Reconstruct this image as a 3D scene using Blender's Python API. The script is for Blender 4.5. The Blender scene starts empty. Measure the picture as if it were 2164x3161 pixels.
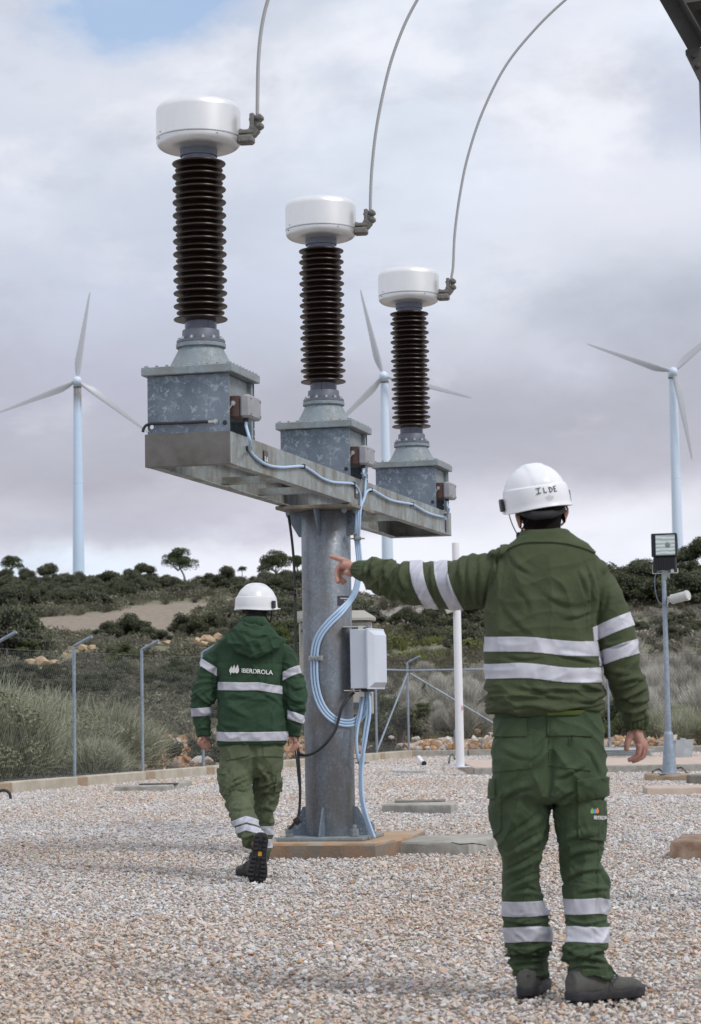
import bpy, bmesh, math, random
import numpy as np
from mathutils import Vector, Matrix
from mathutils.bvhtree import BVHTree
SC = bpy.context.scene
COL = SC.collection
rad = math.radians

# ---------------------------------------------------------------- camera
PITCH = math.atan(610 / 7000); ROLL = rad(1.0); FPX = 7000.0
CAM = np.array([0.0, 0.0, 1.0])
_f = np.array([0, math.cos(PITCH), math.sin(PITCH)])
_u0 = np.array([0, -math.sin(PITCH), math.cos(PITCH)])
_r0 = np.array([1.0, 0, 0])
_R = math.cos(ROLL) * _r0 - math.sin(ROLL) * _u0
_U = math.cos(ROLL) * _u0 + math.sin(ROLL) * _r0
cd = bpy.data.cameras.new('camera'); cam = bpy.data.objects.new('camera', cd); COL.objects.link(cam)
cd.sensor_fit = 'VERTICAL'; cd.sensor_height = 36.0; cd.sensor_width = 24.0
cd.lens = FPX / 3161 * 36.0
cd.clip_start = 0.1; cd.clip_end = 6000
cam.matrix_world = Matrix(((_R[0], _U[0], -_f[0], 0), (_R[1], _U[1], -_f[1], 0), (_R[2], _U[2], -_f[2], 1.0), (0, 0, 0, 1)))
cd.dof.use_dof = True; cd.dof.focus_distance = 14.0; cd.dof.aperture_fstop = 9.0
SC.camera = cam
SC.view_settings.view_transform = 'Standard'; SC.view_settings.look = 'None'
SC.view_settings.gamma = 1.0; SC.view_settings.exposure = 0.0

# ---------------------------------------------------------------- sun and sky
SUN_EL, SUN_AZ = rad(46), rad(128)     # azimuth clockwise from +Y (behind and to the right of the camera)
sd = bpy.data.lights.new('sun', 'SUN'); sun = bpy.data.objects.new('sun', sd); COL.objects.link(sun)
sd.energy = 1.9; sd.angle = rad(17); sd.color = (1.0, 0.965, 0.92)
_sv = Vector((math.sin(SUN_AZ) * math.cos(SUN_EL), math.cos(SUN_AZ) * math.cos(SUN_EL), math.sin(SUN_EL)))
sun.rotation_euler = _sv.to_track_quat('Z', 'Y').to_euler()
sun.location = (20, -20, 30)

W = bpy.data.worlds.new('World'); SC.world = W; W.use_nodes = True
def ray(px, py): return _f + _R * (px - 1082) / FPX + _U * (1580.5 - py) / FPX
def at(px, py, Y):
    d = ray(px, py); return CAM + d * (Y / d[1])
def onz(px, py, z):
    d = ray(px, py); return CAM + d * ((z - 1.0) / d[2])
def onplane(px, py, p0, n):
    d = ray(px, py); p0 = np.array(p0); n = np.array(n)
    return CAM + d * (((p0 - CAM) @ n) / (d @ n))

def build_sky():
    nt = W.node_tree; N = nt.nodes; L = nt.links; N.clear()
    out = N.new('ShaderNodeOutputWorld'); bg = N.new('ShaderNodeBackground'); bg.inputs[1].default_value = 0.1
    L.new(bg.outputs[0], out.inputs[0])
    sky = N.new('ShaderNodeTexSky'); sky.sky_type = 'NISHITA'; sky.sun_disc = False
    sky.sun_elevation = SUN_EL; sky.sun_rotation = SUN_AZ
    tc = N.new('ShaderNodeTexCoord')
    sep = N.new('ShaderNodeSeparateXYZ'); L.new(tc.outputs['Generated'], sep.inputs[0])
    def math_(op, a, b=None, clamp=False):
        m = N.new('ShaderNodeMath'); m.operation = op; m.use_clamp = clamp
        for i, v in enumerate((a, b)):
            if v is None: continue
            if isinstance(v, (int, float)): m.inputs[i].default_value = v
            else: L.new(v, m.inputs[i])
        return m.outputs[0]
    def mixc(f, a, b):
        m = N.new('ShaderNodeMix'); m.data_type = 'RGBA'
        for s, v in ((m.inputs[0], f), (m.inputs[6], a), (m.inputs[7], b)):
            if isinstance(v, (int, float)): s.default_value = v
            elif isinstance(v, tuple): s.default_value = (*v, 1)
            else: L.new(v, s)
        return m.outputs[2]
    def noise(scale, detail, rough, zs, off, dist=0.0):
        mp = N.new('ShaderNodeMapping'); mp.inputs['Scale'].default_value = (1, 1, zs); mp.inputs['Location'].default_value = off
        L.new(tc.outputs['Generated'], mp.inputs[0])
        n = N.new('ShaderNodeTexNoise'); n.inputs['Scale'].default_value = scale; n.inputs['Detail'].default_value = detail
        n.inputs['Roughness'].default_value = rough; n.inputs['Distortion'].default_value = dist
        L.new(mp.outputs[0], n.inputs['Vector']); return n.outputs[0]
    def blob(px, py, wpx, hpx, power=1.0):
        # a soft patch of cloud in a fixed direction of the sky (elliptic in azimuth / elevation)
        d = ray(px, py); d = d / np.linalg.norm(d)
        dx = math_('MULTIPLY', math_('SUBTRACT', math_('ADD', sep.outputs[0], math_('MULTIPLY', wob, 0.02)), float(d[0])), FPX / wpx)
        dz = math_('MULTIPLY', math_('SUBTRACT', math_('ADD', sep.outputs[2], math_('MULTIPLY', wob2, 0.02)), float(d[2])), FPX / hpx)
        q = math_('ADD', math_('MULTIPLY', dx, dx), math_('MULTIPLY', dz, dz))
        g = math_('POWER', 2.718, math_('MULTIPLY', q, -1.0))
        front = math_('GREATER_THAN', sep.outputs[1], 0.0)
        return math_('MULTIPLY', math_('MULTIPLY', g, front), power)
    wob = math_('SUBTRACT', noise(11, 6, 0.6, 2.0, (3, 1, 7)), 0.5)
    wob2 = math_('SUBTRACT', noise(9, 6, 0.6, 1.6, (9, 4, 2)), 0.5)
    wob = math_('MULTIPLY', wob, 3.2); wob2 = math_('MULTIPLY', wob2, 2.4)
    # cloud tone by elevation
    ramp = N.new('ShaderNodeValToRGB'); el = ramp.color_ramp
    zz = math_('ADD', sep.outputs[2], math_('MULTIPLY', wob2, 0.016))
    L.new(math_('MULTIPLY', zz, 1.0 / 0.4), ramp.inputs[0])
    stops = [(0.0, (0.70, 0.75, 0.85)), (0.062, (0.76, 0.78, 0.86)), (0.082, (0.61, 0.62, 0.69)), (0.108, (0.455, 0.457, 0.525)),
             (0.140, (0.475, 0.485, 0.56)), (0.18, (0.53, 0.57, 0.67)), (0.23, (0.61, 0.66, 0.76)), (0.30, (0.72, 0.76, 0.85)), (0.40, (0.75, 0.79, 0.87))]
    stops = [(e / 0.4, c) for e, c in [(s[0], s[1]) for s in stops] if e / 0.4 <= 1.0] + [(1.0, (0.80, 0.83, 0.90))]
    while len(el.elements) > 1: el.elements.remove(el.elements[-1])
    el.elements[0].position = stops[0][0]; el.elements[0].color = (*stops[0][1], 1)
    for p, c in stops[1:]:
        e = el.elements.new(p); e.color = (*c, 1)
    c = ramp.outputs[0]
    n1 = noise(7.5, 8, 0.55, 2.2, (0.3, 2.1, 0.9), 0.3)
    m = N.new('ShaderNodeMapRange'); m.inputs[1].default_value = 0.3; m.inputs[2].default_value = 0.7
    m.inputs[3].default_value = 0.84; m.inputs[4].default_value = 1.16; L.new(n1, m.inputs[0])
    vm = N.new('ShaderNodeVectorMath'); vm.operation = 'SCALE'; L.new(c, vm.inputs[0]); L.new(m.outputs[0], vm.inputs['Scale'])
    c = vm.outputs[0]
    white, lilac, grey = (0.86, 0.88, 0.95), (0.78, 0.79, 0.88), (0.47, 0.49, 0.60)
    for (px, py, w, h, col, k) in SKY_BLOBS:
        c = mixc(blob(px, py, w, h, k), c, col)
    # billows with crisper edges, brighter and darker
    def step(x, a, b_, k):
        r = N.new('ShaderNodeMapRange'); r.interpolation_type = 'SMOOTHSTEP'; r.inputs[1].default_value = a; r.inputs[2].default_value = b_; r.inputs[4].default_value = k; L.new(x, r.inputs[0]); return r.outputs[0]
    elv = step(sep.outputs[2], 0.13, 0.24, 1.0)
    c = mixc(math_('MULTIPLY', step(noise(9.0, 9, 0.56, 1.7, (4.2, 0.3, 1.9), 0.2), 0.50, 0.66, 0.75), elv), c, (0.86, 0.87, 0.93))
    c = mixc(math_('MULTIPLY', step(noise(7.0, 9, 0.56, 1.6, (7.7, 3.3, 0.2), 0.2), 0.47, 0.62, 0.75), elv), c, (0.55, 0.60, 0.71))
    c = mixc(step(noise(14, 9, 0.58, 2.0, (2.2, 8.3, 5.2), 0.2), 0.52, 0.70, 0.30), c, (0.78, 0.78, 0.86))
    c = mixc(step(noise(12, 9, 0.58, 2.2, (5.2, 1.3, 8.2), 0.2), 0.52, 0.72, 0.32), c, (0.42, 0.425, 0.50))
    # the gap of blue sky
    gap = math_('MULTIPLY', blob(440, -10, 350, 160, 1.55), math_('ADD', 0.0, math_('MULTIPLY', noise(22, 8, 0.6, 1.6, (1, 5, 3)), 1.9)))
    gap = math_('SUBTRACT', gap, 0.35, True)
    gap = math_('MULTIPLY', gap, 1.5, True)
    c10 = N.new('ShaderNodeVectorMath'); c10.operation = 'SCALE'; L.new(c, c10.inputs[0]); c10.inputs['Scale'].default_value = 10.7
    # high above the picture the overcast is brighter
    hi = N.new('ShaderNodeMapRange'); hi.inputs[1].default_value = 0.4; hi.inputs[2].default_value = 0.9; hi.inputs[3].default_value = 10.8; hi.inputs[4].default_value = 12.5
    L.new(sep.outputs[2], hi.inputs[0]); L.new(hi.outputs[0], c10.inputs['Scale'])
    bl = N.new('ShaderNodeVectorMath'); bl.operation = 'SCALE'; L.new(sky.outputs[0], bl.inputs[0]); bl.inputs['Scale'].default_value = 1.0
    blue = mixc(0.75, bl.outputs[0], (4.2, 6.0, 8.9))
    fin = mixc(math_('MULTIPLY', gap, 0.82), c10.outputs[0], blue)
    L.new(fin, bg.inputs[0])
_wh, _li, _gr, _mv = (0.88, 0.90, 0.96), (0.76, 0.78, 0.86), (0.47, 0.50, 0.60), (0.41, 0.415, 0.50)
SKY_BLOBS = [(100, 260, 560, 260, (0.98, 0.98, 1.0), 0.95), (560, 270, 330, 150, (0.95, 0.96, 1.0), 0.75), (0, 560, 500, 170, _li, 0.45), (1700, 300, 260, 330, _li, 0.5),
             (1300, 150, 260, 200, (0.62, 0.69, 0.80), 0.6), (2100, 620, 420, 190, _li, 0.75), (1500, 760, 500, 150, _li, 0.35),
             (2110, 330, 200, 130, (0.56, 0.58, 0.74), 0.6), (100, 900, 420, 130, (0.54, 0.58, 0.70), 0.5), (750, 900, 420, 200, (0.55, 0.60, 0.73), 0.5),
             (300, 1180, 420, 160, (0.47, 0.49, 0.61), 0.6), (1150, 1330, 500, 160, _mv, 0.55), (350, 1620, 520, 70, (0.50, 0.50, 0.60), 0.6),
             (900, 1600, 420, 60, (0.47, 0.46, 0.57), 0.7), (150, 1745, 520, 55, (0.76, 0.86, 0.99), 0.9), (1100, 1710, 600, 70, (0.88, 0.89, 0.96), 0.85), (1850, 1600, 330, 90, (0.86, 0.87, 0.94), 0.9),
             (1500, 1560, 260, 90, (0.70, 0.71, 0.81), 0.4), (1730, 1130, 160, 100, (0.60, 0.63, 0.74), 0.6)]
build_sky()

# ---------------------------------------------------------------- materials
MATS = {}
def new_mat(name):
    m = bpy.data.materials.new(name); m.use_nodes = True
    nt = m.node_tree; b = nt.nodes['Principled BSDF']; MATS[name] = m
    return m, nt, b
def nd(nt, t, **kw):
    n = nt.nodes.new(t)
    for k, v in kw.items():
        if k in n.inputs: 
            s = n.inputs[k]
            s.default_value = v
        else: setattr(n, k, v)
    return n
def simple(name, col, rough=0.6, metal=0.0, var=0.12, scale=8.0, bump=0.0, bscale=60.0, spec=0.5, col2=None, detail=6.0, stretch=(1, 1, 1), rvar=0.0, lo=0.35, hi=0.65):
    """principled paint / stone / cloth with a large-scale tone drift and an optional fine bump"""
    m, nt, b = new_mat(name); L = nt.links
    b.inputs['Roughness'].default_value = rough; b.inputs['Metallic'].default_value = metal
    b.inputs['Specular IOR Level'].default_value = spec
    tc = nd(nt, 'ShaderNodeTexCoord'); mp = nd(nt, 'ShaderNodeMapping'); mp.inputs['Scale'].default_value = stretch
    L.new(tc.outputs['Object'], mp.inputs[0])
    n = nd(nt, 'ShaderNodeTexNoise', Scale=scale, Detail=detail, Roughness=0.6); L.new(mp.outputs[0], n.inputs['Vector'])
    r = nd(nt, 'ShaderNodeMapRange'); r.inputs[1].default_value = lo; r.inputs[2].default_value = hi
    L.new(n.outputs[0], r.inputs[0])
    mx = nd(nt, 'ShaderNodeMix', data_type='RGBA')
    c1 = tuple(x * (1 - var) for x in col); c2 = col2 or tuple(min(1, x * (1 + var)) for x in col)
    if col2: c1 = col
    mx.inputs[6].default_value = (*c1, 1); mx.inputs[7].default_value = (*c2, 1)
    L.new(r.outputs[0], mx.inputs[0]); L.new(mx.outputs[2], b.inputs['Base Color'])
    if rvar:
        rr = nd(nt, 'ShaderNodeMapRange'); rr.inputs[3].default_value = max(0.02, rough - rvar); rr.inputs[4].default_value = min(1, rough + rvar)
        L.new(n.outputs[0], rr.inputs[0]); L.new(rr.outputs[0], b.inputs['Roughness'])
    if bump:
        n2 = nd(nt, 'ShaderNodeTexNoise', Scale=bscale, Detail=5.0, Roughness=0.6); L.new(mp.outputs[0], n2.inputs['Vector'])
        bp = nd(nt, 'ShaderNodeBump'); bp.inputs['Strength'].default_value = bump; bp.inputs['Distance'].default_value = 0.01
        L.new(n2.outputs[0], bp.inputs['Height']); L.new(bp.outputs[0], b.inputs['Normal'])
    return m

def galvanised(name, dark, light, scale=22, metal=0.55, rough=0.42, stain=None, contrast=1.0):
    """hot-dip zinc: crystal spangles, dull patches, a little staining"""
    m, nt, b = new_mat(name); L = nt.links
    tc = nd(nt, 'ShaderNodeTexCoord')
    wn = nd(nt, 'ShaderNodeTexNoise', Scale=scale * 0.6, Detail=3.0); L.new(tc.outputs['Object'], wn.inputs['Vector'])
    add = nd(nt, 'ShaderNodeVectorMath', operation='MULTIPLY_ADD'); L.new(wn.outputs['Color'], add.inputs[0]); add.inputs[1].default_value = (0.06,) * 3
    L.new(tc.outputs['Object'], add.inputs[2])
    v = nd(nt, 'ShaderNodeTexVoronoi', Scale=scale); v.inputs['Randomness'].default_value = 1.0; L.new(add.outputs[0], v.inputs['Vector'])
    sp = nd(nt, 'ShaderNodeSeparateColor'); L.new(v.outputs['Color'], sp.inputs[0])
    v2 = nd(nt, 'ShaderNodeTexVoronoi', Scale=scale * 2.7); L.new(add.outputs[0], v2.inputs['Vector'])
    sp2 = nd(nt, 'ShaderNodeSeparateColor'); L.new(v2.outputs['Color'], sp2.inputs[0])
    a = nd(nt, 'ShaderNodeMath', operation='MULTIPLY'); L.new(sp.outputs[0], a.inputs[0]); L.new(sp2.outputs[0], a.inputs[1])
    pw = nd(nt, 'ShaderNodeMath', operation='POWER'); L.new(a.outputs[0], pw.inputs[0]); pw.inputs[1].default_value = 1.5 / contrast
    big = nd(nt, 'ShaderNodeTexNoise', Scale=2.3, Detail=5.0, Roughness=0.6); L.new(tc.outputs['Object'], big.inputs['Vector'])
    br = nd(nt, 'ShaderNodeMapRange'); br.inputs[1].default_value = 0.35; br.inputs[2].default_value = 0.7; br.inputs[3].default_value = 0.0; br.inputs[4].default_value = 0.5
    L.new(big.outputs[0], br.inputs[0])
    ad = nd(nt, 'ShaderNodeMath', operation='ADD', use_clamp=True); L.new(pw.outputs[0], ad.inputs[0]); L.new(br.outputs[0], ad.inputs[1])
    mx = nd(nt, 'ShaderNodeMix', data_type='RGBA'); mx.inputs[6].default_value = (*dark, 1); mx.inputs[7].default_value = (*light, 1)
    L.new(ad.outputs[0], mx.inputs[0]); colr = mx.outputs[2]
    if stain:
        mp = nd(nt, 'ShaderNodeMapping'); mp.inputs['Scale'].default_value = (1, 1, 0.35); L.new(tc.outputs['Object'], mp.inputs[0])
        sn = nd(nt, 'ShaderNodeTexNoise', Scale=6.5, Detail=7.0, Roughness=0.65); L.new(mp.outputs[0], sn.inputs['Vector'])
        sr = nd(nt, 'ShaderNodeMapRange'); sr.inputs[1].default_value = 0.42; sr.inputs[2].default_value = 0.66; sr.inputs[4].default_value = stain[1]
        L.new(sn.outputs[0], sr.inputs[0])
        m2 = nd(nt, 'ShaderNodeMix', data_type='RGBA'); L.new(sr.outputs[0], m2.inputs[0]); L.new(colr, m2.inputs[6]); m2.inputs[7].default_value = (*stain[0], 1)
        colr = m2.outputs[2]
    L.new(colr, b.inputs['Base Color'])
    b.inputs['Metallic'].default_value = metal
    rr = nd(nt, 'ShaderNodeMapRange'); rr.inputs[3].default_value = rough + 0.14; rr.inputs[4].default_value = rough - 0.1
    L.new(sp.outputs[1], rr.inputs[0]); L.new(rr.outputs[0], b.inputs['Roughness'])
    bn = nd(nt, 'ShaderNodeTexNoise', Scale=40.0, Detail=4.0); L.new(tc.outputs['Object'], bn.inputs['Vector'])
    bp = nd(nt, 'ShaderNodeBump'); bp.inputs['Strength'].default_value = 0.12; bp.inputs['Distance'].default_value = 0.01
    L.new(bn.outputs[0], bp.inputs['Height']); L.new(bp.outputs[0], b.inputs['Normal'])
    return m

# ---------------------------------------------------------------- numpy noise
_rs = np.random.RandomState(7)
_perm = np.concatenate([_rs.permutation(256)] * 2)
_grad = _rs.normal(size=(256, 3)); _grad /= np.linalg.norm(_grad, axis=1)[:, None]
def pnoise(p):
    p = np.asarray(p, float); i = np.floor(p).astype(int); f = p - i; i &= 255
    w = f * f * f * (f * (f * 6 - 15) + 10); out = 0
    for dx in (0, 1):
        for dy in (0, 1):
            for dz in (0, 1):
                h = _perm[_perm[_perm[(i[:, 0] + dx) & 255] + ((i[:, 1] + dy) & 255)] + ((i[:, 2] + dz) & 255)]
                g = _grad[h]; d = f - np.array([dx, dy, dz])
                wt = (w[:, 0] if dx else 1 - w[:, 0]) * (w[:, 1] if dy else 1 - w[:, 1]) * (w[:, 2] if dz else 1 - w[:, 2])
                out = out + wt * (g * d).sum(1)
    return out * 1.6
def fbm(p, o=4):
    a, s, r = 1.0, 1.0, 0
    for k in range(o): r = r + a * pnoise(np.asarray(p) * s + k * 17.3); a *= 0.5; s *= 2.03
    return r

# ---------------------------------------------------------------- mesh building
class MB:
    def __init__(s): s.v = []; s.f = []; s.n = 0
    def add(s, vs, fs):
        vs = np.asarray(vs, float).reshape(-1, 3); s.v.append(vs); k = s.n
        s.f += [tuple(i + k for i in q) for q in fs]; s.n += len(vs); return s
    def box(s, c, size, ax=None, bev=0.0):
        """axis-aligned box (or along the axes ax = 3 vectors), with optional chamfered edges"""
        h = np.asarray(size, float) / 2; A = np.eye(3) if ax is None else np.asarray(ax, float)
        if bev <= 0:
            pts = np.array([[x, y, z] for z in (-1, 1) for y in (-1, 1) for x in (-1, 1)], float) * h
            return s.add(np.asarray(c) + pts @ A, [(0, 2, 3, 1), (4, 5, 7, 6), (0, 1, 5, 4), (2, 6, 7, 3), (0, 4, 6, 2), (1, 3, 7, 5)])
        b = min(bev, h.min() * 0.9); rings = []
        def rect(hx, hy, z, ch):
            return [(-hx + ch, -hy, z), (hx - ch, -hy, z), (hx, -hy + ch, z), (hx, hy - ch, z), (hx - ch, hy, z), (-hx + ch, hy, z), (-hx, hy - ch, z), (-hx, -hy + ch, z)]
        r = [rect(h[0] - b, h[1] - b, -h[2], b * .4), rect(h[0], h[1], -h[2] + b, b), rect(h[0], h[1], h[2] - b, b), rect(h[0] - b, h[1] - b, h[2], b * .4)]
        fs = [tuple(reversed(range(8)))]
        for k in range(3):
            for j in range(8): fs.append((k * 8 + j, k * 8 + (j + 1) % 8, (k + 1) * 8 + (j + 1) % 8, (k + 1) * 8 + j))
        fs.append(tuple(range(24, 32)))
        return s.add(np.asarray(c) + np.array(sum(r, [])) @ A, fs)
    def lathe(s, prof, c=(0, 0, 0), n=32, ax=None, cap=True):
        """prof: (r, z) from bottom to top"""
        A = np.eye(3) if ax is None else np.asarray(ax, float); a = np.arange(n) * 2 * math.pi / n
        pts = []
        for r, z in prof: pts.append(np.stack([r * np.cos(a), r * np.sin(a), np.full(n, z)], 1))
        fs = []
        for k in range(len(prof) - 1):
            for j in range(n): fs.append((k * n + j, k * n + (j + 1) % n, (k + 1) * n + (j + 1) % n, (k + 1) * n + j))
        if cap: fs.append(tuple(reversed(range(n)))); fs.append(tuple(range((len(prof) - 1) * n, len(prof) * n)))
        return s.add(np.asarray(c) + np.concatenate(pts) @ A, fs)
    def tube(s, pts, r, n=10, cap=True, flat=None, up=(0, 0, 1)):
        """tube through points; r scalar or list; flat = ratio of the second half-axis (scalar or list)"""
        P = np.asarray(pts, float); m = len(P); R = np.full(m, r, float) if np.isscalar(r) else np.asarray(r, float)
        Fl = np.ones(m) if flat is None else (np.full(m, flat, float) if np.isscalar(flat) else np.asarray(flat, float))
        T = np.gradient(P, axis=0); T /= np.linalg.norm(T, axis=1)[:, None] + 1e-12
        u = np.asarray(up, float); a = np.arange(n) * 2 * math.pi / n; vs = []
        x = np.cross(u, T[0]); 
        if np.linalg.norm(x) < 1e-3: x = np.cross((1, 0.3, 0), T[0])
        x /= np.linalg.norm(x)
        for k in range(m):
            x = x - T[k] * (x @ T[k]); x /= np.linalg.norm(x); y = np.cross(T[k], x)
            vs.append(P[k] + R[k] * (np.cos(a)[:, None] * x + Fl[k] * np.sin(a)[:, None] * y))
        fs = []
        for k in range(m - 1):
            for j in range(n): fs.append((k * n + j, k * n + (j + 1) % n, (k + 1) * n + (j + 1) % n, (k + 1) * n + j))
        if cap: fs.append(tuple(reversed(range(n)))); fs.append(tuple(range((m - 1) * n, m * n)))
        return s.add(np.concatenate(vs), fs)
    def prism(s, poly, depth):
        """poly: 3D points of a planar outline, depth: vector"""
        P = np.asarray(poly, float); n = len(P); Q = P + np.asarray(depth, float)
        nrm = sum((np.cross(P[i], P[(i + 1) % n]) for i in range(n)), np.zeros(3))
        ks = list(range(n))
        if nrm @ np.asarray(depth, float) > 0: fs = [tuple(reversed(ks)), tuple(k + n for k in ks)] + [(i, (i + 1) % n, (i + 1) % n + n, i + n) for i in ks]
        else: fs = [tuple(ks), tuple(reversed([k + n for k in ks]))] + [((i + 1) % n, i, i + n, (i + 1) % n + n) for i in ks]
        return s.add(np.concatenate([P, Q]), fs)
    def rings(s, R, cap=True):
        n = len(R[0]); m = len(R); fs = []
        for k in range(m - 1):
            for j in range(n): fs.append((k * n + j, k * n + (j + 1) % n, (k + 1) * n + (j + 1) % n, (k + 1) * n + j))
        if cap: fs.append(tuple(reversed(range(n)))); fs.append(tuple(range((m - 1) * n, m * n)))
        return s.add(np.concatenate([np.asarray(r, float) for r in R]), fs)
    def ell(s, c, r, n=16, m=10, ax=None):
        pr = [(math.sin(math.pi * k / m) , -math.cos(math.pi * k / m)) for k in range(m + 1)]
        pr[0] = (1e-3, -1); pr[-1] = (1e-3, 1)
        A = np.eye(3) if ax is None else np.asarray(ax, float)
        A = A * np.asarray(r, float)[:, None]
        return s.lathe(pr, c, n, A)
    def mesh(s, name='m'):
        me = bpy.data.meshes.new(name); me.from_pydata(np.concatenate(s.v).tolist(), [], s.f); me.update(); return me

BASE = {}
def _smooth(me, ang=40):
    me.polygons.foreach_set('use_smooth', [True] * len(me.polygons))
    if ang is not None and ang < 180:
        try: me.set_sharp_from_angle(angle=rad(ang))
        except Exception: pass
def link(name, src, mat, parent=None, base=None, smooth=40, rotz=None):
    """one mesh object from world coordinates; a child keeps its coordinates relative to its parent's base"""
    me = src.mesh(name) if isinstance(src, MB) else src
    o = bpy.data.objects.new(name, me); COL.objects.link(o)
    if mat is not None:
        for mm in (mat if isinstance(mat, (list, tuple)) else [mat]): me.materials.append(mm)
    pb = np.array(BASE[parent.name]) if parent is not None else np.zeros(3)
    b = np.array(base, float) if base is not None else (pb if parent is not None else np.zeros(3))
    if parent is not None and base is None: b = pb
    me.transform(Matrix.Translation(-Vector(b)))
    if parent is not None: o.parent = parent
    o.location = Vector(b - pb)
    BASE[o.name] = b
    if smooth is not None: _smooth(me, smooth)
    return o
def tag(o, label=None, cat=None, group=None, kind=None):
    if label: o['label'] = label
    if cat: o['category'] = cat
    if group: o['group'] = group
    if kind: o['kind'] = kind
    return o
def thing(name, base, label, cat, group=None):
    o = bpy.data.objects.new(name, None); COL.objects.link(o); o.location = base; BASE[o.name] = np.array(base, float)
    o.empty_display_size = 0.2
    return tag(o, label, cat, group)
def struct(name, src, mat, smooth=40, base=None):
    return tag(link(name, src, mat, base=base, smooth=smooth), kind='structure')
def copy_tree(o, parent=None):
    c = o.copy(); COL.objects.link(c); c.parent = parent
    for ch in list(o.children): copy_tree(ch, c)
    return c
def spline(P, k=8):
    """Catmull-Rom through points"""
    P = np.asarray(P, float); Q = np.vstack([2 * P[0] - P[1], P, 2 * P[-1] - P[-2]]); out = []
    for i in range(1, len(Q) - 2):
        for t in np.arange(k) / k:
            a, b, c, d = Q[i - 1], Q[i], Q[i + 1], Q[i + 2]
            out.append(0.5 * ((2 * b) + (-a + c) * t + (2 * a - 5 * b + 4 * c - d) * t * t + (-a + 3 * b - 3 * c + d) * t ** 3))
    out.append(P[-1]); return np.array(out)
def text_mesh(txt, size, font_bold=0.0, shear=0.0, spacing=1.0, extrude=0.0):
    cu = bpy.data.curves.new('txt', 'FONT'); cu.body = txt; cu.size = size; cu.offset = font_bold; cu.shear = shear; cu.space_character = spacing
    cu.extrude = extrude; cu.align_x = 'LEFT'; cu.resolution_u = 3
    o = bpy.data.objects.new('txt', cu); COL.objects.link(o)
    dg = bpy.context.evaluated_depsgraph_get(); dg.update()
    me = bpy.data.meshes.new_from_object(o.evaluated_get(dg)); bpy.data.objects.remove(o); bpy.data.curves.remove(cu)
    return me
# ================================================================ materials of the apparatus
M_spangle = galvanised('zinc_spangle', (0.10, 0.13, 0.165), (0.30, 0.35, 0.41), 26, 0.3, 0.52, contrast=0.7)
M_zinc = galvanised('zinc_smooth', (0.20, 0.245, 0.27), (0.31, 0.355, 0.375), 30, 0.2, 0.58, ((0.20, 0.19, 0.165), 0.5))
M_beam = galvanised('zinc_stained', (0.24, 0.27, 0.275), (0.36, 0.39, 0.385), 16, 0.15, 0.58, ((0.15, 0.13, 0.095), 0.85))
M_beamend = simple('zinc_dull_brown', (0.10, 0.092, 0.082), 0.5, 0.35, scale=5, col2=(0.17, 0.165, 0.155), bump=0.06)
M_rusty = simple('zinc_rusty_edge', (0.15, 0.12, 0.09), 0.6, 0.2, scale=9, col2=(0.25, 0.22, 0.18), bump=0.1)
M_column = galvanised('zinc_column', (0.15, 0.175, 0.205), (0.31, 0.35, 0.40), 70, 0.5, 0.42, ((0.15, 0.135, 0.12), 0.8))
M_alu = simple('brushed_aluminium', (0.76, 0.76, 0.76), 0.38, 0.65, 0.05, 3, stretch=(1, 1, 0.4), rvar=0.06)
M_alubase = simple('brushed_aluminium_base', (0.64, 0.65, 0.66), 0.38, 0.7, 0.06, 5, rvar=0.05)
M_cast = simple('cast_clamp', (0.17, 0.165, 0.15), 0.55, 0.4, 0.15, 20, bump=0.15)
M_glaze = simple('brown_glaze', (0.020, 0.009, 0.006), 0.36, 0.0, 0.25, 30, spec=0.45)
M_glazesilver = simple('grey_glaze_neck', (0.10, 0.105, 0.13), 0.16, 0.6, 0.2, 12)
M_flange = simple('blue_grey_flange', (0.135, 0.15, 0.185), 0.5, 0.3, 0.12, 14, bump=0.1)
M_dark = simple('dark_rubber', (0.018, 0.018, 0.019), 0.5, 0.0, 0.2, 12)
M_steel = simple('bright_steel', (0.50, 0.50, 0.49), 0.38, 0.8, 0.1, 20)
M_jbbrown = simple('brown_resin', (0.085, 0.045, 0.036), 0.45, 0.0, 0.15, 12)
M_jbgrey = simple('grey_cast_box', (0.30, 0.30, 0.32), 0.5, 0.2, 0.1, 12, bump=0.05)
M_cableblue = simple('pale_blue_cable', (0.40, 0.54, 0.72), 0.42, 0.0, 0.06, 5)
M_cab = simple('light_grey_paint', (0.56, 0.60, 0.68), 0.42, 0.0, 0.05, 3, bump=0.02)
M_beige = simple('beige_polyester', (0.50, 0.49, 0.44), 0.5, 0.0, 0.06, 3, bump=0.03)
M_wire = simple('stranded_aluminium', (0.34, 0.34, 0.34), 0.5, 0.4, 0.1, 30)
M_label = simple('dark_label', (0.045, 0.04, 0.05), 0.4, 0.0, 0.1, 10)
M_white = simple('white_print', (0.75, 0.75, 0.75), 0.5, 0.0, 0.02, 10)

cA, cB = np.array([-0.875, 13.396, 0.0]), np.array([0.519, 18.731, 0.0])
cM = (cA + cB) / 2
u = (cB - cA) / np.linalg.norm(cB - cA); v = np.array([u[1], -u[0], 0.0]); zv = np.array([0, 0, 1.0])
AX = [v, u, zv]
BZ0, BZ1 = 2.434, 2.624
def L(c, a, b, z): return c + v * a + u * b + zv * z       # lateral, along the beam, height

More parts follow.
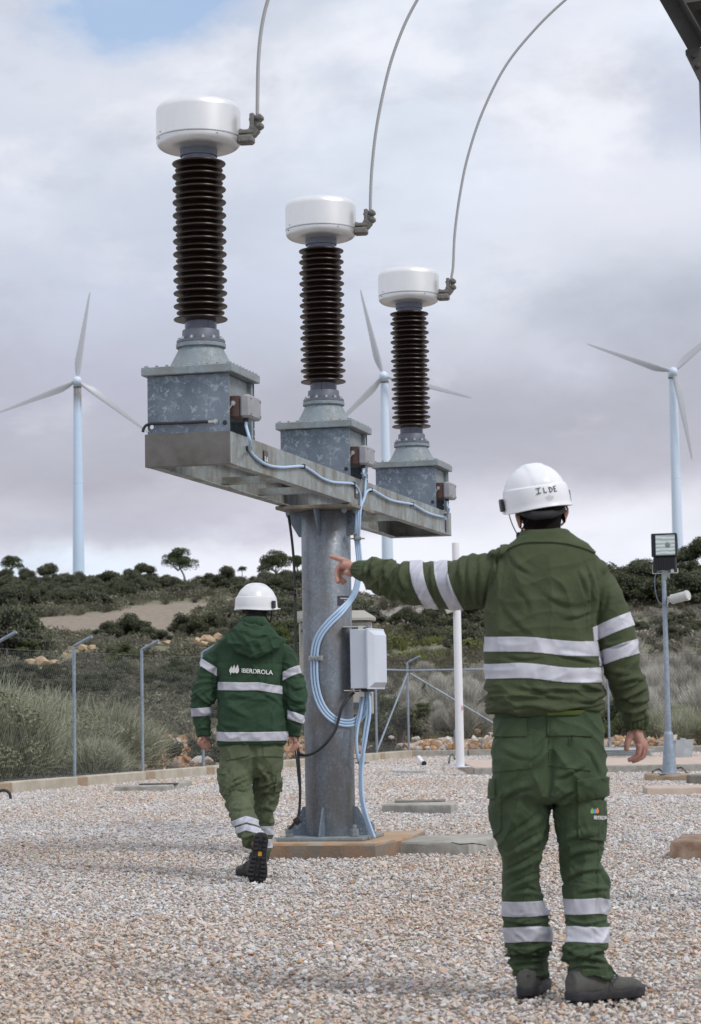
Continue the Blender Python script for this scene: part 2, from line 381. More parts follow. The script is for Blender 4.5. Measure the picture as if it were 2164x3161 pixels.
# ================================================================ support: column, plates, beam frame
G = cM * 1.0
sup = thing('steel_support', (G[0], G[1], 0.11), 'grey galvanised steel column and long beam frame carrying the three tall insulators', 'support')
m = MB(); m.lathe([(0.172, 0.125), (0.175, 0.13), (0.175, 2.398), (0.172, 2.402)], G, 64, cap=True); link('column', m, M_column, sup)
m = MB(); m.box(L(G, 0, 0, 0.1125), (0.62, 0.62, 0.025), AX, 0.004); link('base_plate', m, M_zinc, sup)
m = MB(); m.box(L(G, 0, 0, 2.4175), (0.56, 0.62, 0.026), AX, 0.004); link('top_plate', m, M_rusty, sup)
for a, b in ((1, 0), (-1, 0), (0, 1), (0, -1)):
    d = v * a + u * b; t = np.cross(d, zv) * 0.007
    o = G + d * 0.168
    m = MB(); m.prism([o + zv * 0.1255 - t, o + d * 0.135 + zv * 0.1255 - t, o + d * 0.132 + zv * 0.145 - t, o + d * 0.03 + zv * 0.325 - t, o + zv * 0.325 - t], 2 * t)
    link('gusset', m, M_spangle, sup)
    m = MB(); m.prism([o + zv * 2.404 - t, o + d * 0.125 + zv * 2.404 - t, o + d * 0.122 + zv * 2.385 - t, o + d * 0.03 + zv * 2.23 - t, o + zv * 2.23 - t], 2 * t)
    link('gusset', m, M_spangle, sup)
bolt = None
def anchor(p, up=1.0, s=1.0):
    global bolt
    if bolt is None:
        m = MB(); h = [(0.030, 0), (0.034, 0.002), (0.034, 0.006), (0.030, 0.006), (0.027, 0.008), (0.027, 0.030), (0.024, 0.032), (0.027, 0.034), (0.027, 0.056), (0.023, 0.058), (0.015, 0.058), (0.015, 0.080), (0.012, 0.083)]
        m.lathe(h[:4], (0, 0, 0), 20); m.lathe(h[4:10], (0, 0, 0), 6); m.lathe(h[9:], (0, 0, 0), 14); bolt = m.mesh('anchor_bolt'); _smooth(bolt, 35); bolt.materials.append(M_zinc)
    o = bpy.data.objects.new('anchor_bolt', bolt); COL.objects.link(o); o.parent = sup; o.location = Vector(np.array(p) - BASE[sup.name]); o.scale = (s, s, s * up); o.rotation_euler[2] = random.uniform(0, 1)
random.seed(3)
for a in (-1, 1):
    for b in (-1, 1):
        anchor(L(G, a * 0.235, b * 0.235, 0.1252)); anchor(L(G, a * 0.20, b * 0.24, 2.4042), -0.55, 0.75); anchor(L(G, a * 0.245, b * 0.12, 2.4042), -0.55, 0.6)
S0, S1 = -0.275, 5.514 + 0.275; BW = 0.262
def channel(p0, p1, inward, name, mat, h=0.19, fl=0.055, t=0.009, z0=BZ0):
    m = MB(); d = p1 - p0; ln = np.linalg.norm(d); d /= ln; c = (p0 + p1) / 2; ax = [inward, d, zv]
    m.box(c + inward * t / 2 + zv * (z0 + h / 2), (t, ln, h), ax, 0.002)
    m.box(c + inward * (t + fl / 2) + zv * (z0 + t / 2 + 0.0005), (fl, ln, t), ax, 0.002)
    m.box(c + inward * (t + fl / 2) + zv * (z0 + h - t / 2 - 0.0005), (fl, ln, t), ax, 0.002)
    return link(name, m, mat, sup)
for s in (-1, 1):
    channel(L(cA, s * BW, S0 + 0.012, 0), L(cA, s * BW, S1 - 0.012, 0), -s * v, 'side_channel', M_beam)
channel(L(cA, -BW, S0, 0), L(cA, BW, S0, 0), u, 'end_channel', M_beamend, 0.194, z0=BZ0 - 0.002)
channel(L(cA, -BW, S1, 0), L(cA, BW, S1, 0), -u, 'end_channel', M_beam, 0.194, z0=BZ0 - 0.002)
for s in (1.15, 1.95, 3.55, 4.35):
    m = MB(); m.box(L(cA, 0, s, BZ0 + 0.03), (0.50, 0.05, 0.008), AX); m.box(L(cA, 0, s + 0.021, BZ0 + 0.055), (0.50, 0.008, 0.042), AX); link('cross_member', m, M_beam, sup)
for s in (0, 2.757, 5.514):      # closing plates under each tank
    m = MB(); m.box(L(cA, 0, s, BZ1 - 0.018), (0.40, 0.46, 0.006), AX); link('carrier_plate', m, M_beam, sup)
for s, z in ((0.42, 2.53), (2.62, 2.53), (5.56, 2.50)):
    m = MB(); m.box(L(cA, BW + 0.006, s, z), (0.004, 0.085 if s < 5 else 0.05, 0.10), AX, 0.001); lab = link('label_plate', m, M_label, sup)
    if s < 5:
        tm = text_mesh('R-8' if s < 1 else 'S-8', 0.045, 0.001)
        tm.transform(Matrix(((u[0], 0, v[0], 0), (u[1], 0, v[1], 0), (0, 1, 0, 0), (0, 0, 0, 1))))
        tm.transform(Matrix.Translation(Vector(L(cA, BW + 0.0095, s - 0.036, z - 0.018))))
        t = link('lettering', tm, M_white, lab, smooth=None)
# dark plate with the word on the column
Yc = G[1]
def oncol(px, py, r=0.176):
    d = ray(px, py); o = CAM - G; a = d[0] ** 2 + d[1] ** 2; b = 2 * (o[0] * d[0] + o[1] * d[1]); c = o[0] ** 2 + o[1] ** 2 - r * r
    q = b * b - 4 * a * c
    t = (-b - math.sqrt(q)) / 2 / a if q > 0 else -b / 2 / a
    return CAM + d * t
pa, pb_ = oncol(1042, 1839, 0.1775), oncol(1076, 1870, 0.1775)
m = MB(); a0 = math.atan2(pa[1] - G[1], pa[0] - G[0]); a1 = a0 + 0.62; z1, z0_ = pa[2], pb_[2]
R_ = [[G + np.array([r * math.cos(a), r * math.sin(a), z]) for r, z in ((0.1765, z0_), (0.1765, z1), (0.178, z1), (0.178, z0_))] for a in np.linspace(a0, a1, 12)]
m.rings(R_); pl = link('name_plate', m, M_label, sup)
def wrap_text(txt, size, a_start, z, bold, par, mat=M_white, rr=0.1788):
    tm = text_mesh(txt, size, bold)
    for vv in tm.vertices:
        a = a_start + vv.co.x / rr; vv.co = Vector((G[0] + rr * math.cos(a), G[1] + rr * math.sin(a), z + vv.co.y))
    return link('lettering', tm, mat, par, smooth=None)
wrap_text('TRANSFORMADORES', 0.0115, a0 + 0.12, z1 - 0.022, 0.0003, pl); wrap_text('DE INTENSIDAD', 0.0095, a0 + 0.30, z1 - 0.038, 0.0002, pl)

# ================================================================ one current transformer (copied twice)
def make_ct():
    c = cA.copy(); b0 = L(c, 0, 0, BZ1)
    T = thing('current_transformer', b0, 'nearest and tallest looking transformer, zinc tank with black earth cable along its foot', 'transformer', 'current transformers in a row on the steel beam')
    Z = BZ1 + 0.003
    # tank
    m = MB(); m.box(L(c, 0, 0, Z + 0.225), (0.445, 0.47, 0.235), AX, 0.003); tank = link('tank', m, M_zinc, T)
    def plate(bpos, hole_sides, nm):
        m = MB(); hw = 0.2525; H = 0.342; hs = 0.04; cx = hw - 0.025
        t = 0.006
        m.box(L(c, 0, bpos, Z + (H + 0.07) / 2), (2 * hw, t, H - 0.07), AX, 0.001)
        x0 = -hw
        for sd_ in (-1, 1):
            cc = sd_ * cx
            if sd_ in hole_sides:
                ring = []; n = 16
                for k in range(n):
                    a = 2 * math.pi * (k + 0.5) / n; ca, sa = math.cos(a), math.sin(a); q = 0.025 / max(abs(ca), abs(sa))
                    ring.append(((ca * 0.013, sa * 0.013), (ca * q, sa * q)))
                vs = []
                for (i_, o_) in ring:
                    for bb in (-t / 2, t / 2):
                        for (x, z) in (i_, o_): vs.append(L(c, cc + x, bpos + bb, Z + 0.045 + z))
                fs = []
                for k in range(n):
                    k2 = (k + 1) % n; a_, b_ = 4 * k, 4 * k2
                    fs += [(a_, a_ + 1, b_ + 1, b_), (b_ + 2, b_ + 3, a_ + 3, a_ + 2), (a_ + 2, a_, b_, b_ + 2), (a_ + 1, a_ + 3, b_ + 3, b_ + 1)]
                m.add(vs, fs)
            else: m.box(L(c, cc, bpos, Z + 0.045), (0.05, t, 0.05), AX)
            m.box(L(c, cc, bpos, Z + 0.01), (0.05, t, 0.02), AX)
        m.box(L(c, 0, bpos, Z + 0.035), (2 * (hw - 0.05), t, 0.07), AX)
        return link(nm, m, M_spangle, T)
    plate(-0.245, (-1,), 'front_plate'); plate(0.245, (-1, 1), 'rear_plate')
    m = MB(); m.lathe([(0.014, 0), (0.012, 0.004)], L(c, 0.223, -0.2485, Z + 0.05), 16, [v, zv, -u]); link('plug', m, M_dark, T)
    for a in (-1, 1):
        m = MB(); m.box(L(c, a * 0.232, 0.222, Z + 0.17), (0.03, 0.035, 0.335), AX, 0.002); link('corner_post', m, M_zinc, T)
    # lid
    m = MB(); zl = Z + 0.344; m.box(L(c, 0, 0, zl + 0.026), (0.56, 0.56, 0.05), AX, 0.004)
    for k in range(9):
        for q in (-1, 1):
            m.lathe([(0.009, 0), (0.009, 0.008), (0.006, 0.011)], L(c, -0.25 + k * 0.0625, q * 0.262, zl + 0.051), 6)
            m.lathe([(0.009, 0), (0.009, 0.008), (0.006, 0.011)], L(c, q * 0.262, -0.25 + k * 0.0625, zl + 0.051), 6)
    link('lid', m, M_zinc, T)
    zh = 4.43
    m = MB(); m.lathe([(0.205, zl + 0.050), (0.20, zl + 0.056), (0.133, zh - 1.275), (0.133, zh - 1.262)], c, 48); link('cone', m, M_zinc, T)
    m = MB(); m.lathe([(0.146, zh - 1.268), (0.149, zh - 1.265), (0.149, zh - 1.246), (0.146, zh - 1.243)], c, 48); link('lower_flange', m, M_zinc, T)
    m = MB(); m.lathe([(0.140, zh - 1.243), (0.145, zh - 1.240), (0.146, zh - 1.225), (0.142, zh - 1.222), (0.114, zh - 1.219), (0.111, zh - 1.165), (0.109, zh - 1.160)], c, 48)
    fl = link('flange', m, M_flange, T)
    m = MB(); m.lathe([(0.011, 0), (0.011, 0.012), (0.007, 0.0125), (0.007, 0.018)], (0, 0, 0), 6); bm_ = m.mesh('bolt'); _smooth(bm_, 30); bm_.materials.append(M_steel)
    for k in range(12):
        a = 2 * math.pi * (k + 0.3) / 12; o = bpy.data.objects.new('bolt', bm_); COL.objects.link(o); o.parent = fl
        o.location = Vector((c[0] + 0.129 * math.cos(a), c[1] + 0.129 * math.sin(a), zh - 1.2218)) - Vector(BASE[fl.name])
    m = MB(); m.lathe([(0.0955, zh - 1.17), (0.0955, zh - 1.095)], c, 48); link('neck', m, M_glazesilver, T)
    # insulator with alternating sheds
    prof = [(0.094, zh - 1.108)]; z = zh - 1.094; k = 0
    while k < 25:
        R = 0.1615 if k % 2 == 0 else 0.1445
        prof += [(0.096, z - 0.014), (0.115, z - 0.009), (R - 0.012, z - 0.004), (R - 0.003, z - 0.005), (R, z + 0.000), (R - 0.002, z + 0.005), (0.112, z + 0.016), (0.0975, z + 0.0205)]
        z += 0.0394; k += 1
    prof.append((0.088, z - 0.016)); m = MB(); m.lathe(prof, c, 64); link('insulator', m, M_glaze, T, smooth=50)
    m = MB(); m.lathe([(0.103, zh - 0.138), (0.103, zh - 0.104)], c, 48); link('upper_neck', m, M_glazesilver, T)
    m = MB(); m.lathe([(0.104, zh - 0.106), (0.112, zh - 0.104), (0.113, zh - 0.062), (0.113, zh - 0.055)], c, 48); link('collar', m, M_flange, T)
    # head
    pr = [(0.108, zh - 0.064), (0.185, zh - 0.064)] + [(0.185 + 0.068 * math.sin(a), zh - 0.016 - 0.048 * math.cos(a)) for a in np.linspace(0.15, 1.571, 9)] + [(0.253, zh - 0.004), (0.249, zh - 0.002), (0.247, zh + 0.001)]
    m = MB(); m.lathe(pr, c, 96); hb = link('head_base', m, M_alubase, T, smooth=60)
    pr = [(0.246, zh - 0.001), (0.2485, zh + 0.0045), (0.254, zh + 0.007), (0.254, zh + 0.165)] + [(0.202 + 0.052 * math.cos(a), zh + 0.165 + 0.052 * math.sin(a)) for a in np.linspace(0.12, 1.571, 10)] + [(0.10, zh + 0.221), (0.01, zh + 0.223)]
    m = MB(); m.lathe(pr, c, 96); hd = link('head', m, M_alu, T, smooth=60)
    m = MB(); m.lathe([(0.2475, zh - 0.003), (0.2475, zh + 0.006)], c, 64, cap=False); link('gasket', m, M_dark, T)
    m = MB(); m.lathe([(0.0055, 0), (0.0055, 0.003), (0.002, 0.006)], (0, 0, 0), 10); sm_ = m.mesh('screw'); _smooth(sm_, 60); sm_.materials.append(M_steel)
    for az, dz, par in ((-150, 0.022, hd), (-155, -0.012, hb), (-60, -0.012, hb), (20, 0.022, hd), (110, -0.012, hb)):
        a = rad(az); o = bpy.data.objects.new('screw', sm_); COL.objects.link(o); o.parent = par
        d = Vector((math.cos(a), math.sin(a), 0)); o.rotation_euler = d.to_track_quat('Z', 'Y').to_euler()
        o.location = Vector(c) + d * 0.2535 + Vector((0, 0, zh + dz)) - Vector(BASE[par.name])
    # terminal clamp on the right of the head
    h = np.array([math.cos(rad(-8)), math.sin(rad(-8)), 0]); hn = np.array([-h[1], h[0], 0]); AH = [h, hn, zv]
    def H(a, b, z): return c + h * a + hn * b + zv * (zh + z)
    m = MB(); m.box(H(0.292, -0.012, -0.019), (0.10, 0.085, 0.052), AH, 0.012)
    for q in (-0.02, 0.025): m.lathe([(0.013, 0), (0.009, 0.006)], H(0.30 + q, -0.052, -0.026), 12, [h, zv, -hn])
    m.box(H(0.292, 0, 0.028), (0.115, 0.07, 0.030), AH, 0.008)
    m.prism([H(0.300, -0.03, 0.013), H(0.345, -0.03, 0.0), H(0.375, -0.03, 0.035), H(0.350, -0.03, 0.06), H(0.318, -0.03, 0.05)], hn * 0.06)
    m.box(H(0.332, 0, 0.092), (0.030, 0.066, 0.10), AH, 0.007)
    for q in (0.112, 0.063):
        m.box(H(0.374, -0.004, q), (0.050, 0.072, 0.046), AH, 0.016)
        m.lathe([(0.012, 0), (0.012, 0.004), (0.007, 0.004), (0.007, 0.009)], H(0.378, -0.040, q), 12, [h, zv, -hn])
        m.lathe([(0.010, 0), (0.008, 0.01)], H(0.318, 0.012, q), 6, [zv, hn, -h]); m.lathe([(0.010, 0), (0.008, 0.01)], H(0.26 + (0.112 - q), 0, 0.043), 6)
    link('terminal_clamp', m, M_cast, T)
    # junction box on the right flank
    jb = MB(); jb.box(L(c, 0.262, -0.11, Z + 0.148), (0.08, 0.20, 0.125), AX, 0.004); j = link('terminal_block', jb, M_jbbrown, T)
    m = MB(); m.lathe([(0.016, 0), (0.016, 0.008), (0.010, 0.008), (0.010, 0.016)], L(c, 0.262, -0.21, Z + 0.165), 14, [v, zv, -u])
    m.tube([L(c, 0.262, -0.222, Z + 0.165), L(c, 0.240, -0.226, Z + 0.125)], 0.006, 8); link('earth_stud', m, M_steel, j)
    m = MB(); m.box(L(c, 0.335, -0.10, Z + 0.148), (0.062, 0.235, 0.135), AX, 0.012)
    for a in (-0.09, 0.09):
        for q in (-0.045, 0.045): m.lathe([(0.007, 0), (0.007, 0.006), (0.004, 0.007)], L(c, 0.366, -0.10 + a, Z + 0.148 + q), 8, [u, zv, v])
    link('junction_box', m, M_jbgrey, T)
    m = MB(); m.lathe([(0.014, -0.022), (0.016, -0.02), (0.016, 0.0)], L(c, 0.325, -0.16, Z + 0.082), 12); link('cable_gland', m, M_dark, T)
    return T
ct = make_ct(); step = Vector((cB - cA) / 2)
for k, lab in ((1, 'middle transformer of the three, standing straight above the round steel column'), (2, 'farthest and smallest looking transformer, at the right end of the steel beam')):
    o = copy_tree(ct); o.location = ct.location + step * k; o['label'] = lab

# ================================================================ conductors
def wire(name, P, r, mat, label=None, cat=None, group=None, parent=None, k=8, n=10):
    Q = spline(P, k); m = MB(); m.tube(Q, r, n); o = link(name, m, mat, parent, base=None if parent is not None else Q[0], smooth=180)
    if label: tag(o, label, cat, group)
    return o
def strand_mat():
    m, nt, b = new_mat('twisted_strand'); Lk = nt.links
    tc = nd(nt, 'ShaderNodeTexCoord'); mp = nd(nt, 'ShaderNodeMapping'); mp.inputs['Rotation'].default_value = (0, rad(28), rad(20)); Lk.new(tc.outputs['Object'], mp.inputs[0])
    w = nd(nt, 'ShaderNodeTexWave', Scale=38.0); w.bands_direction = 'Z'; Lk.new(mp.outputs[0], w.inputs['Vector'])
    mx = nd(nt, 'ShaderNodeMix', data_type='RGBA'); mx.inputs[6].default_value = (0.26, 0.26, 0.27, 1); mx.inputs[7].default_value = (0.44, 0.44, 0.45, 1)
    Lk.new(w.outputs[1], mx.inputs[0]); Lk.new(mx.outputs[2], b.inputs['Base Color']); b.inputs['Roughness'].default_value = 0.5; b.inputs['Metallic'].default_value = 0.3
    bp = nd(nt, 'ShaderNodeBump'); bp.inputs['Strength'].default_value = 0.5; bp.inputs['Distance'].default_value = 0.003; Lk.new(w.outputs[1], bp.inputs['Height']); Lk.new(bp.outputs[0], b.inputs['Normal'])
    return m
M_strand = strand_mat()
h8 = np.array([math.cos(rad(-8)), math.sin(rad(-8)), 0])
for k, (P, lab) in enumerate((([(795, 300), (797, 200), (803, 120), (813, 55), (827, 0), (850, -70), (905, -180)], 'stranded wire rising from the nearest transformer, almost straight'),
               ([(1144, 600), (1148, 520), (1160, 410), (1180, 300), (1207, 190), (1245, 85), (1288, 0), (1340, -80), (1420, -180)], 'stranded wire curving up from the middle transformer'),
               ([(1399, 820), (1404, 720), (1420, 600), (1445, 480), (1490, 345), (1560, 205), (1650, 92), (1745, 0), (1850, -80), (1970, -150)], 'stranded wire arching widest to the right from the farthest transformer'))):
    c = cA + np.array(step) * k; st = c + h8 * 0.362 + zv * (4.43 + 0.03); Y0 = st[1]
    pts = [st, st + zv * 0.06, st + zv * 0.12] + [at(px, py, Y0 + 0.0 * i) for i, (px, py) in enumerate(P)]
    wire('conductor', pts, 0.0112, M_strand, lab, 'cable', 'wires rising from the transformers')

# ================================================================ pale blue cables along the beam
def pxs(P, ox, oy, s): return [(ox + x / s, oy + y / s) for x, y in P]
bp0 = L(cA, BW + 0.013, 0, BZ1)
def onbeam(P, off=0.0): return [onplane(x, y, bp0 + v * off, v) for x, y in P]
frontY = lambda q: np.array([q[0], q[1], q[2]])
c1 = pxs([(562, 470), (600, 512), (650, 540), (710, 549), (765, 546), (812, 545), (850, 566), (900, 600), (950, 618), (1000, 622), (1046, 627), (1068, 650), (1079, 690), (1079, 735)], 400, 1080, 1.515)
c2 = pxs([(1103, 590), (1101, 650), (1096, 700)], 400, 1080, 1.515)
c3 = pxs([(1478, 779), (1440, 776), (1390, 760), (1350, 737), (1322, 722), (1280, 715), (1220, 702), (1170, 675), (1132, 654), (1110, 662), (1098, 690)], 400, 1080, 1.515)
bund = pxs([(955, 160), (943, 330), (938, 470), (948, 580), (958, 700), (955, 800), (945, 900), (915, 1020), (855, 1120), (755, 1230), (645, 1340), (560, 1450), (515, 1560), (500, 1680), (498, 1800)], 820, 1520, 3.315) + \
       pxs([(500, 120), (512, 230), (545, 360), (600, 470), (670, 545), (750, 590), (835, 605), (910, 590), (968, 540), (1003, 460), (1022, 380), (1034, 280), (1040, 225)], 820, 2050, 3.315)
def bundle_pts(off):
    out = []
    T = np.gradient(np.array(bund), axis=0); T /= np.linalg.norm(T, axis=1)[:, None]
    for i, (x, y) in enumerate(bund):
        nx, ny = -T[i][1], T[i][0]; w = off * (1.0 if i > 8 else 0.65)
        x2, y2 = x + nx * w, y + ny * w
        q = oncol(x2, y2, 0.193)
        yy = q[1]; 
        yt = 15.90 if y < 1640 else (15.98 if x2 > 1080 else yy)
        if x2 > 1060: 
            f_ = min(1, (x2 - 1060) / 30); yt = yy * (1 - f_) + (15.96 if y > 1640 else 15.93) * f_
        out.append(at(x2, y2, yt))
    return out
gl = lambda k: L(cA + np.array(step) * k, 0.325, -0.16, BZ1 + 0.065)
CG = 'pale blue control cables of the transformers'
p1 = [gl(0), gl(0) - zv * 0.03] + [at(772, 1362, gl(0)[1] - 0.02)] + onbeam(c1) + bundle_pts(8.5)
p2 = [gl(1), gl(1) - zv * 0.05] + onbeam(c2, 0.004) + bundle_pts(0)
p3 = [gl(2), gl(2) - zv * 0.04, at(1386, 1572, gl(2)[1])] + onbeam(c3, 0.004) + bundle_pts(-8.5)
wire('control_cable', p1, 0.0094, M_cableblue, 'pale blue cable running from the nearest junction box along the beam and down the column', 'cable', CG)
wire('control_cable', p2, 0.0094, M_cableblue, 'pale blue cable dropping straight from the middle junction box down the column', 'cable', CG)
wire('control_cable', p3, 0.0094, M_cableblue, 'pale blue cable coming back along the beam from the farthest junction box', 'cable', CG)
# clips along the beam
clip = None
for (x, y) in pxs([(558, 460), (812, 545), (1047, 627), (1128, 655), (1322, 722), (1480, 774)], 400, 1080, 1.515):
    p = onplane(x, y, bp0, v)
    if clip is None:
        m = MB(); m.box((0, 0, 0), (0.030, 0.016, 0.030), AX, 0.004); m.box(-v * 0.012, (0.006, 0.045, 0.018), AX, 0.001); clip = m.mesh('cable_clip'); clip.materials.append(M_dark)
    o = bpy.data.objects.new('cable_clip', clip); COL.objects.link(o); o.parent = sup; o.location = Vector(p - BASE[sup.name])
# cables dropping from the cabinet to the ground
low = [pxs([(1050, 230), (1066, 400), (1066, 520), (1046, 650), (1026, 780), (1006, 900), (998, 1000), (990, 1100), (990, 1250), (1003, 1400), (1032, 1530), (1070, 1650), (1118, 1780)], 820, 2050, 3.315),
       pxs([(1028, 230), (1045, 400), (1040, 520), (1018, 650), (1002, 780), (988, 900), (983, 1000), (976, 1100), (976, 1250), (990, 1400), (1018, 1530), (1055, 1650), (1100, 1780)], 820, 2050, 3.315),
       pxs([(1008, 230), (1005, 330), (985, 430), (968, 540), (945, 640), (932, 760), (935, 860), (948, 950), (967, 1000), (965, 1100), (965, 1250), (978, 1400), (1003, 1530), (1042, 1650), (1088, 1775)], 820, 2050, 3.315),
       pxs([(985, 230), (978, 330), (962, 470), (935, 600), (925, 720), (928, 850), (940, 950), (955, 1000)], 820, 2050, 3.315)]
for i, P in enumerate(low):
    pts = []
    for (x, y) in P:
        t = (y - 2120) / (2590 - 2120); pts.append(at(x, y, 15.93 - 0.10 * t + 0.012 * i - 0.03 * max(0, t - 0.5)))
    wire('drop_cable', pts, 0.0098, M_cableblue, ['outermost pale blue cable dropping from the cabinet to the concrete foot', 'pale blue cable second from outside below the white cabinet', 'pale blue cable that bows toward the column below the white cabinet', 'short pale blue cable end tucked behind the lower clamp'][i], 'cable', 'pale blue cables below the white cabinet')
# stand-off clamps
def standoff(px, py, side, w, lab, front=False, n=3):
    T = None
    p = at(px, py, 15.93) if not front else oncol(px, py, 0.20)
    T = thing('cable_clamp', p, lab, 'clamp', 'steel clamps holding cables to the column')
    m = MB()
    if front:
        m.box(p + np.array([0, 0.012, 0]), (w, 0.008, 0.036), None, 0.002); link('bracket', m, M_steel, T); m = MB()
        for k in range(n): m.lathe([(0.006, 0), (0.005, 0.005)], p + np.array([(k - (n - 1) / 2) * 0.019 - 0.005, -0.017, 0]), 8, [(1, 0, 0), (0, 0, 1), (0, -1, 0)])
        m.box(p + np.array([-0.004, -0.012, 0]), (w * 0.80, 0.010, 0.030), None, 0.003); link('jaw', m, M_zinc, T)
    else:
        s = 1 if side > 0 else -1
        m.box(p + np.array([-s * 0.045, 0, 0.024]), (0.075, 0.03, 0.005), None, 0.001); m.box(p + np.array([-s * 0.026, 0, 0.004]), (0.006, 0.03, 0.044), None, 0.001); link('bracket', m, M_rusty, T)
        m = MB(); m.box(p + np.array([s * 0.002, 0, -0.005]), (0.05, 0.042, 0.026), None, 0.006); m.lathe([(0.005, 0), (0.005, 0.10)], p + np.array([-s * 0.05, 0, -0.006]), 8, [(0, 1, 0), (0, 0, s), (s, 0, 0)]); link('jaw', m, M_zinc if side > 0 else M_dark, T)
    return T
standoff(1104, 1660, 1, 0, 'steel clamp gripping the cables high on the right of the column')
standoff(1118, 2352, 1, 0, 'steel clamp gripping the cables low on the right of the column')
standoff(975, 2032, 1, 0.10, 'flat clamp holding the three cable loops on the column face', True)
standoff(905, 1829, -1, 0, 'dark clamp holding the black cable on the left of the column')
# black cables
bl = pxs([(226, 130), (232, 220), (258, 400), (282, 620), (298, 900), (304, 1200), (306, 1500), (308, 1800)], 820, 1520, 3.315) + pxs([(314, 500), (325, 800), (335, 950), (345, 1080), (352, 1250), (350, 1420), (340, 1530), (315, 1595), (275, 1650), (235, 1695)], 820, 2050, 3.315)
wire('earth_cable', [at(x, y, 15.98 - 0.10 * min(1, max(0, (y - 1560) / 900))) for x, y in bl], 0.0095, M_dark, 'thick black cable running down the left of the column to its foot', 'cable')
bl = pxs([(300, 870), (318, 1000), (332, 1150), (350, 1300), (356, 1420), (345, 1540), (326, 1600)], 820, 2050, 3.315)
wire('earth_cable', [at(x, y, 15.86) for x, y in bl], 0.0055, M_dark, 'thin black cable beside the thick one at the column foot', 'cable')
bl = pxs([(905, 290), (870, 322), (830, 370), (780, 450), (748, 560), (705, 690), (625, 800), (530, 885), (440, 928), (380, 932), (345, 915), (325, 860)], 820, 2050, 3.315)
wire('earth_cable', [at(x, y, (oncol(x, y, 0.235)[1] if 930 < x < 1085 else 15.88)) for x, y in bl], 0.0105, M_dark, 'black cable hanging in a loop across the front of the column', 'cable')
m = MB(); q = at(918, 2533, 15.83); m.box(q, (0.05, 0.02, 0.05), [(.8, 0, .6), (0, 1, 0), (-.6, 0, .8)], 0.006); m.lathe([(0.012, 0), (0.010, 0.012)], q + np.array([0, -0.01, 0]), 6, [(1, 0, 0), (0, 0, 1), (0, -1, 0)])
tag(link('cable_lug', m, M_dark, base=q), 'black lug bolting the earth cables to the left gusset', 'cable lug')
# earth cable along the first tank
P = pxs([(62, 385), (66, 368), (80, 352), (110, 345), (180, 344), (270, 341), (340, 337), (368, 336)], 400, 1080, 1.515)
q0 = L(cA, 0, -0.262, BZ1)
wire('earth_strap', [onplane(x, y, q0, -u) for x, y in P], 0.0085, M_dark, 'black earth cable lying along the foot of the nearest tank', 'cable')
e = onplane(*pxs([(404, 334)], 400, 1080, 1.515)[0], q0, -u); m = MB(); m.box(e - v * 0.028, (0.05, 0.008, 0.018), AX, 0.003); m.lathe([(0.014, 0), (0.014, 0.006), (0.009, 0.006), (0.009, 0.016)], e, 12, [v, zv, -u])
tag(link('cable_lug', m, M_steel, base=e), 'bright lug and bolt at the end of the tank earth cable', 'cable lug')

# ================================================================ cabinets on the column
rt = rad(22); cx_ = np.array([math.cos(rt), -math.sin(rt), 0]); cy_ = np.array([math.sin(rt), math.cos(rt), 0])
zt, zb = at(1131, 1942, 15.83)[2], at(1131, 2125, 15.83)[2]
crn = at(1131, 2030, 15.80); H_ = zt - zb
T = thing('control_cabinet', (crn[0], crn[1] + 0.15, zb), 'light grey steel cabinet with closed door on the right of the column', 'cabinet')
cc = np.array([crn[0], crn[1], 0]) - cx_ * 0.062 + cy_ * 0.15
AC = [cx_, cy_, zv]
m = MB(); m.box(cc + zv * (zb + H_ / 2), (0.125, 0.29, H_), AC, 0.004); link('body', m, M_cab, T)
m = MB(); dc = cc + cx_ * 0.070
m.box(dc + zv * (zb + H_ / 2), (0.016, 0.315, H_ + 0.012), AC, 0.003)
hh, ww = H_ / 2 - 0.006, 0.150
R0_ = [dc + cx_ * 0.0082 + cy_ * a * ww + zv * (zb + H_ / 2 + b * hh) for a, b in ((-1, -1), (1, -1), (1, 1), (-1, 1))]
R1_ = [dc + cx_ * 0.040 + cy_ * a * (ww - 0.035) + zv * (zb + H_ / 2 + b * (hh - 0.035)) for a, b in ((-1, -1), (1, -1), (1, 1), (-1, 1))]
m.rings([R0_, R1_]); link('door', m, M_cab, T, smooth=20)
for q in (zb - 0.012, zt + 0.02):
    m = MB(); m.box(np.array([G[0] + 0.19, cc[1] - 0.05, q]), (0.16, 0.10, 0.006)); m.box(np.array([G[0] + 0.235, cc[1] - 0.10, q - 0.02]), (0.035, 0.005, 0.05)); link('bracket', m, M_beige, T)
m = MB(); m.box(cc + zv * (zb - 0.012) - cy_ * 0.04, (0.10, 0.14, 0.022), AC, 0.004); link('gland_plate', m, M_dark, T)
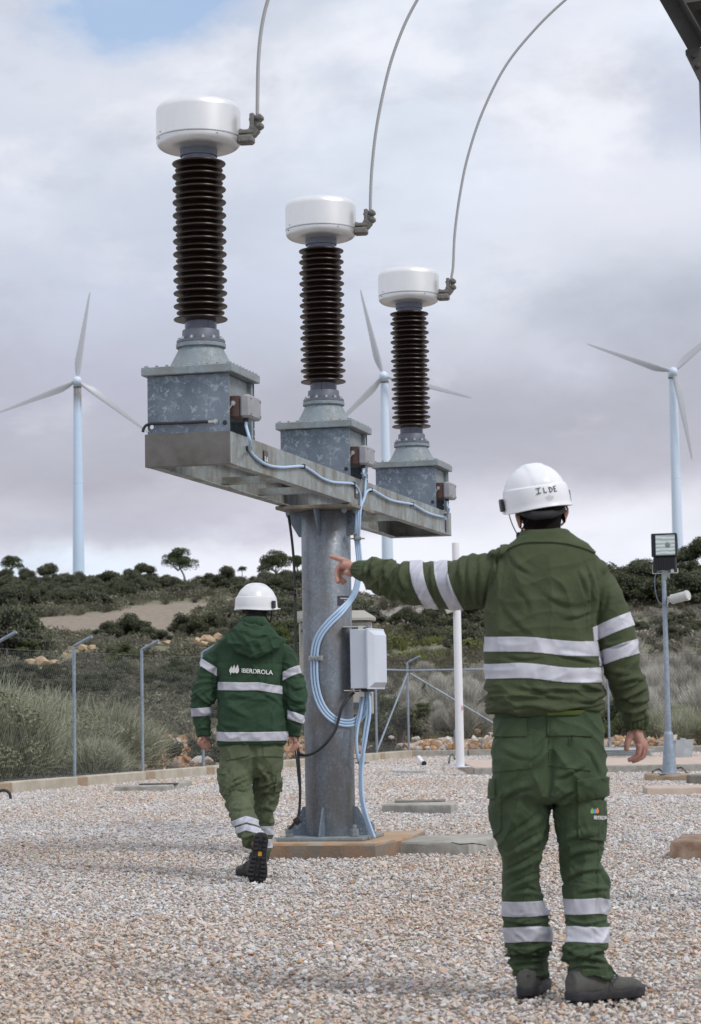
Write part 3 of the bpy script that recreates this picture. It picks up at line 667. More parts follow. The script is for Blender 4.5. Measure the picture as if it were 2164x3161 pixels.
# beige cabinet behind the column
Yb = 16.42
x0, x1 = at(924, 2000, Yb)[0], at(1150, 2000, Yb)[0]; zt2, zb2 = at(1100, 1920, Yb)[2], at(1100, 2205, Yb)[2]
T = thing('cable_cabinet', ((x0 + x1) / 2, Yb + 0.1, zb2), 'beige cabinet with sloping hood mounted behind the column', 'cabinet')
m = MB(); m.box(((x0 + x1) / 2, Yb + 0.11, (zt2 + zb2) / 2), (x1 - x0, 0.22, zt2 - zb2), None, 0.006); link('body', m, M_beige, T)
zh2 = at(1100, 1884, Yb)[2]; xa, xb = x0 - 0.012, x1 + 0.028
m = MB(); m.rings([[(xa, Yb - 0.03, zt2 + 0.012), (xb, Yb - 0.03, zt2 + 0.012), (xb, Yb + 0.24, zt2 + 0.012), (xa, Yb + 0.24, zt2 + 0.012)], [(xa, Yb - 0.03, zt2 + 0.03), (xb, Yb - 0.03, zt2 + 0.03), (xb, Yb + 0.24, zt2 + 0.03), (xa, Yb + 0.24, zt2 + 0.03)], [(xa + .0, Yb + 0.0, zh2), (xb - 0.085, Yb + 0.0, zh2), (xb - 0.085, Yb + 0.20, zh2), (xa, Yb + 0.20, zh2)]]); link('hood', m, M_beige, T, smooth=20)
m = MB(); m.box((x1 - 0.03, Yb - 0.004, zb2 + (zt2 - zb2) / 2), (0.004, 0.006, (zt2 - zb2) * 0.96)); m.box((x1 - 0.012, Yb - 0.006, zb2 + 0.17), (0.012, 0.012, 0.05)); link('door_edge', m, M_cab, T)
for q, w_ in ((zt2 - 0.06, 0.05), (zt2 - 0.60, 0.04)):
    m = MB(); m.box(((x0 + x1) / 2, Yb - 0.03, q), (x1 - x0 - 0.05, 0.05, w_), None, 0.003); m.box((x0 + 0.03, Yb - 0.058, q), (0.03, 0.01, 0.02)); link('bracket', m, M_flange, T)

# ================================================================ wall of steel at the upper right: gantry corner
M_gantry = simple('weathered_dark_steel', (0.045, 0.042, 0.038), 0.6, 0.3, 0.25, 7, bump=0.1)
Yg = 11.5
T = thing('steel_gantry', at(2180, 2600, Yg) * np.array([1, 1, 0]), 'dark steel gantry leg and lattice beam at the upper right edge', 'gantry')
def beamtube(P0, P1, w, d, name, mat=M_gantry, hollow=True):
    P0 = np.array(P0); P1 = np.array(P1); dd = P1 - P0; ln = np.linalg.norm(dd); dd /= ln
    side = np.cross(dd, (0, 1, 0)); side /= np.linalg.norm(side); dep = np.cross(dd, side)
    m = MB(); ax = [side, dd, dep]
    m.box((P0 + P1) / 2, (w, ln, 0.010), ax, 0.002); m.box((P0 + P1) / 2 + side * (w / 2 - 0.005) + dep * (d / 2), (0.010, ln, d), ax, 0.002)
    return link(name, m, mat, T)
beamtube(at(1962, -180, Yg), at(2152, 152, Yg), 0.085, 0.10, 'diagonal_angle'); beamtube(at(2035, -180, Yg + 0.25), at(2215, 152, Yg + 0.25), 0.07, 0.09, 'diagonal_angle')
m = MB(); a_, b_ = at(2092, 20, Yg + 0.02), at(2330, -22, Yg + 0.02); m.tube([a_, b_], 0.036, 4); link('lattice_bar', m, M_gantry, T)
m = MB(); m.prism([at(2117, 154, Yg - 0.02), at(2128, 148, Yg - 0.02), at(2260, 147, Yg - 0.02), at(2300, 420, Yg - 0.02), at(2158, 246, Yg - 0.02), at(2118, 166, Yg - 0.02)], (0, 0.02, 0)); g_ = link('gusset_plate', m, M_gantry, T)
for x, y in ((2142, 172), (2154, 203), (2190, 172)):
    m = MB(); m.lathe([(0.014, 0), (0.014, 0.01), (0.009, 0.012)], at(x, y, Yg - 0.02), 6, [(1, 0, 0), (0, 0, 1), (0, -1, 0)]); link('bolt', m, M_gantry, g_)
m = MB(); pt = at(2194, 205, Yg + 0.1); pb = at(2194, 900, Yg + 0.1); m.tube([(pt[0], Yg + 0.1, pt[2]), (pt[0] + 0.0, Yg + 0.1, 0)], 0.064, 24); link('leg', m, simple('painted_post', (0.11, 0.10, 0.12), 0.45, 0.4), T)
# ================================================================ people: tools
def voxel(mb, size, smooth=4, fac=0.5):
    o = bpy.data.objects.new('tmp', mb.mesh('tmp') if isinstance(mb, MB) else mb); COL.objects.link(o)
    r = o.modifiers.new('r', 'REMESH'); r.mode = 'VOXEL'; r.voxel_size = size; r.adaptivity = 0
    if smooth: s = o.modifiers.new('s', 'SMOOTH'); s.factor = fac; s.iterations = smooth
    dg = bpy.context.evaluated_depsgraph_get(); dg.update()
    me = bpy.data.meshes.new_from_object(o.evaluated_get(dg)); bpy.data.objects.remove(o); return me
def mverts(me):
    a = np.empty(len(me.vertices) * 3); me.vertices.foreach_get('co', a); return a.reshape(-1, 3)
def mnorm(me):
    a = np.empty(len(me.vertices) * 3); me.vertices.foreach_get('normal', a); return a.reshape(-1, 3)
def setv(me, V): me.vertices.foreach_set('co', np.ascontiguousarray(V).ravel()); me.update()
def proj(V):
    d = V - CAM; z = d @ _f; return 1082 + FPX * (d @ _R) / z, 1580.5 - FPX * (d @ _U) / z
def limb(mb, P, k=6, n=20, flat=None, up=(0, 0, 1)):
    """P: (px, py, Y, radius in px[, depth ratio]) -> tapered tube through those points"""
    A = np.array([np.concatenate([at(p[0], p[1], p[2]), [p[3] * p[2] / FPX, p[4] if len(p) > 4 else 1.0]]) for p in P])
    Q = spline(A, k); mb.tube(Q[:, :3], list(Q[:, 3]), n, flat=list(Q[:, 4]), up=up); return Q
def trunk(mb, P, n=40, ex=2.5, k=4):
    """P: (py, pxL, pxR, Y, depth in m) from the bottom up -> flattened stack of rings"""
    A = []
    for py, l, r, Y, d in P:
        a, b = at(l, py, Y), at(r, py, Y); A.append(np.concatenate([(a + b) / 2, [(b[0] - a[0]) / 2, d / 2]]))
    Q = spline(np.array(A), k); t = np.arange(n) * 2 * math.pi / n; R = []
    for q in Q:
        c, s = np.cos(t), np.sin(t); e = 2 / ex
        R.append(np.stack([q[0] + q[3] * np.sign(c) * abs(c) ** e, q[1] + q[4] * np.sign(s) * abs(s) ** e, np.full(n, q[2])], 1))
    mb.rings(R)
def iso_clip(me, fields, flt=None, offset=0.003, rim=0.004, name='patch', smooth_field=None):
    """cut the part of a garment where every field lies in its interval, lift it off along the normals and give it an edge"""
    V, N = mverts(me), mnorm(me); F = [f for f in fields]
    S = [np.asarray(f[0], float) for f in F]; ok = np.ones(len(V), bool)
    for s, (_, a, b) in zip(S, F):
        m = (b - a) * 0.6 + 0.02 * 0; ok &= (s > a - abs(m) - 1e-3) & (s < b + abs(m) + 1e-3)
    if flt is not None: ok &= flt
    out_v, out_n, idx, faces = [], [], {}, []
    for p in me.polygons:
        vs = p.vertices
        if not all(ok[i] for i in vs): continue
        poly = [(V[i], N[i], [s[i] for s in S]) for i in vs]
        for k, (_, a, b) in enumerate(F):
            for sgn, lim in ((1, a), (-1, -b)):
                new = []; n = len(poly)
                for i in range(n):
                    A_, B_ = poly[i], poly[(i + 1) % n]; da, db = sgn * A_[2][k] - lim, sgn * B_[2][k] - lim
                    if da >= 0: new.append(A_)
                    if (da >= 0) != (db >= 0):
                        t = da / (da - db); new.append((A_[0] + (B_[0] - A_[0]) * t, A_[1] + (B_[1] - A_[1]) * t, [x + (y - x) * t for x, y in zip(A_[2], B_[2])]))
                poly = new
                if len(poly) < 3: break
            if len(poly) < 3: break
        if len(poly) < 3: continue
        f = []
        for q in poly:
            key = (round(q[0][0], 5), round(q[0][1], 5), round(q[0][2], 5))
            if key not in idx: idx[key] = len(out_v); out_v.append(q[0]); out_n.append(q[1])
            j = idx[key]
            if not f or f[-1] != j: f.append(j)
        if f and f[0] == f[-1]: f.pop()
        if len(set(f)) >= 3 and len(set(f)) == len(f): faces.append(tuple(f))
    if not faces: return bpy.data.meshes.new(name)
    P, Nn = np.array(out_v), np.array(out_n); Nn /= np.linalg.norm(Nn, axis=1)[:, None] + 1e-9
    P1 = P + Nn * offset; n = len(P1); edges = {}
    for f in faces:
        for i in range(len(f)): edges[(f[i], f[(i + 1) % len(f)])] = 1
    low, fs = {}, list(faces); lv = []
    for (a, b) in edges:
        if (b, a) in edges: continue
        for q in (a, b):
            if q not in low: low[q] = n + len(lv); lv.append(P1[q] - Nn[q] * (offset + rim * 0.5))
        fs.append((b, a, low[a], low[b]))
    m2 = bpy.data.meshes.new(name); m2.from_pydata(np.vstack([P1] + ([np.array(lv)] if lv else [])).tolist(), [], fs); m2.update(); m2.validate()
    return m2
def seglocal(V, Q):
    """arc length along a polyline and signed radial parts of the nearest point"""
    P = Q[:, :3]; best = np.full(len(V), 1e9); T = np.zeros(len(V)); side = np.zeros((len(V), 3)); acc = 0
    for i in range(len(P) - 1):
        d = P[i + 1] - P[i]; l = np.linalg.norm(d)
        if l < 1e-6: continue
        t = np.clip(((V - P[i]) @ d) / l / l, 0, 1); q = V - (P[i] + t[:, None] * d); D = np.linalg.norm(q, axis=1)
        m = D < best; best[m] = D[m]; T[m] = acc + t[m] * l; side[m] = q[m]; acc += l
    return T, side, best
def ridge(n, p=1.6): return 1 - 2 * np.clip(np.abs(n) * 1.5, 0, 1) ** (1 / p)
def folds(me, fields, seed=0):
    """fields: (weight per vertex, coordinates (n,3), amplitude, ridge power) summed along the normal"""
    V, N = mverts(me), mnorm(me); D = np.zeros(len(V))
    for k, (w, C, a, p) in enumerate(fields):
        C = np.asarray(C) + seed * 5.1 + k * 3.3
        Wp = C + 0.55 * np.stack([pnoise(C * 0.7 + 11), pnoise(C * 0.7 + 23), pnoise(C * 0.7 + 37)], 1)
        D += w * a * (ridge(pnoise(Wp), p) if p else fbm(Wp, 3))
    setv(me, V + N * D[:, None])
def creases(me, L_, unit_m, facing=0.45, gain=1.0):
    """pressed and dragged creases: a rounded ridge with a sharper valley beside it along each drawn line"""
    V, N = mverts(me), mnorm(me); X, Y = proj(V); D = np.zeros(len(V)); ok = N[:, 1] < facing
    X = X + 3.0 * pnoise(V * 9) * 1.5; Y = Y + 3.0 * pnoise(V * 9 + 7) * 1.5
    for P, w, a in L_:
        Q = spline(np.array([(x, y, 0) for x, y in P], float), 6)[:, :2]; seg = np.linalg.norm(np.diff(Q, axis=0), axis=1); tot = seg.sum(); acc = 0
        m = ok & (X > Q[:, 0].min() - 4 * w) & (X < Q[:, 0].max() + 4 * w) & (Y > Q[:, 1].min() - 4 * w) & (Y < Q[:, 1].max() + 4 * w); idx = np.nonzero(m)[0]
        if len(idx) == 0: continue
        p = np.stack([X[idx], Y[idx]], 1); best = np.full(len(idx), 1e9); sg = np.zeros(len(idx)); tt_ = np.zeros(len(idx))
        for i in range(len(Q) - 1):
            d = Q[i + 1] - Q[i]; l2 = d @ d + 1e-9; t = np.clip(((p - Q[i]) @ d) / l2, 0, 1); q = p - Q[i] - t[:, None] * d; dd = np.hypot(q[:, 0], q[:, 1]); k = dd < best
            best[k] = dd[k]; sg[k] = np.sign(d[0] * q[k, 1] - d[1] * q[k, 0]); tt_[k] = (acc + t[k] * math.sqrt(l2)) / tot; acc += math.sqrt(l2)
        s = best * sg / w; env = np.sin(np.clip(tt_, 0, 1) * math.pi * .92 + .12) ** .7
        D[idx] += a * unit_m * gain * env * (np.exp(-s * s) - 1.0 * np.exp(-((s - 1.15) / .55) ** 2) - .25 * np.exp(-((s + 1.9) / .9) ** 2))
    setv(me, V + N * D[:, None])
def window(x, a, b, s):
    return 1 / (1 + np.exp(-(x - a) / s)) * 1 / (1 + np.exp((x - b) / s))
def conform(tm, me, place, off=0.002, maxd=0.4):
    """lay flat lettering on a garment: place() maps letter x, y to a world start point; then move along +Y onto the cloth"""
    b = bmesh.new(); b.from_mesh(tm)
    bmesh.ops.triangulate(b, faces=b.faces[:])
    lng = [e for e in b.edges if e.calc_length() > place.cell]
    bmesh.ops.subdivide_edges(b, edges=lng, cuts=2, use_grid_fill=False)
    tree = BVHTree.FromPolygons([tuple(q) for q in mverts(me)], [tuple(p.vertices) for p in me.polygons])
    for vv in b.verts:
        p = place(vv.co.x, vv.co.y); d = Vector(place.dir)
        hit = tree.ray_cast(Vector(p), d, maxd)
        vv.co = (hit[0] - d * off) if hit[0] is not None else Vector(p) + d * 0.2
    b.to_mesh(tm); b.free(); return tm
class Place:
    def __init__(s, o, x, y, d, cell): s.o, s.x, s.y, s.dir, s.cell = map(np.array, (o, x, y, d, cell))
    def __call__(s, a, b): return s.o + s.x * a + s.y * b

def cloth(name, a, b, rough=0.85, scale=9):
    m = simple(name, a, rough, 0.0, scale=scale, col2=b, spec=0.25, lo=0.3, hi=0.7)
    nt = m.node_tree; Lk = nt.links; bs = nt.nodes['Principled BSDF']
    bs.inputs['Sheen Weight'].default_value = 0.03; bs.inputs['Sheen Roughness'].default_value = 0.5
    tc = nd(nt, 'ShaderNodeTexCoord'); n1 = nd(nt, 'ShaderNodeTexNoise', Scale=16.0, Detail=7.0, Roughness=0.62); n1.inputs['Distortion'].default_value = 0.6; Lk.new(tc.outputs['Object'], n1.inputs['Vector'])
    n2 = nd(nt, 'ShaderNodeTexNoise', Scale=650.0, Detail=2.0); Lk.new(tc.outputs['Object'], n2.inputs['Vector'])
    b1 = nd(nt, 'ShaderNodeBump'); b1.inputs['Strength'].default_value = 0.55; b1.inputs['Distance'].default_value = 0.01; Lk.new(n1.outputs[0], b1.inputs['Height'])
    b2 = nd(nt, 'ShaderNodeBump'); b2.inputs['Strength'].default_value = 0.3; b2.inputs['Distance'].default_value = 0.001; Lk.new(n2.outputs[0], b2.inputs['Height']); Lk.new(b1.outputs[0], b2.inputs['Normal'])
    Lk.new(b2.outputs[0], bs.inputs['Normal']); return m
M_jacket1 = cloth('olive_jacket_cloth', (0.047, 0.062, 0.030), (0.066, 0.083, 0.042))
M_trouser1 = cloth('green_trouser_cloth', (0.039, 0.062, 0.032), (0.059, 0.086, 0.046))
M_jacket2 = cloth('dark_green_jacket_cloth', (0.022, 0.052, 0.028), (0.033, 0.069, 0.039))
M_trouser2 = cloth('sage_trouser_cloth', (0.076, 0.097, 0.053), (0.108, 0.130, 0.074))
M_tape = simple('reflective_tape', (0.40, 0.41, 0.47), 0.58, 0.08, scale=9, col2=(0.56, 0.57, 0.63), bump=0.10, bscale=22)
M_skin = simple('skin', (0.34, 0.165, 0.125), 0.6, 0.0, scale=30, col2=(0.47, 0.27, 0.215), bump=0.12, bscale=90)
M_skin.node_tree.nodes['Principled BSDF'].inputs['Subsurface Weight'].default_value = 0.06
M_hair = simple('dark_hair', (0.009, 0.007, 0.006), 0.9, 0.0, 0.4, 60, bump=0.5, bscale=220, spec=0.1)
M_helmet = simple('white_helmet', (0.72, 0.73, 0.76), 0.3, 0.0, 0.03, 6, bump=0.02)
M_black = simple('black_fabric', (0.012, 0.012, 0.015), 0.75, 0.0, 0.2, 20)
M_plastic = simple('black_plastic', (0.015, 0.016, 0.02), 0.4, 0.0, 0.1, 20)
M_boot = simple('grey_suede', (0.050, 0.052, 0.046), 0.85, 0.0, scale=14, col2=(0.092, 0.092, 0.083), bump=0.25, bscale=60)
M_sole = simple('dark_rubber_sole', (0.014, 0.014, 0.018), 0.75, 0.0, scale=18, col2=(0.03, 0.03, 0.034), bump=0.3, bscale=40)
M_ink = simple('marker_ink', (0.012, 0.012, 0.02), 0.5)
M_print = simple('grey_small_print', (0.28, 0.28, 0.31), 0.5)
M_yellow = simple('yellow_patch', (0.55, 0.30, 0.02), 0.5)
M_lime = simple('lime_shirt', (0.12, 0.16, 0.035), 0.8)

def frame(yaw, roll, pitch=0):
    """local axes (x right, y forward, z up) of a head: yaw > 0 turns left, roll > 0 lifts the right side"""
    M = Matrix.Rotation(yaw, 3, 'Z') @ Matrix.Rotation(-roll, 3, 'Y') @ Matrix.Rotation(pitch, 3, 'X')
    A = np.array(M).T; return A      # rows = axes in world
def helmet(par, c, A, s=1.0, name_txt=None):
    """hard hat with a back panel, crown ridges, peak, clips; c = centre of the rim plane"""
    A = np.asarray(A); n, mm = 72, 26
    def surf(t, h, thick=0.0):
        f = (1 - min(1, h / 0.150) ** 2.5) ** (1 / 2.15) if h < 0.1499 else 0.0
        a, b = 0.1115 + thick, (0.142 if math.sin(t) > 0 else 0.134) + thick
        ct, st = math.cos(t), math.sin(t); e = 0.92
        x = a * math.copysign(abs(ct) ** e, ct) * f; y = b * math.copysign(abs(st) ** e, st) * f; g = 1.0
        back = 1 / (1 + math.exp((st + 0.02) / 0.05))
        if h < 0.068: g += 0.052 * (0.35 + 0.65 * back)
        if 0.068 <= h < 0.072: g += 0.052 * (0.35 + 0.65 * back) * (0.072 - h) / 0.004
        if h >= 0.068:
            w = abs(x)
            if w < 0.036: g += 0.034 * min(1, (0.036 - w) / 0.005) * min(1, (h - 0.068) / 0.01)
        if h < 0.012: g += 0.035 * (1 - h / 0.012)
        z = h - 0.012 * (0.5 + 0.5 * math.cos(2 * t)) * max(0, 1 - h / 0.05) - (0.006 if st < 0 else 0) * abs(st) * max(0, 1 - h / 0.04)
        return np.array([x * g, y * g, z + (0.0035 * min(1, max(0, (0.036 - abs(x)) / 0.005)) if h > 0.12 else 0)]) * s
    hs = [0, 0.003, 0.008, 0.013, 0.02, 0.035, 0.05, 0.062, 0.0675, 0.0725, 0.08, 0.09, 0.10, 0.11, 0.118, 0.126, 0.132, 0.137, 0.141, 0.144, 0.1465, 0.148, 0.1492]
    R = [[np.asarray(c) + surf(2 * math.pi * j / n, h) @ A for j in range(n)] for h in hs]
    inner = [[np.asarray(c) + (surf(2 * math.pi * j / n, h) * np.array([0.955, 0.965, 1]) + np.array([0, 0, -0.002])) @ A for j in range(n)] for h in (0.0, 0.05, 0.10)]
    m = MB(); m.rings([inner[2], inner[1], inner[0]] + R)
    # peak at the front
    pk = []
    for k in range(19):
        t = rad(28 + 124 * k / 18); q = surf(t, 0.004); o = np.array([math.cos(t) * 0.5, 1, 0]); ext = 0.034 * math.sin(math.pi * k / 18) ** 0.7 * s
        pk.append((q * np.array([.98, .98, 1]), q + o * ext + np.array([0, 0, -0.010 * s * math.sin(math.pi * k / 18)])))
    vs, fs = [], []
    for a_, b_ in pk:
        for q in (a_, b_): vs += [np.asarray(c) + q @ A, np.asarray(c) + (q - np.array([0, 0, 0.003])) @ A]
    for k in range(18):
        i, j = 4 * k, 4 * k + 4; fs += [(i, i + 2, j + 2, j), (i + 1, j + 1, j + 3, i + 3), (i + 2, i + 3, j + 3, j + 2)]
    m.add(vs, [tuple(reversed(f)) for f in fs])
    h = link('helmet', m, M_helmet, par, smooth=32)
    for sd in (-1, 1):
        p = np.asarray(c) + (np.array([sd * 0.1225, 0.012, 0.020]) * s) @ A
        ax = [(np.array(A[0]) * 1.0), A[1], A[2]]
        q = MB(); q.box(p, np.array([0.012, 0.034, 0.046]) * s, ax, 0.004); link('clip', q, M_plastic, h)
    def onback(t0, z0, x, y, off=0.0022):
        # wrap a flat mark round the back panel
        tt = -math.pi / 2 + t0 + x / (0.135 * s); return np.asarray(c) + (surf(tt, max(0.013, (z0 + y) / s)) + surf(tt, 0.03) / np.linalg.norm(surf(tt, 0.03)) * off) @ A
    return h, onback
def boot(par, heel, f, nrm, L_=0.30, s=1.0, label=None, vox=0.004, flip=1, lace=True, patch=False):
    """work boot: heel = back end of the sole at ground level, f = toe direction, nrm = up"""
    f = np.array(f, float); f /= np.linalg.norm(f); nrm = np.array(nrm, float); nrm -= f * (nrm @ f); nrm /= np.linalg.norm(nrm); sx = np.cross(f, nrm)
    def P(a, b, h): return np.asarray(heel) + (f * a + sx * b * flip + nrm * h) * s
    B = MB(); n = 24; R = []
    st = [(0.004, 0.020, 0.03, 0.07), (0.012, 0.034, 0.022, 0.105), (0.05, 0.040, 0.022, 0.118), (0.10, 0.041, 0.022, 0.112), (0.14, 0.043, 0.022, 0.098), (0.18, 0.048, 0.022, 0.083), (0.22, 0.052, 0.022, 0.074), (0.255, 0.050, 0.022, 0.070), (0.280, 0.040, 0.022, 0.060), (0.294, 0.022, 0.026, 0.045)]
    for a, w, z0, z1 in st:
        ring = []
        for k in range(n):
            t = 2 * math.pi * k / n; ct, sn = math.cos(t), math.sin(t); e = 0.8
            ring.append(P(a, w * math.copysign(abs(ct) ** e, ct) * (1 - 0.25 * max(0, sn)) + 0.004 * (a / .3), (z0 + z1) / 2 + (z1 - z0) / 2 * math.copysign(abs(sn) ** e, sn)))
        R.append(ring)
    B.rings(R)
    B.tube([P(0.064, 0, 0.06), P(0.072, 0, 0.10), P(0.078, 0, 0.13), P(0.080, 0, 0.155)], [0.038 * s, 0.038 * s, 0.037 * s, 0.037 * s], 20, flat=1.0, up=tuple(sx))
    me = voxel(B, vox, 5); b = link('boot', me, M_boot, par, smooth=180)
    if label: b['label'] = label
    # sole
    out = [(0.0, 0.0), (0.004, 0.022), (0.018, 0.035), (0.05, 0.0405), (0.10, 0.0395), (0.14, 0.041), (0.18, 0.049), (0.22, 0.055), (0.25, 0.054), (0.275, 0.044), (0.295, 0.026), (0.302, 0.0)]
    ol = spline(np.array(out), 3); ol = list(ol) + [(a, -b_) for a, b_ in ol[::-1][1:-1]]
    S = MB(); rr = []
    for h, g in ((0.010, 0.97), (0.012, 1.0), (0.028, 1.02), (0.036, 1.0), (0.040, 0.94)):
        rr.append([P(0.15 + (a - 0.15) * g, b_ * g + 0.003 * (a / .3), h + (0.012 * max(0, (a - 0.24) / 0.06) ** 2) + (0.004 * math.sin(a * 60) if h > .03 else 0)) for a, b_ in ol])
    S.rings(rr)
    for k in range(12):        # tread lugs
        a = 0.018 + k * 0.0245
        if 0.105 < a < 0.135: continue
        w = np.interp(a, [o[0] for o in out], [o[1] for o in out])
        for sd in (-1, 1):
            S.box(P(a, sd * w * 0.62, 0.005 + 0.012 * max(0, (a - 0.24) / 0.06) ** 2), (w * 0.62, 0.015, 0.011), [sx * flip, f, nrm], 0.002)
        if k % 2: S.box(P(a, 0, 0.006), (0.016, 0.014, 0.009), [sx, f, nrm], 0.002)
    so = link('sole', S, M_sole, b, smooth=35)
    if patch:
        q = MB(); q.box(P(0.118, 0.004, 0.0085), (0.022, 0.026, 0.006), [sx, f, nrm], 0.001); link('patch', q, M_yellow, so)
    if lace:
        Z = MB()
        for k in range(4):
            a = 0.115 + k * 0.022; h = np.interp(a, [x[0] for x in st], [x[3] for x in st]) + 0.002
            Z.tube(spline([P(a, -0.026, h - 0.012), P(a + 0.004, -0.012, h), P(a + 0.008, 0.012, h), P(a + 0.010, 0.026, h - 0.012)], 4), 0.0022 * s, 6)
        for sd in (-1, 1):
            Z.tube(spline([P(0.118, 0, 0.112), P(0.126, sd * 0.02, 0.122), P(0.150, sd * 0.045, 0.105), P(0.165, sd * 0.052, 0.080), P(0.150, sd * 0.055, 0.075), P(0.130, sd * 0.04, 0.09), P(0.120, sd * 0.01, 0.112)], 5), 0.0022 * s, 6)
            Z.tube(spline([P(0.118, 0, 0.112), P(0.13, sd * 0.03, 0.105), P(0.14, sd * 0.050, 0.07), P(0.142, sd * 0.056, 0.05)], 5), 0.0022 * s, 6)
        link('laces', Z, M_plastic, b, smooth=180)
    return b
def headshape(B, c, A, s=1.0):
    """skull, jaw, nose, brow, lips, ears (local x right, y forward, z up from the skull centre)"""
    A = np.asarray(A); P = lambda x, y, z: np.asarray(c) + (np.array([x, y, z]) * s) @ A
    B.ell(P(0, -0.008, 0.02), np.array([0.076, 0.097, 0.098]) * s, 24, 16, A)
    B.ell(P(0, 0.022, -0.045), np.array([0.058, 0.070, 0.070]) * s, 20, 14, A)
    B.ell(P(0, 0.060, -0.092), np.array([0.026, 0.024, 0.020]) * s, 14, 10, A)
    B.tube([P(0, 0.088, 0.010), P(0, 0.104, -0.018), P(0, 0.112, -0.033)], [0.008 * s, 0.011 * s, 0.014 * s], 10)
    B.tube([P(-0.040, 0.074, 0.024), P(0, 0.092, 0.028), P(0.040, 0.074, 0.024)], 0.011 * s, 10)
    B.tube([P(-0.022, 0.086, -0.060), P(0, 0.095, -0.061), P(0.022, 0.086, -0.060)], 0.0075 * s, 8)
    for sd in (-1, 1):
        B.ell(P(sd * 0.031, 0.073, 0.008), np.array([0.013, 0.012, 0.010]) * s, 12, 8, A)
        B.ell(P(sd * 0.046, 0.060, -0.022), np.array([0.020, 0.022, 0.018]) * s, 12, 8, A)
        q = [P(sd * 0.070, 0.004, -0.066), P(sd * 0.079, 0.000, -0.056), P(sd * 0.092, -0.014, -0.030), P(sd * 0.095, -0.018, -0.008), P(sd * 0.088, -0.010, 0.006), P(sd * 0.077, 0.002, 0.004)]
        B.tube(spline(q, 4), [0.0045 * s] * (4 * (len(q) - 1) + 1), 8)
        B.ell(P(sd * 0.083, -0.003, -0.028), np.array([0.006, 0.016, 0.032]) * s, 12, 8, A)
def fingers(B, lst):
    for P in lst: limb(B, P, 5, 12)

# ================================================================ near man, pointing
Yn = 7.92
foot_l, foot_r = onz(1634, 3078, 0), onz(1772, 3092, 0)
person1 = None
hc = at(1667, 1572, Yn + 0.02); HA = frame(rad(12), rad(6), 0)
B = MB(); headshape(B, hc, HA)
limb(B, [(1672, 1600, Yn + 0.02, 56), (1676, 1650, Yn + 0.0, 54), (1680, 1700, Yn - 0.01, 64)], 4, 24)
trunk(B, [(2420, 1600, 1800, Yn, 0.14), (2350, 1560, 1830, Yn, 0.20), (2200, 1570, 1820, Yn, 0.19), (2000, 1545, 1815, Yn, 0.20), (1850, 1540, 1825, Yn, 0.21), (1760, 1550, 1830, Yn, 0.18), (1700, 1610, 1770, Yn, 0.15)])
limb(B, [(1835, 1790, Yn, 40), (1890, 1930, Yn, 36), (1925, 2060, Yn + 0.0, 32), (1958, 2190, Yn + 0.07, 25), (1962, 2245, Yn + 0.09, 21)], 5)
limb(B, [(1540, 1770, Yn, 40), (1400, 1800, Yn + 0.10, 36), (1280, 1800, Yn + 0.18, 32), (1160, 1768, Yn + 0.27, 26), (1112, 1757, Yn + 0.30, 20)], 5)
limb(B, [(1610, 2440, Yn, 60), (1609, 2640, Yn + 0.03, 48), (1618, 2800, Yn + 0.06, 42), (1632, 2990, Yn + 0.13, 32), (1633, 3040, Yn + 0.14, 32)], 5)
limb(B, [(1788, 2440, Yn, 60), (1792, 2640, Yn + 0.02, 48), (1812, 2800, Yn + 0.0, 42), (1815, 2990, Yn - 0.02, 32), (1815, 3040, Yn - 0.02, 32)], 5)
Yh = Yn + 0.33      # pointing hand
limb(B, [(1114, 1758, Yn + 0.30, 20, .8), (1096, 1756, Yh - .01, 20, .8), (1078, 1748, Yh, 21, .75), (1060, 1744, Yh + .01, 17, .8)], 5, 18)
fingers(B, [[(1078, 1737, Yh, 9.5), (1060, 1729, Yh + .01, 8.6), (1046, 1725, Yh + .015, 8.2), (1032, 1721, Yh + .02, 7.2), (1016, 1717, Yh + .025, 6.0)],
            [(1068, 1742, Yh + .01, 9), (1047, 1750, Yh + .02, 9.2), (1040, 1765, Yh + .02, 8.2), (1040, 1785, Yh + .01, 7.6), (1045, 1800, Yh - .005, 7.0)],
            [(1072, 1748, Yh + .03, 9), (1052, 1758, Yh + .045, 8.8), (1046, 1774, Yh + .045, 8), (1052, 1790, Yh + .03, 7.4), (1060, 1801, Yh + .01, 6.8)],
            [(1078, 1754, Yh + .05, 8), (1060, 1764, Yh + .065, 8), (1054, 1778, Yh + .06, 7.2), (1060, 1790, Yh + .045, 6.6), (1067, 1797, Yh + .03, 6)],
            [(1094, 1766, Yh - .02, 11), (1084, 1772, Yh - .03, 9.5), (1074, 1770, Yh - .03, 8.5), (1064, 1764, Yh - .025, 7.5)]])
Yr = Yn + 0.09      # hanging hand
limb(B, [(1962, 2245, Yr, 22, .8), (1968, 2270, Yr, 26, .7), (1976, 2292, Yr + .005, 25, .7), (1981, 2306, Yr + .01, 18, .8)], 5, 18)
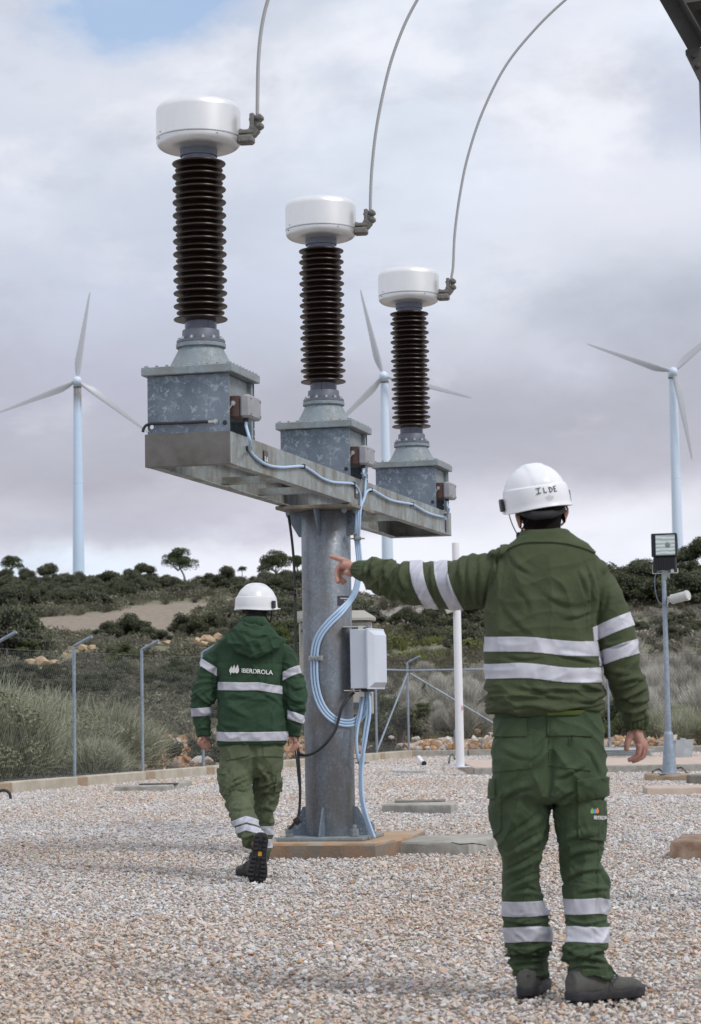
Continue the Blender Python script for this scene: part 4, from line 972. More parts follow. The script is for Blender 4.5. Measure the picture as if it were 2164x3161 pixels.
fingers(B, [[(1972, 2298, Yr - .015, 10), (1972, 2318, Yr - .01, 9.6), (1966, 2334, Yr - .005, 9), (1950, 2343, Yr, 8.3), (1938, 2347, Yr + .002, 7)],
            [(1981, 2300, Yr + .01, 10), (1984, 2320, Yr + .015, 9.4), (1977, 2338, Yr + .02, 8.8), (1961, 2347, Yr + .02, 8.2), (1949, 2350, Yr + .02, 7)],
            [(1987, 2298, Yr + .03, 9.4), (1991, 2316, Yr + .04, 9), (1987, 2333, Yr + .045, 8.3), (1973, 2342, Yr + .045, 7.8), (1962, 2345, Yr + .045, 6.6)],
            [(1990, 2290, Yr + .05, 8.2), (1995, 2305, Yr + .06, 7.8), (1992, 2320, Yr + .065, 7.2), (1982, 2329, Yr + .065, 6.6), (1972, 2332, Yr + .065, 6)],
            [(1950, 2262, Yr - .005, 12), (1940, 2282, Yr - .015, 10.4), (1935, 2300, Yr - .015, 9.6), (1933, 2318, Yr - .01, 8)]])
me = voxel(B, 0.0036, 3)
person1 = link('person', me, M_skin, base=((foot_l + foot_r) / 2), smooth=180)
tag(person1, 'man in olive jacket and white helmet in the foreground, seen from behind, pointing left', 'person')
bodyme = me
def world(me, o): V = mverts(me) + BASE[o.name]; return V
# hair: back and sides of the head
hm = me.copy(); hm.transform(Matrix.Translation(Vector(BASE[person1.name]))); V = mverts(hm); Lc = (V - hc) @ HA.T
hz = Lc[:, 2] + 0.004 * pnoise(V * 60); keep = (np.abs(Lc[:, 0]) < 0.083) & (Lc[:, 2] > -0.12)
fld = hz + 0.082 - 0.020 * np.clip((np.abs(Lc[:, 0]) - .045) / .03, 0, 1) - 1.2 * np.clip(Lc[:, 1] + .015, 0, 1)
hair = iso_clip(hm, [(fld, 0, 0.3)], keep, 0.0035, 0.003); link('hair', hair, M_hair, person1, smooth=180)
# jacket
J = MB()
trunk(J, [(2196, 1504, 1858, Yn, .27), (2186, 1501, 1866, Yn, .295), (2150, 1500, 1868, Yn, .305), (2090, 1499, 1859, Yn, .30), (2020, 1498, 1849, Yn, .29), (1960, 1497, 1840, Yn, .285), (1900, 1497, 1840, Yn, .285), (1850, 1500, 1848, Yn, .285), (1795, 1508, 1862, Yn, .275), (1750, 1522, 1858, Yn, .255), (1718, 1540, 1838, Yn - .005, .225), (1694, 1566, 1806, Yn - .01, .20), (1674, 1592, 1774, Yn - .01, .175), (1658, 1610, 1752, Yn - .01, .165), (1647, 1616, 1746, Yn - .01, .16)])
RA = limb(J, [(1828, 1776, Yn, 44), (1850, 1812, Yn, 54), (1872, 1856, Yn, 56), (1888, 1905, Yn, 58), (1903, 1960, Yn, 60), (1912, 2010, Yn, 58), (1922, 2060, Yn + .01, 56), (1936, 2110, Yn + .03, 54), (1946, 2148, Yn + .05, 52), (1957, 2186, Yn + .07, 50), (1963, 2215, Yn + .08, 40), (1964, 2238, Yn + .09, 34), (1964, 2252, Yn + .09, 33)], 5, 28)
LA = limb(J, [(1560, 1765, Yn, 62), (1510, 1785, Yn + .03, 80), (1460, 1796, Yn + .06, 84), (1410, 1804, Yn + .10, 77), (1360, 1806, Yn + .14, 72), (1300, 1803, Yn + .18, 67), (1245, 1798, Yn + .22, 61), (1205, 1790, Yn + .25, 57), (1175, 1778, Yn + .27, 58), (1150, 1769, Yn + .28, 51), (1126, 1763, Yn + .29, 39), (1108, 1761, Yn + .30, 30), (1094, 1761, Yn + .31, 24)], 5, 28)
J.ell(at(1548, 1712, Yn), (0.05, 0.07, 0.030)); J.ell(at(1838, 1762, Yn), (0.045, 0.07, 0.04))
jm = voxel(J, 0.0043, 6)
V = mverts(jm); X, Yp = proj(V)
tR, sR, dR = seglocal(V, RA); tL, sL, dL = seglocal(V, LA)
armR = (X > 1850) | ((dR < 0.075) & (X > 1822 + 0.05 * (Yp - 1800))); armL = (X < 1492) & (Yp < 1960)
armR &= ~armL; body = ~(armR | armL)
wR, wL, wB = (a.astype(float) for a in (armR, armL, body))
wR = np.clip((X - 1838) / 16, 0, 1) * (dR < 0.10); wL = np.clip((1515 - X) / 30, 0, 1) * (Yp < 1950); wB = np.clip(1 - wR - wL, 0, 1)
lR, lL = tR.max(), tL.max()
zt_ = window(Yp, 1720, 1900, 30)
folds(jm, [
    (wB * (0.5 + 0.5 * window(Yp, 2080, 2230, 14)), np.stack([V[:, 0] * 5.5 + V[:, 2] * 2, V[:, 1] * 5, V[:, 2] * 13], 1), 0.0045, 1.6),
    (wB * window(Yp, 1700, 1990, 40), np.stack([V[:, 0] * 9 + V[:, 2] * 4, V[:, 1] * 5, V[:, 2] * 5 - V[:, 0] * 3], 1), 0.0055, 1.6),
    (wB * window(Yp, 2120, 2230, 10), np.stack([V[:, 0] * 7, V[:, 1] * 6, V[:, 2] * 30], 1), 0.011, 1.7),
    (wB, V * 3.0, 0.010, 0),
    (wR * (0.45 + 0.9 * window(tR, lR * .58, lR * .95, .02)), np.stack([sR[:, 0] * 9, sR[:, 1] * 9, tR * 15 + sR[:, 0] * 9], 1), 0.0062, 1.7),
    (wR, np.stack([sR[:, 0] * 14, sR[:, 1] * 14, tR * 26], 1), 0.0014, 1.5),
    (wL * (0.55 + 0.7 * window(tL, lL * .50, lL * .97, .03)), np.stack([tL * 15 + sL[:, 2] * 7, sL[:, 1] * 7, sL[:, 2] * 6.5], 1), 0.0066, 1.7),
    (wL, np.stack([tL * 30, sL[:, 1] * 12, sL[:, 2] * 11], 1), 0.0014, 1.5),
], 2)
creases(jm, [([(1534, 1712), (1520, 1790), (1506, 1870), (1502, 1930)], 9, 9), ([(1548, 1700), (1542, 1760), (1530, 1830)], 7, 6), ([(1580, 1712), (1600, 1740), (1640, 1765)], 10, 5), ([(1560, 1870), (1590, 1910), (1630, 1950)], 12, 5),
    ([(1815, 1745), (1832, 1790), (1838, 1850), (1832, 1930)], 7, 8), ([(1790, 1760), (1810, 1800), (1820, 1850)], 9, 6), ([(1740, 1905), (1790, 1898), (1838, 1880)], 10, 6), ([(1680, 1820), (1730, 1850), (1780, 1860)], 14, 5), ([(1600, 1810), (1640, 1850), (1650, 1900)], 14, 4),
    ([(1730, 2018), (1790, 2030), (1846, 2044)], 8, 7), ([(1560, 2022), (1620, 2030), (1670, 2026)], 8, 4), ([(1640, 2108), (1680, 2135), (1720, 2150)], 11, 6), ([(1770, 2165), (1830, 2158), (1872, 2138)], 9, 10), ([(1700, 2196), (1780, 2182), (1868, 2168)], 8, 9), ([(1540, 2188), (1620, 2178), (1700, 2186)], 9, 6), ([(1800, 2110), (1840, 2122), (1866, 2130)], 9, 7), ([(1510, 2130), (1540, 2160), (1590, 2172)], 10, 5),
    ([(1848, 1800), (1842, 1850), (1836, 1910)], 8, 7), ([(1890, 1830), (1880, 1880), (1860, 1915)], 12, 6), ([(1868, 1992), (1900, 1990), (1945, 1972)], 7, 8), ([(1896, 2110), (1940, 2096), (1985, 2092)], 10, 11), ([(1900, 2150), (1945, 2146), (1996, 2122)], 8, 11), ([(1925, 2150), (1960, 2166), (2006, 2160)], 8, 10), ([(1916, 2190), (1955, 2196), (2004, 2184)], 8, 10), ([(1930, 2225), (1965, 2222), (1998, 2212)], 6, 7), ([(1990, 2190), (1996, 2220), (1990, 2246)], 6, 6), ([(1880, 2066), (1915, 2080), (1950, 2076)], 9, 6),
    ([(1205, 1733), (1192, 1762), (1200, 1800)], 8, 12), ([(1228, 1742), (1214, 1775), (1202, 1802)], 8, -9), ([(1245, 1740), (1240, 1785), (1268, 1836)], 9, 11), ([(1175, 1780), (1178, 1815), (1200, 1848)], 9, 10), ([(1160, 1722), (1150, 1752), (1158, 1800)], 8, 10), ([(1135, 1730), (1128, 1760), (1134, 1792)], 6, 8), ([(1330, 1745), (1338, 1800), (1352, 1868)], 7, 9), ([(1398, 1742), (1392, 1785), (1410, 1850)], 9, 11), ([(1425, 1726), (1424, 1770), (1440, 1830)], 9, 8), ([(1455, 1716), (1448, 1780), (1470, 1866)], 10, 8), ([(1485, 1710), (1486, 1790), (1490, 1880)], 10, 6), ([(1262, 1860), (1300, 1850), (1330, 1858)], 8, 5), ([(1215, 1812), (1250, 1838), (1280, 1846)], 9, 8)], pxm_ := Yn / FPX * 1.0 * .9)
V = mverts(jm); X, Yp = proj(V); N = mnorm(jm)
# seams: shoulder and arm hole, waist stitching, cuff gathers
def groove(d, w=0.0035): return np.exp(-(d / w) ** 2)
pxm = Yn / FPX
arm_seam = (1822 + 12 * np.cos((Yp - 1740) / 60) - X) * pxm; g = -0.003 * groove(arm_seam) * (Yp > 1725) * (Yp < 1960) * (N[:, 1] < 0.2)
arm_seam2 = (1528 - 0.10 * (Yp - 1700) - X) * pxm; g += -0.0035 * groove(arm_seam2, .005) * (Yp < 1900) * (N[:, 1] < 0.2)
g += -0.0022 * groove((2140 + 4 * np.sin(X / 60) - Yp) * pxm) * wB
g += 0.0028 * np.sin(np.arctan2(sR[:, 1], sR[:, 0]) * 16) * window(tR, lR - .045, lR + .1, .004) * (dR < .1) + 0.0025 * np.sin(np.arctan2(sL[:, 1], sL[:, 2]) * 16) * window(tL, lL - .035, lL + .1, .004) * (dL < .1)
setv(jm, V + N * g[:, None])
jacket = link('jacket', jm, M_jacket1, person1, smooth=180)
jw = jm.copy(); jw.transform(Matrix.Translation(Vector(BASE['person']))); V = mverts(jw); X, Yp = proj(V); N = mnorm(jw)
tR, sR, dR = seglocal(V, RA); tL, sL, dL = seglocal(V, LA)
def stripe(me_, f, flt, par, off=0.0028, mat=None, nm='reflective_band'):
    q = iso_clip(me_, f, flt, off, 0.003); return link(nm, q, mat or M_tape, par, smooth=180)
isbody = (X > 1490) & (X < 1880) & ~((dR < 0.085) & (X > 1838))
wv = 3 * np.sin(X / 45)
torso_r = X < 1846 + (Yp - 1960) * 0.13
# lift the sleeve out of the way: torso bands end where the sleeve starts
stripe(jw, [(Yp - 0.050 * (X - 1500) - wv, 1963, 2009), (X - (Yp - 1960) * 0.16, 1400, 1840)], (X > 1490) & (X < 1880), jacket)
stripe(jw, [(Yp - 0.045 * (X - 1500) - wv * 1.3, 2046, 2092), (X - (Yp - 2050) * 0.12, 1400, 1852)], (X > 1490) & (X < 1885), jacket)
aR = X - 1828; flR = (X > 1815) & (dR < 0.12) & (Yp < 2120)
stripe(jw, [(Yp + 0.42 * (X - 1828) - 0.0006 * (X - 1890) ** 2, 1936, 1982), (X - (Yp - 1900) * 0.13, 1824, 2100)], flR, jacket)
stripe(jw, [(Yp + 0.33 * (X - 1853) - 0.0006 * (X - 1910) ** 2, 2008, 2054), (X, 1849, 2100)], flR & (dR < .1), jacket)
flL = (X < 1480)
bend = lambda q: q - 16 * np.sin(np.clip((Yp - 1735) / 145, -.3, 1.3) * math.pi * .9 + 3.6) - 0.27 * (Yp - 1735)
stripe(jw, [(bend(X), 1272, 1312)], flL, jacket); stripe(jw, [(bend(X), 1346, 1388)], flL, jacket)
# fold-over collar
cf = Yp - (1676 + 0.0016 * (X - 1690) ** 2 * (X > 1690) + 0.0034 * (X - 1650) ** 2 * (X < 1650))
q = iso_clip(jw, [(cf, -60, 0), (X, 1545, 1835)], (N[:, 1] < 0.55) & (Yp < 1740), 0.007, 0.006); link('collar', q, M_jacket1, jacket, smooth=180)
# trousers
T_ = MB()
trunk(T_, [(2480, 1560, 1830, Yn, .20), (2455, 1520, 1872, Yn, .25), (2420, 1514, 1874, Yn, .275), (2360, 1516, 1873, Yn, .285), (2300, 1519, 1869, Yn, .28), (2240, 1527, 1861, Yn, .262), (2200, 1532, 1856, Yn, .25), (2178, 1536, 1850, Yn, .24)])
LL = limb(T_, [(1607, 2400, Yn, 88), (1606, 2460, Yn, 91), (1606, 2510, Yn + .005, 90), (1609, 2575, Yn + .01, 80), (1610, 2640, Yn + .02, 68), (1611, 2700, Yn + .03, 61), (1617, 2765, Yn + .05, 63), (1619, 2820, Yn + .07, 68), (1624, 2870, Yn + .09, 72), (1629, 2905, Yn + .10, 68), (1629, 2935, Yn + .11, 66), (1632, 2965, Yn + .10, 54), (1633, 2998, Yn + .10, 49), (1633, 3012, Yn + .10, 48)], 5, 28)
RL = limb(T_, [(1788, 2400, Yn, 86), (1789, 2460, Yn, 86), (1791, 2510, Yn, 83), (1791, 2575, Yn, 74), (1794, 2640, Yn + .01, 65), (1800, 2690, Yn + .01, 64), (1811, 2725, Yn + .01, 70), (1811, 2770, Yn, 70), (1812, 2825, Yn - .01, 61), (1815, 2870, Yn - .015, 64), (1815, 2905, Yn - .02, 64), (1809, 2940, Yn - .03, 68), (1816, 2970, Yn - .05, 64), (1819, 3000, Yn - .06, 63), (1820, 3016, Yn - .06, 61)], 5, 28)
tm_ = voxel(T_, 0.0043, 6); V = mverts(tm_); X, Yp = proj(V)
tLL, sLL, _ = seglocal(V, LL); tRL, sRL, _ = seglocal(V, RL)
wl = (X < 1706).astype(float) * window(Yp, 2440, 4000, 14); wr = (X >= 1706).astype(float) * window(Yp, 2440, 4000, 14); wh = 1 - wl - wr
ank = window(Yp, 2925, 3100, 7); mid_ = window(Yp, 2825, 2865, 6)
def legf(s, t, w): return [(w * 0.75, np.stack([s[:, 0] * 7, s[:, 1] * 7, t * 7 + s[:, 0] * 8], 1), 0.0115, 1.8), (w * ank, np.stack([s[:, 0] * 8, s[:, 1] * 8, t * 27], 1), 0.0125, 1.8), (w * mid_, np.stack([s[:, 0] * 8, s[:, 1] * 8, t * 22], 1), 0.006, 1.6), (w, np.stack([s[:, 0] * 16, s[:, 1] * 16, t * 16 - s[:, 0] * 12], 1), 0.0028, 1.5)]
folds(tm_, legf(sLL, tLL, wl) + legf(sRL, tRL, wr) + [(wh, np.stack([V[:, 0] * 6, V[:, 1] * 6, V[:, 2] * 9 + np.abs(V[:, 0] - at(1702, 2400, Yn)[0]) * 8], 1), 0.006, 1.7), (wh, V * 5, 0.004, 0)], 5)
creases(tm_, [([(1690, 2290), (1672, 2340), (1640, 2372)], 12, 6), ([(1715, 2395), (1750, 2385), (1800, 2360)], 10, 7), ([(1535, 2480), (1580, 2440), (1640, 2420)], 12, 7), ([(1705, 2478), (1740, 2450), (1775, 2440)], 9, 8), ([(1712, 2500), (1722, 2560), (1732, 2620)], 10, 6), ([(1694, 2500), (1640, 2545), (1570, 2600)], 13, 9), ([(1682, 2580), (1630, 2610), (1560, 2650)], 11, 8), ([(1676, 2640), (1630, 2668), (1556, 2700)], 10, 9), ([(1674, 2700), (1630, 2716), (1570, 2745)], 9, 7), ([(1690, 2770), (1640, 2752), (1580, 2762)], 8, 6),
    ([(1718, 2600), (1770, 2580), (1840, 2572)], 11, 8), ([(1732, 2660), (1780, 2630), (1850, 2620)], 11, 8), ([(1740, 2716), (1790, 2690), (1860, 2680)], 10, 9), ([(1850, 2680), (1868, 2700), (1886, 2735)], 8, 8), ([(1790, 2752), (1830, 2744), (1882, 2740)], 8, 7),
    ([(1556, 2920), (1620, 2932), (1700, 2914)], 8, 11), ([(1568, 2948), (1620, 2940), (1692, 2950)], 7, 11), ([(1578, 2972), (1630, 2966), (1686, 2962)], 7, 9), ([(1584, 2992), (1630, 2988), (1680, 2990)], 6, 5), ([(1560, 2838), (1620, 2848), (1696, 2842)], 7, 9),
    ([(1740, 2928), (1800, 2946), (1882, 2922)], 8, 12), ([(1745, 2962), (1800, 2952), (1872, 2962)], 8, 11), ([(1756, 2990), (1800, 2978), (1860, 2984)], 7, 8), ([(1750, 2838), (1810, 2850), (1876, 2836)], 7, 9), ([(1545, 2300), (1600, 2330), (1640, 2335)], 12, 4), ([(1800, 2300), (1830, 2330), (1860, 2400)], 10, 5)], Yn / FPX * .9)
V = mverts(tm_); X, Yp = proj(V); N = mnorm(tm_)
cl = groove((X - 1700 - 4 * np.sin(Yp / 40)) * pxm, .014) * window(Yp, 2290, 2490, 20) * (N[:, 1] < 0)
cl2 = groove((X - 1695) * pxm, .004) * (Yp > 2200) * (Yp < 2320) * (N[:, 1] < 0) + groove((X - 1862 + .05 * (Yp - 2300)) * pxm, .004) * (Yp < 2900) * (Yp > 2600)
setv(tm_, V - N * (0.016 * cl + 0.0025 * cl2)[:, None])
trou = link('trousers', tm_, M_trouser1, person1, smooth=180)
tw = tm_.copy(); tw.transform(Matrix.Translation(Vector(BASE['person']))); V = mverts(tw); X, Yp = proj(V); N = mnorm(tw)
fb = N[:, 1] < 0.35
for f_, fl_ in (([(Yp + 0.03 * (X - 1620) + 0.0012 * (X - 1620) ** 2 * .5, 2784, 2830)], X < 1716), ([(Yp + 0.0 * X - 2 * np.sin(X / 30), 2862, 2908)], X < 1722),
                ([(Yp + 0.05 * (X - 1810) + 0.0008 * (X - 1810) ** 2 - (X > 1852) * (X - 1852) * .35, 2775, 2823)], X > 1722), ([(Yp + 2 * np.sin(X / 25), 2861, 2910)], X > 1726)):
    stripe(tw, f_, fl_ & (Yp > 2730), trou)
def pocket(fields, flt, nm, off=0.0045): return link(nm, iso_clip(tw, fields, flt, off, 0.004), M_trouser1, trou, smooth=180)
pocket([(X + .04 * (Yp - 2275), 1524, 1645), (Yp + 0.11 * (X - 1585), 2276, 2378)], fb & (Yp < 2420), 'back_pocket', .0028)
pocket([(X, 1692, 1823), (Yp - 0.13 * (X - 1755), 2272, 2372)], fb & (Yp < 2420), 'back_pocket', .0028)
pocket([(X, 1527, 1627), (Yp + .02 * (X - 1577), 2217, 2274)], fb, 'pocket_flap', .006); pocket([(X, 1689, 1828), (Yp - .015 * (X - 1760), 2215, 2272)], fb, 'pocket_flap', .006)
cg = 2462 - 0.06 * (X - 1785)
pocket([(X, 1784, 1900), (Yp - 0.10 * (X - 1785), 2463, 2588)], (N[:, 1] < 0.6) & (X > 1770), 'cargo_pocket', .008)
pocket([(X, 1781, 1900), (Yp + 0.12 * (X - 1785), 2407, 2466)], (N[:, 1] < 0.6) & (X > 1770), 'cargo_flap', .013)
pocket([(X, 1480, 1531), (Yp, 2405, 2466)], (N[:, 1] < 0.6) & (X < 1560), 'cargo_flap', .009); pocket([(X, 1480, 1548 ), (Yp + (X - 1530) * 1.0, 2466, 2580)], (N[:, 1] < 0.6) & (X < 1560), 'cargo_pocket', .003)
for x0 in (1566, 1763):
    q0 = at(x0, 2282, Yn - 0.165); m = MB()
    hit = BVHTree.FromPolygons([tuple(q) for q in V], [tuple(p.vertices) for p in tw.polygons]).ray_cast(Vector(at(x0, 2285, Yn - .4)), Vector((0, 1, 0)))
    hy = hit[0][1] - 0.004 if hit[0] else Yn - .14
    a = at(x0, 2285, hy); m.tube([a + np.array([dx, 0, dz]) for dx, dz in ((-.005, .012), (-.006, -.006), (0, -.012), (.006, -.006), (.005, .012))], 0.0022, 6); link('button_loop', m, M_trouser1, trou)
# lime shirt strip showing under the hem
m = MB(); trunk(m, [(2208, 1600, 1820, Yn - .003, .262), (2203, 1595, 1822, Yn - .003, .272), (2194, 1590, 1830, Yn - .003, .28)]); link('shirt_hem', m, M_lime, person1, smooth=180)
# emblem and lettering on the cargo pocket
LOGO = [(0.50, 0.72, 0.20), (0.15, 0.40, 0.75), (0.85, 0.38, 0.16)]
M_logo = [simple('emblem_green', (0.22, 0.50, 0.12), 0.6), simple('emblem_blue', (0.12, 0.32, 0.62), 0.6), simple('emblem_orange', (0.80, 0.30, 0.10), 0.6)]
def drop(w, h, lean=0.25, n=14):
    """a leaf / drop outline: pointed top, round bottom"""
    pts = []
    for k in range(n + 1):
        t = math.pi * 2 * k / n; r = 1 - 0.0 * k
        y = -math.cos(t) ; x = math.sin(t) * math.sin(t / 2) ** 1.3 if t <= math.pi else math.sin(t) * math.sin((2 * math.pi - t) / 2) ** 1.3
        yy = (1 - math.cos(t)) / 2
        wd = math.sin(math.pi * yy ** 0.62) 
        pts.append(((w / 2) * wd * (1 if t < math.pi else -1) + lean * w * (yy ** 2 - .3), h * yy))
    return pts[:-1]
def flatmesh(polys):
    vs, fs = [], []
    for P in polys:
        k = len(vs); vs += [(x, y, 0) for x, y in P]; fs.append(tuple(range(k, k + len(P))))
    me = bpy.data.meshes.new('mark'); me.from_pydata(vs, [], fs); me.update(); return me
pkt = [o for o in trou.children if o.name.startswith('cargo_pocket')][0]
pk_me = pkt.data.copy(); pk_me.transform(Matrix.Translation(Vector(BASE[pkt.name])))
o0 = at(1822, 2512, Yn - 0.09) - np.array([0, .35, 0]); pl_ = Place(o0, (1, 0, 0), (0, 0, 1), (0, 1, 0), 0.008)
for k in range(3):
    fmz = flatmesh([[(x + 0.007 + k * 0.0085, y) for x, y in drop(0.012, 0.021 - 0.002 * (k == 1), 0.15)]]); conform(fmz, pk_me, pl_, 0.0015 + .0004 * k, 0.8); link('emblem', fmz, M_logo[k], pkt, smooth=None)
tmz = text_mesh('IBERDROLA', 0.0165, 0.0006); pl_ = Place(at(1833, 2528, Yn - 0.09) - np.array([0, .35, 0]), (0.99, 0, -0.10), (0.0, 0, 1), (0, 1, 0), 0.006); conform(tmz, pk_me, pl_, 0.0015, 0.8)
bb = bmesh.new(); bb.from_mesh(tmz); bmesh.ops.delete(bb, geom=[q for q in bb.verts if q.co.x > at(1872, 2520, Yn)[0] + 0.01 or q.co.y > Yn + .02 or q.co.y < Yn - .3], context='VERTS'); bb.to_mesh(tmz); bb.free(); link('lettering', tmz, M_white, pkt, smooth=None)
# helmet
hcn = at(1657, 1563, Yn + 0.045) ; HA2 = frame(rad(11), rad(8), rad(3))
hel, onb = helmet(person1, hcn, HA2, 1.0)
def strokes(lines, r, t0, z0, mat, par, nm='lettering', off=0.0022):
    m = MB()
    for ln in lines: m.tube([onb(t0, z0, x, y, off) for x, y in spline(ln, 4)], r, 5)
    link(nm, m, mat, par, smooth=180)
S_ = lambda x, pts: [(x + a, b) for a, b in pts]
strokes([S_(0, [(0.000, .024), (.020, .026)]), S_(0, [(0.011, .025), (0.010, .006)]), S_(0, [(-.001, .005), (.019, .008)]),
         S_(.030, [(0, .025), (.001, .008), (.001, .007), (.010, .008)]),
         S_(.050, [(0, .024), (.001, .007)]), S_(.050, [(-.002, .024), (.009, .021), (.012, .014), (.008, .008), (-.001, .006)]),
         S_(.070, [(.011, .025), (.000, .024), (.000, .023), (.001, .007), (.001, .007), (.011, .007)]), S_(.070, [(.001, .016), (.009, .016)])], 0.0013, -0.27, 0.036, M_ink, hel)
random.seed(5)
lines = []
for k, (a, b) in enumerate([(0.016, 0.030), (0.006, 0.040), (0.010, 0.036), (0.012, 0.034), (0.014, 0.030)]):
    y = 0.012 - 0.0032 * k; x = a
    while x < b:
        l = random.uniform(.002, .005); lines.append([(x, y), (x + l * .5, y + random.uniform(-.0004, .0004)), (x + l, y)]); x += l + random.uniform(.001, .0022)
strokes(lines, 0.00045, -0.10, 0.020, M_print, hel)
# chin straps
for P in ([(1567, 1560, Yn + .05), (1572, 1590, Yn + .05), (1582, 1620, Yn + .055), (1596, 1648, Yn + .06), (1604, 1660, Yn + .07)], [(1640, 1590, Yn - .055), (1625, 1612, Yn - .02), (1612, 1636, Yn + .02), (1602, 1660, Yn + .06)], [(1742, 1560, Yn + .04), (1733, 1590, Yn + .03), (1729, 1620, Yn + .04), (1727, 1645, Yn + .07)]):
    m = MB(); m.tube(spline([at(*p) for p in P], 5), 0.0042, 8, flat=0.45); link('chin_strap', m, M_black, hel, smooth=180)
m = MB(); m.box(at(1603, 1654, Yn + .05), (0.022, 0.012, 0.026), None, 0.005); link('buckle', m, M_plastic, hel)
m = MB(); m.tube([at(1600, 1575, Yn - .02), at(1650, 1592, Yn - .092), at(1700, 1588, Yn - .085), at(1738, 1570, Yn - .01)], 0.010, 8, flat=1.6); link('headband', m, M_black, hel, smooth=180)
# boots
boot(person1, foot_l + np.array([-.01, 0.0, -.008]), (0.22, 0.97, 0), (0, 0, 1), s=1.02, flip=-1)
boot(person1, foot_r + np.array([-.02, 0.0, -.008]), (0.86, 0.50, 0), (0, 0, 1), s=1.03, flip=1)

# ================================================================ far man, walking away
Yf = 14.25
hc = at(790, 1862, Yf); HA = frame(rad(-32), rad(-2), 0)
B = MB(); headshape(B, hc, HA)
limb(B, [(790, 1880, Yf, 30), (790, 1925, Yf, 30), (786, 1960, Yf, 34)], 4, 20)
trunk(B, [(2350, 720, 840, Yf, .12), (2300, 695, 865, Yf, .20), (2200, 700, 855, Yf, .19), (2080, 690, 856, Yf, .20), (2000, 690, 865, Yf, .19), (1955, 730, 840, Yf, .14)])
limb(B, [(676, 2015, Yf, 20), (640, 2120, Yf, 18), (624, 2220, Yf, 14), (629, 2268, Yf + .02, 12)], 5)
limb(B, [(872, 2015, Yf, 20), (905, 2120, Yf - .02, 18), (909, 2220, Yf - .02, 14), (908, 2268, Yf, 12)], 5)
limb(B, [(727, 2350, Yf, 36), (735, 2455, Yf - .14, 28), (765, 2548, Yf - .42, 22), (793, 2602, Yf - .58, 18)], 5)
limb(B, [(828, 2350, Yf, 36), (820, 2450, Yf + .08, 28), (815, 2560, Yf + .12, 21), (793, 2665, Yf + .16, 16)], 5)
limb(B, [(629, 2262, Yf + .02, 11), (630, 2276, Yf + .02, 14, .6), (632, 2290, Yf + .02, 13, .6)], 4, 14)
F = lambda pts, r0: [(x, y, Yf + dy, r) for (x, y, dy), r in zip(pts, (r0, r0 * .95, r0 * .85, r0 * .75))]
fingers(B, [F([(623, 2289, .0), (620, 2299, .0), (624, 2308, .01), (629, 2312, .02)], 4.8), F([(629, 2291, .01), (629, 2303, .01), (632, 2312, .015), (636, 2316, .02)], 4.8), F([(635, 2291, .02), (638, 2303, .02), (641, 2312, .02), (643, 2318, .02)], 4.7),
            F([(641, 2287, .03), (646, 2296, .03), (648, 2304, .03), (648, 2309, .03)], 4.2), F([(620, 2277, -.01), (614, 2286, -.015), (613, 2295, -.01), (616, 2301, .0)], 5.2)])
limb(B, [(908, 2262, Yf, 11), (910, 2278, Yf, 14, .6), (912, 2292, Yf, 12, .6)], 4, 14)
fingers(B, [F([(909, 2294, -.01), (906, 2306, -.01), (899, 2316, -.01), (890, 2323, -.01)], 4.8), F([(914, 2295, .01), (912, 2308, .01), (906, 2316, .01), (899, 2320, .0)], 4.7), F([(918, 2293, .03), (918, 2304, .03), (913, 2312, .03), (907, 2316, .02)], 4.5),
            F([(920, 2288, .045), (922, 2298, .045), (919, 2305, .045), (914, 2309, .04)], 4.1), F([(900, 2276, -.01), (894, 2286, -.015), (892, 2294, -.01), (893, 2302, -.01)], 5.2)])
gf = onz(795, 2695, 0)
me = voxel(B, 0.0045, 2)
person2 = link('person', me, M_skin, base=(at(786, 2700, Yf)[0], Yf, 0), smooth=180)
tag(person2, 'man in dark green hooded jacket and white helmet walking away toward the column', 'person')
# black balaclava
hm = me.copy(); hm.transform(Matrix.Translation(Vector(BASE[person2.name]))); V = mverts(hm); X, Yp = proj(V)
bal = iso_clip(hm, [(Yp, 1858, 1950)], (Yp < 1975) & (Yp > 1700), 0.007, 0.004); link('balaclava', bal, M_black, person2, smooth=180)
J = MB()
trunk(J, [(2300, 675, 882, Yf, .26), (2296, 672, 886, Yf, .29), (2258, 670, 887, Yf, .30), (2210, 671, 880, Yf, .295), (2160, 672, 875, Yf, .285), (2110, 672, 872, Yf, .28), (2060, 670, 873, Yf, .28), (2030, 668, 877, Yf, .27), (2003, 666, 884, Yf, .26), (1980, 675, 876, Yf - .01, .24), (1958, 697, 858, Yf - .01, .215), (1938, 722, 838, Yf - .01, .19), (1918, 740, 828, Yf - .01, .17), (1902, 748, 824, Yf - .01, .16)])
LA = limb(J, [(684, 2002, Yf, 24), (664, 2024, Yf, 30), (647, 2056, Yf, 31), (639, 2090, Yf, 33), (631, 2127, Yf, 36), (627, 2152, Yf, 38), (622, 2180, Yf, 33), (619, 2210, Yf + .01, 29), (624, 2243, Yf + .02, 26), (628, 2262, Yf + .02, 22), (629, 2272, Yf + .02, 21)], 5, 26)
RA = limb(J, [(866, 2000, Yf, 24), (882, 2028, Yf, 30), (896, 2060, Yf, 32), (904, 2095, Yf, 34), (910, 2128, Yf - .01, 36), (912, 2155, Yf - .02, 35), (913, 2182, Yf - .02, 31), (911, 2210, Yf - .02, 28), (910, 2240, Yf - .01, 25), (908, 2262, Yf, 21), (907, 2272, Yf, 20)], 5, 26)
jm = voxel(J, 0.0075, 4); V = mverts(jm); X, Yp = proj(V)
tL, sL, dL = seglocal(V, LA); tR, sR, dR = seglocal(V, RA)
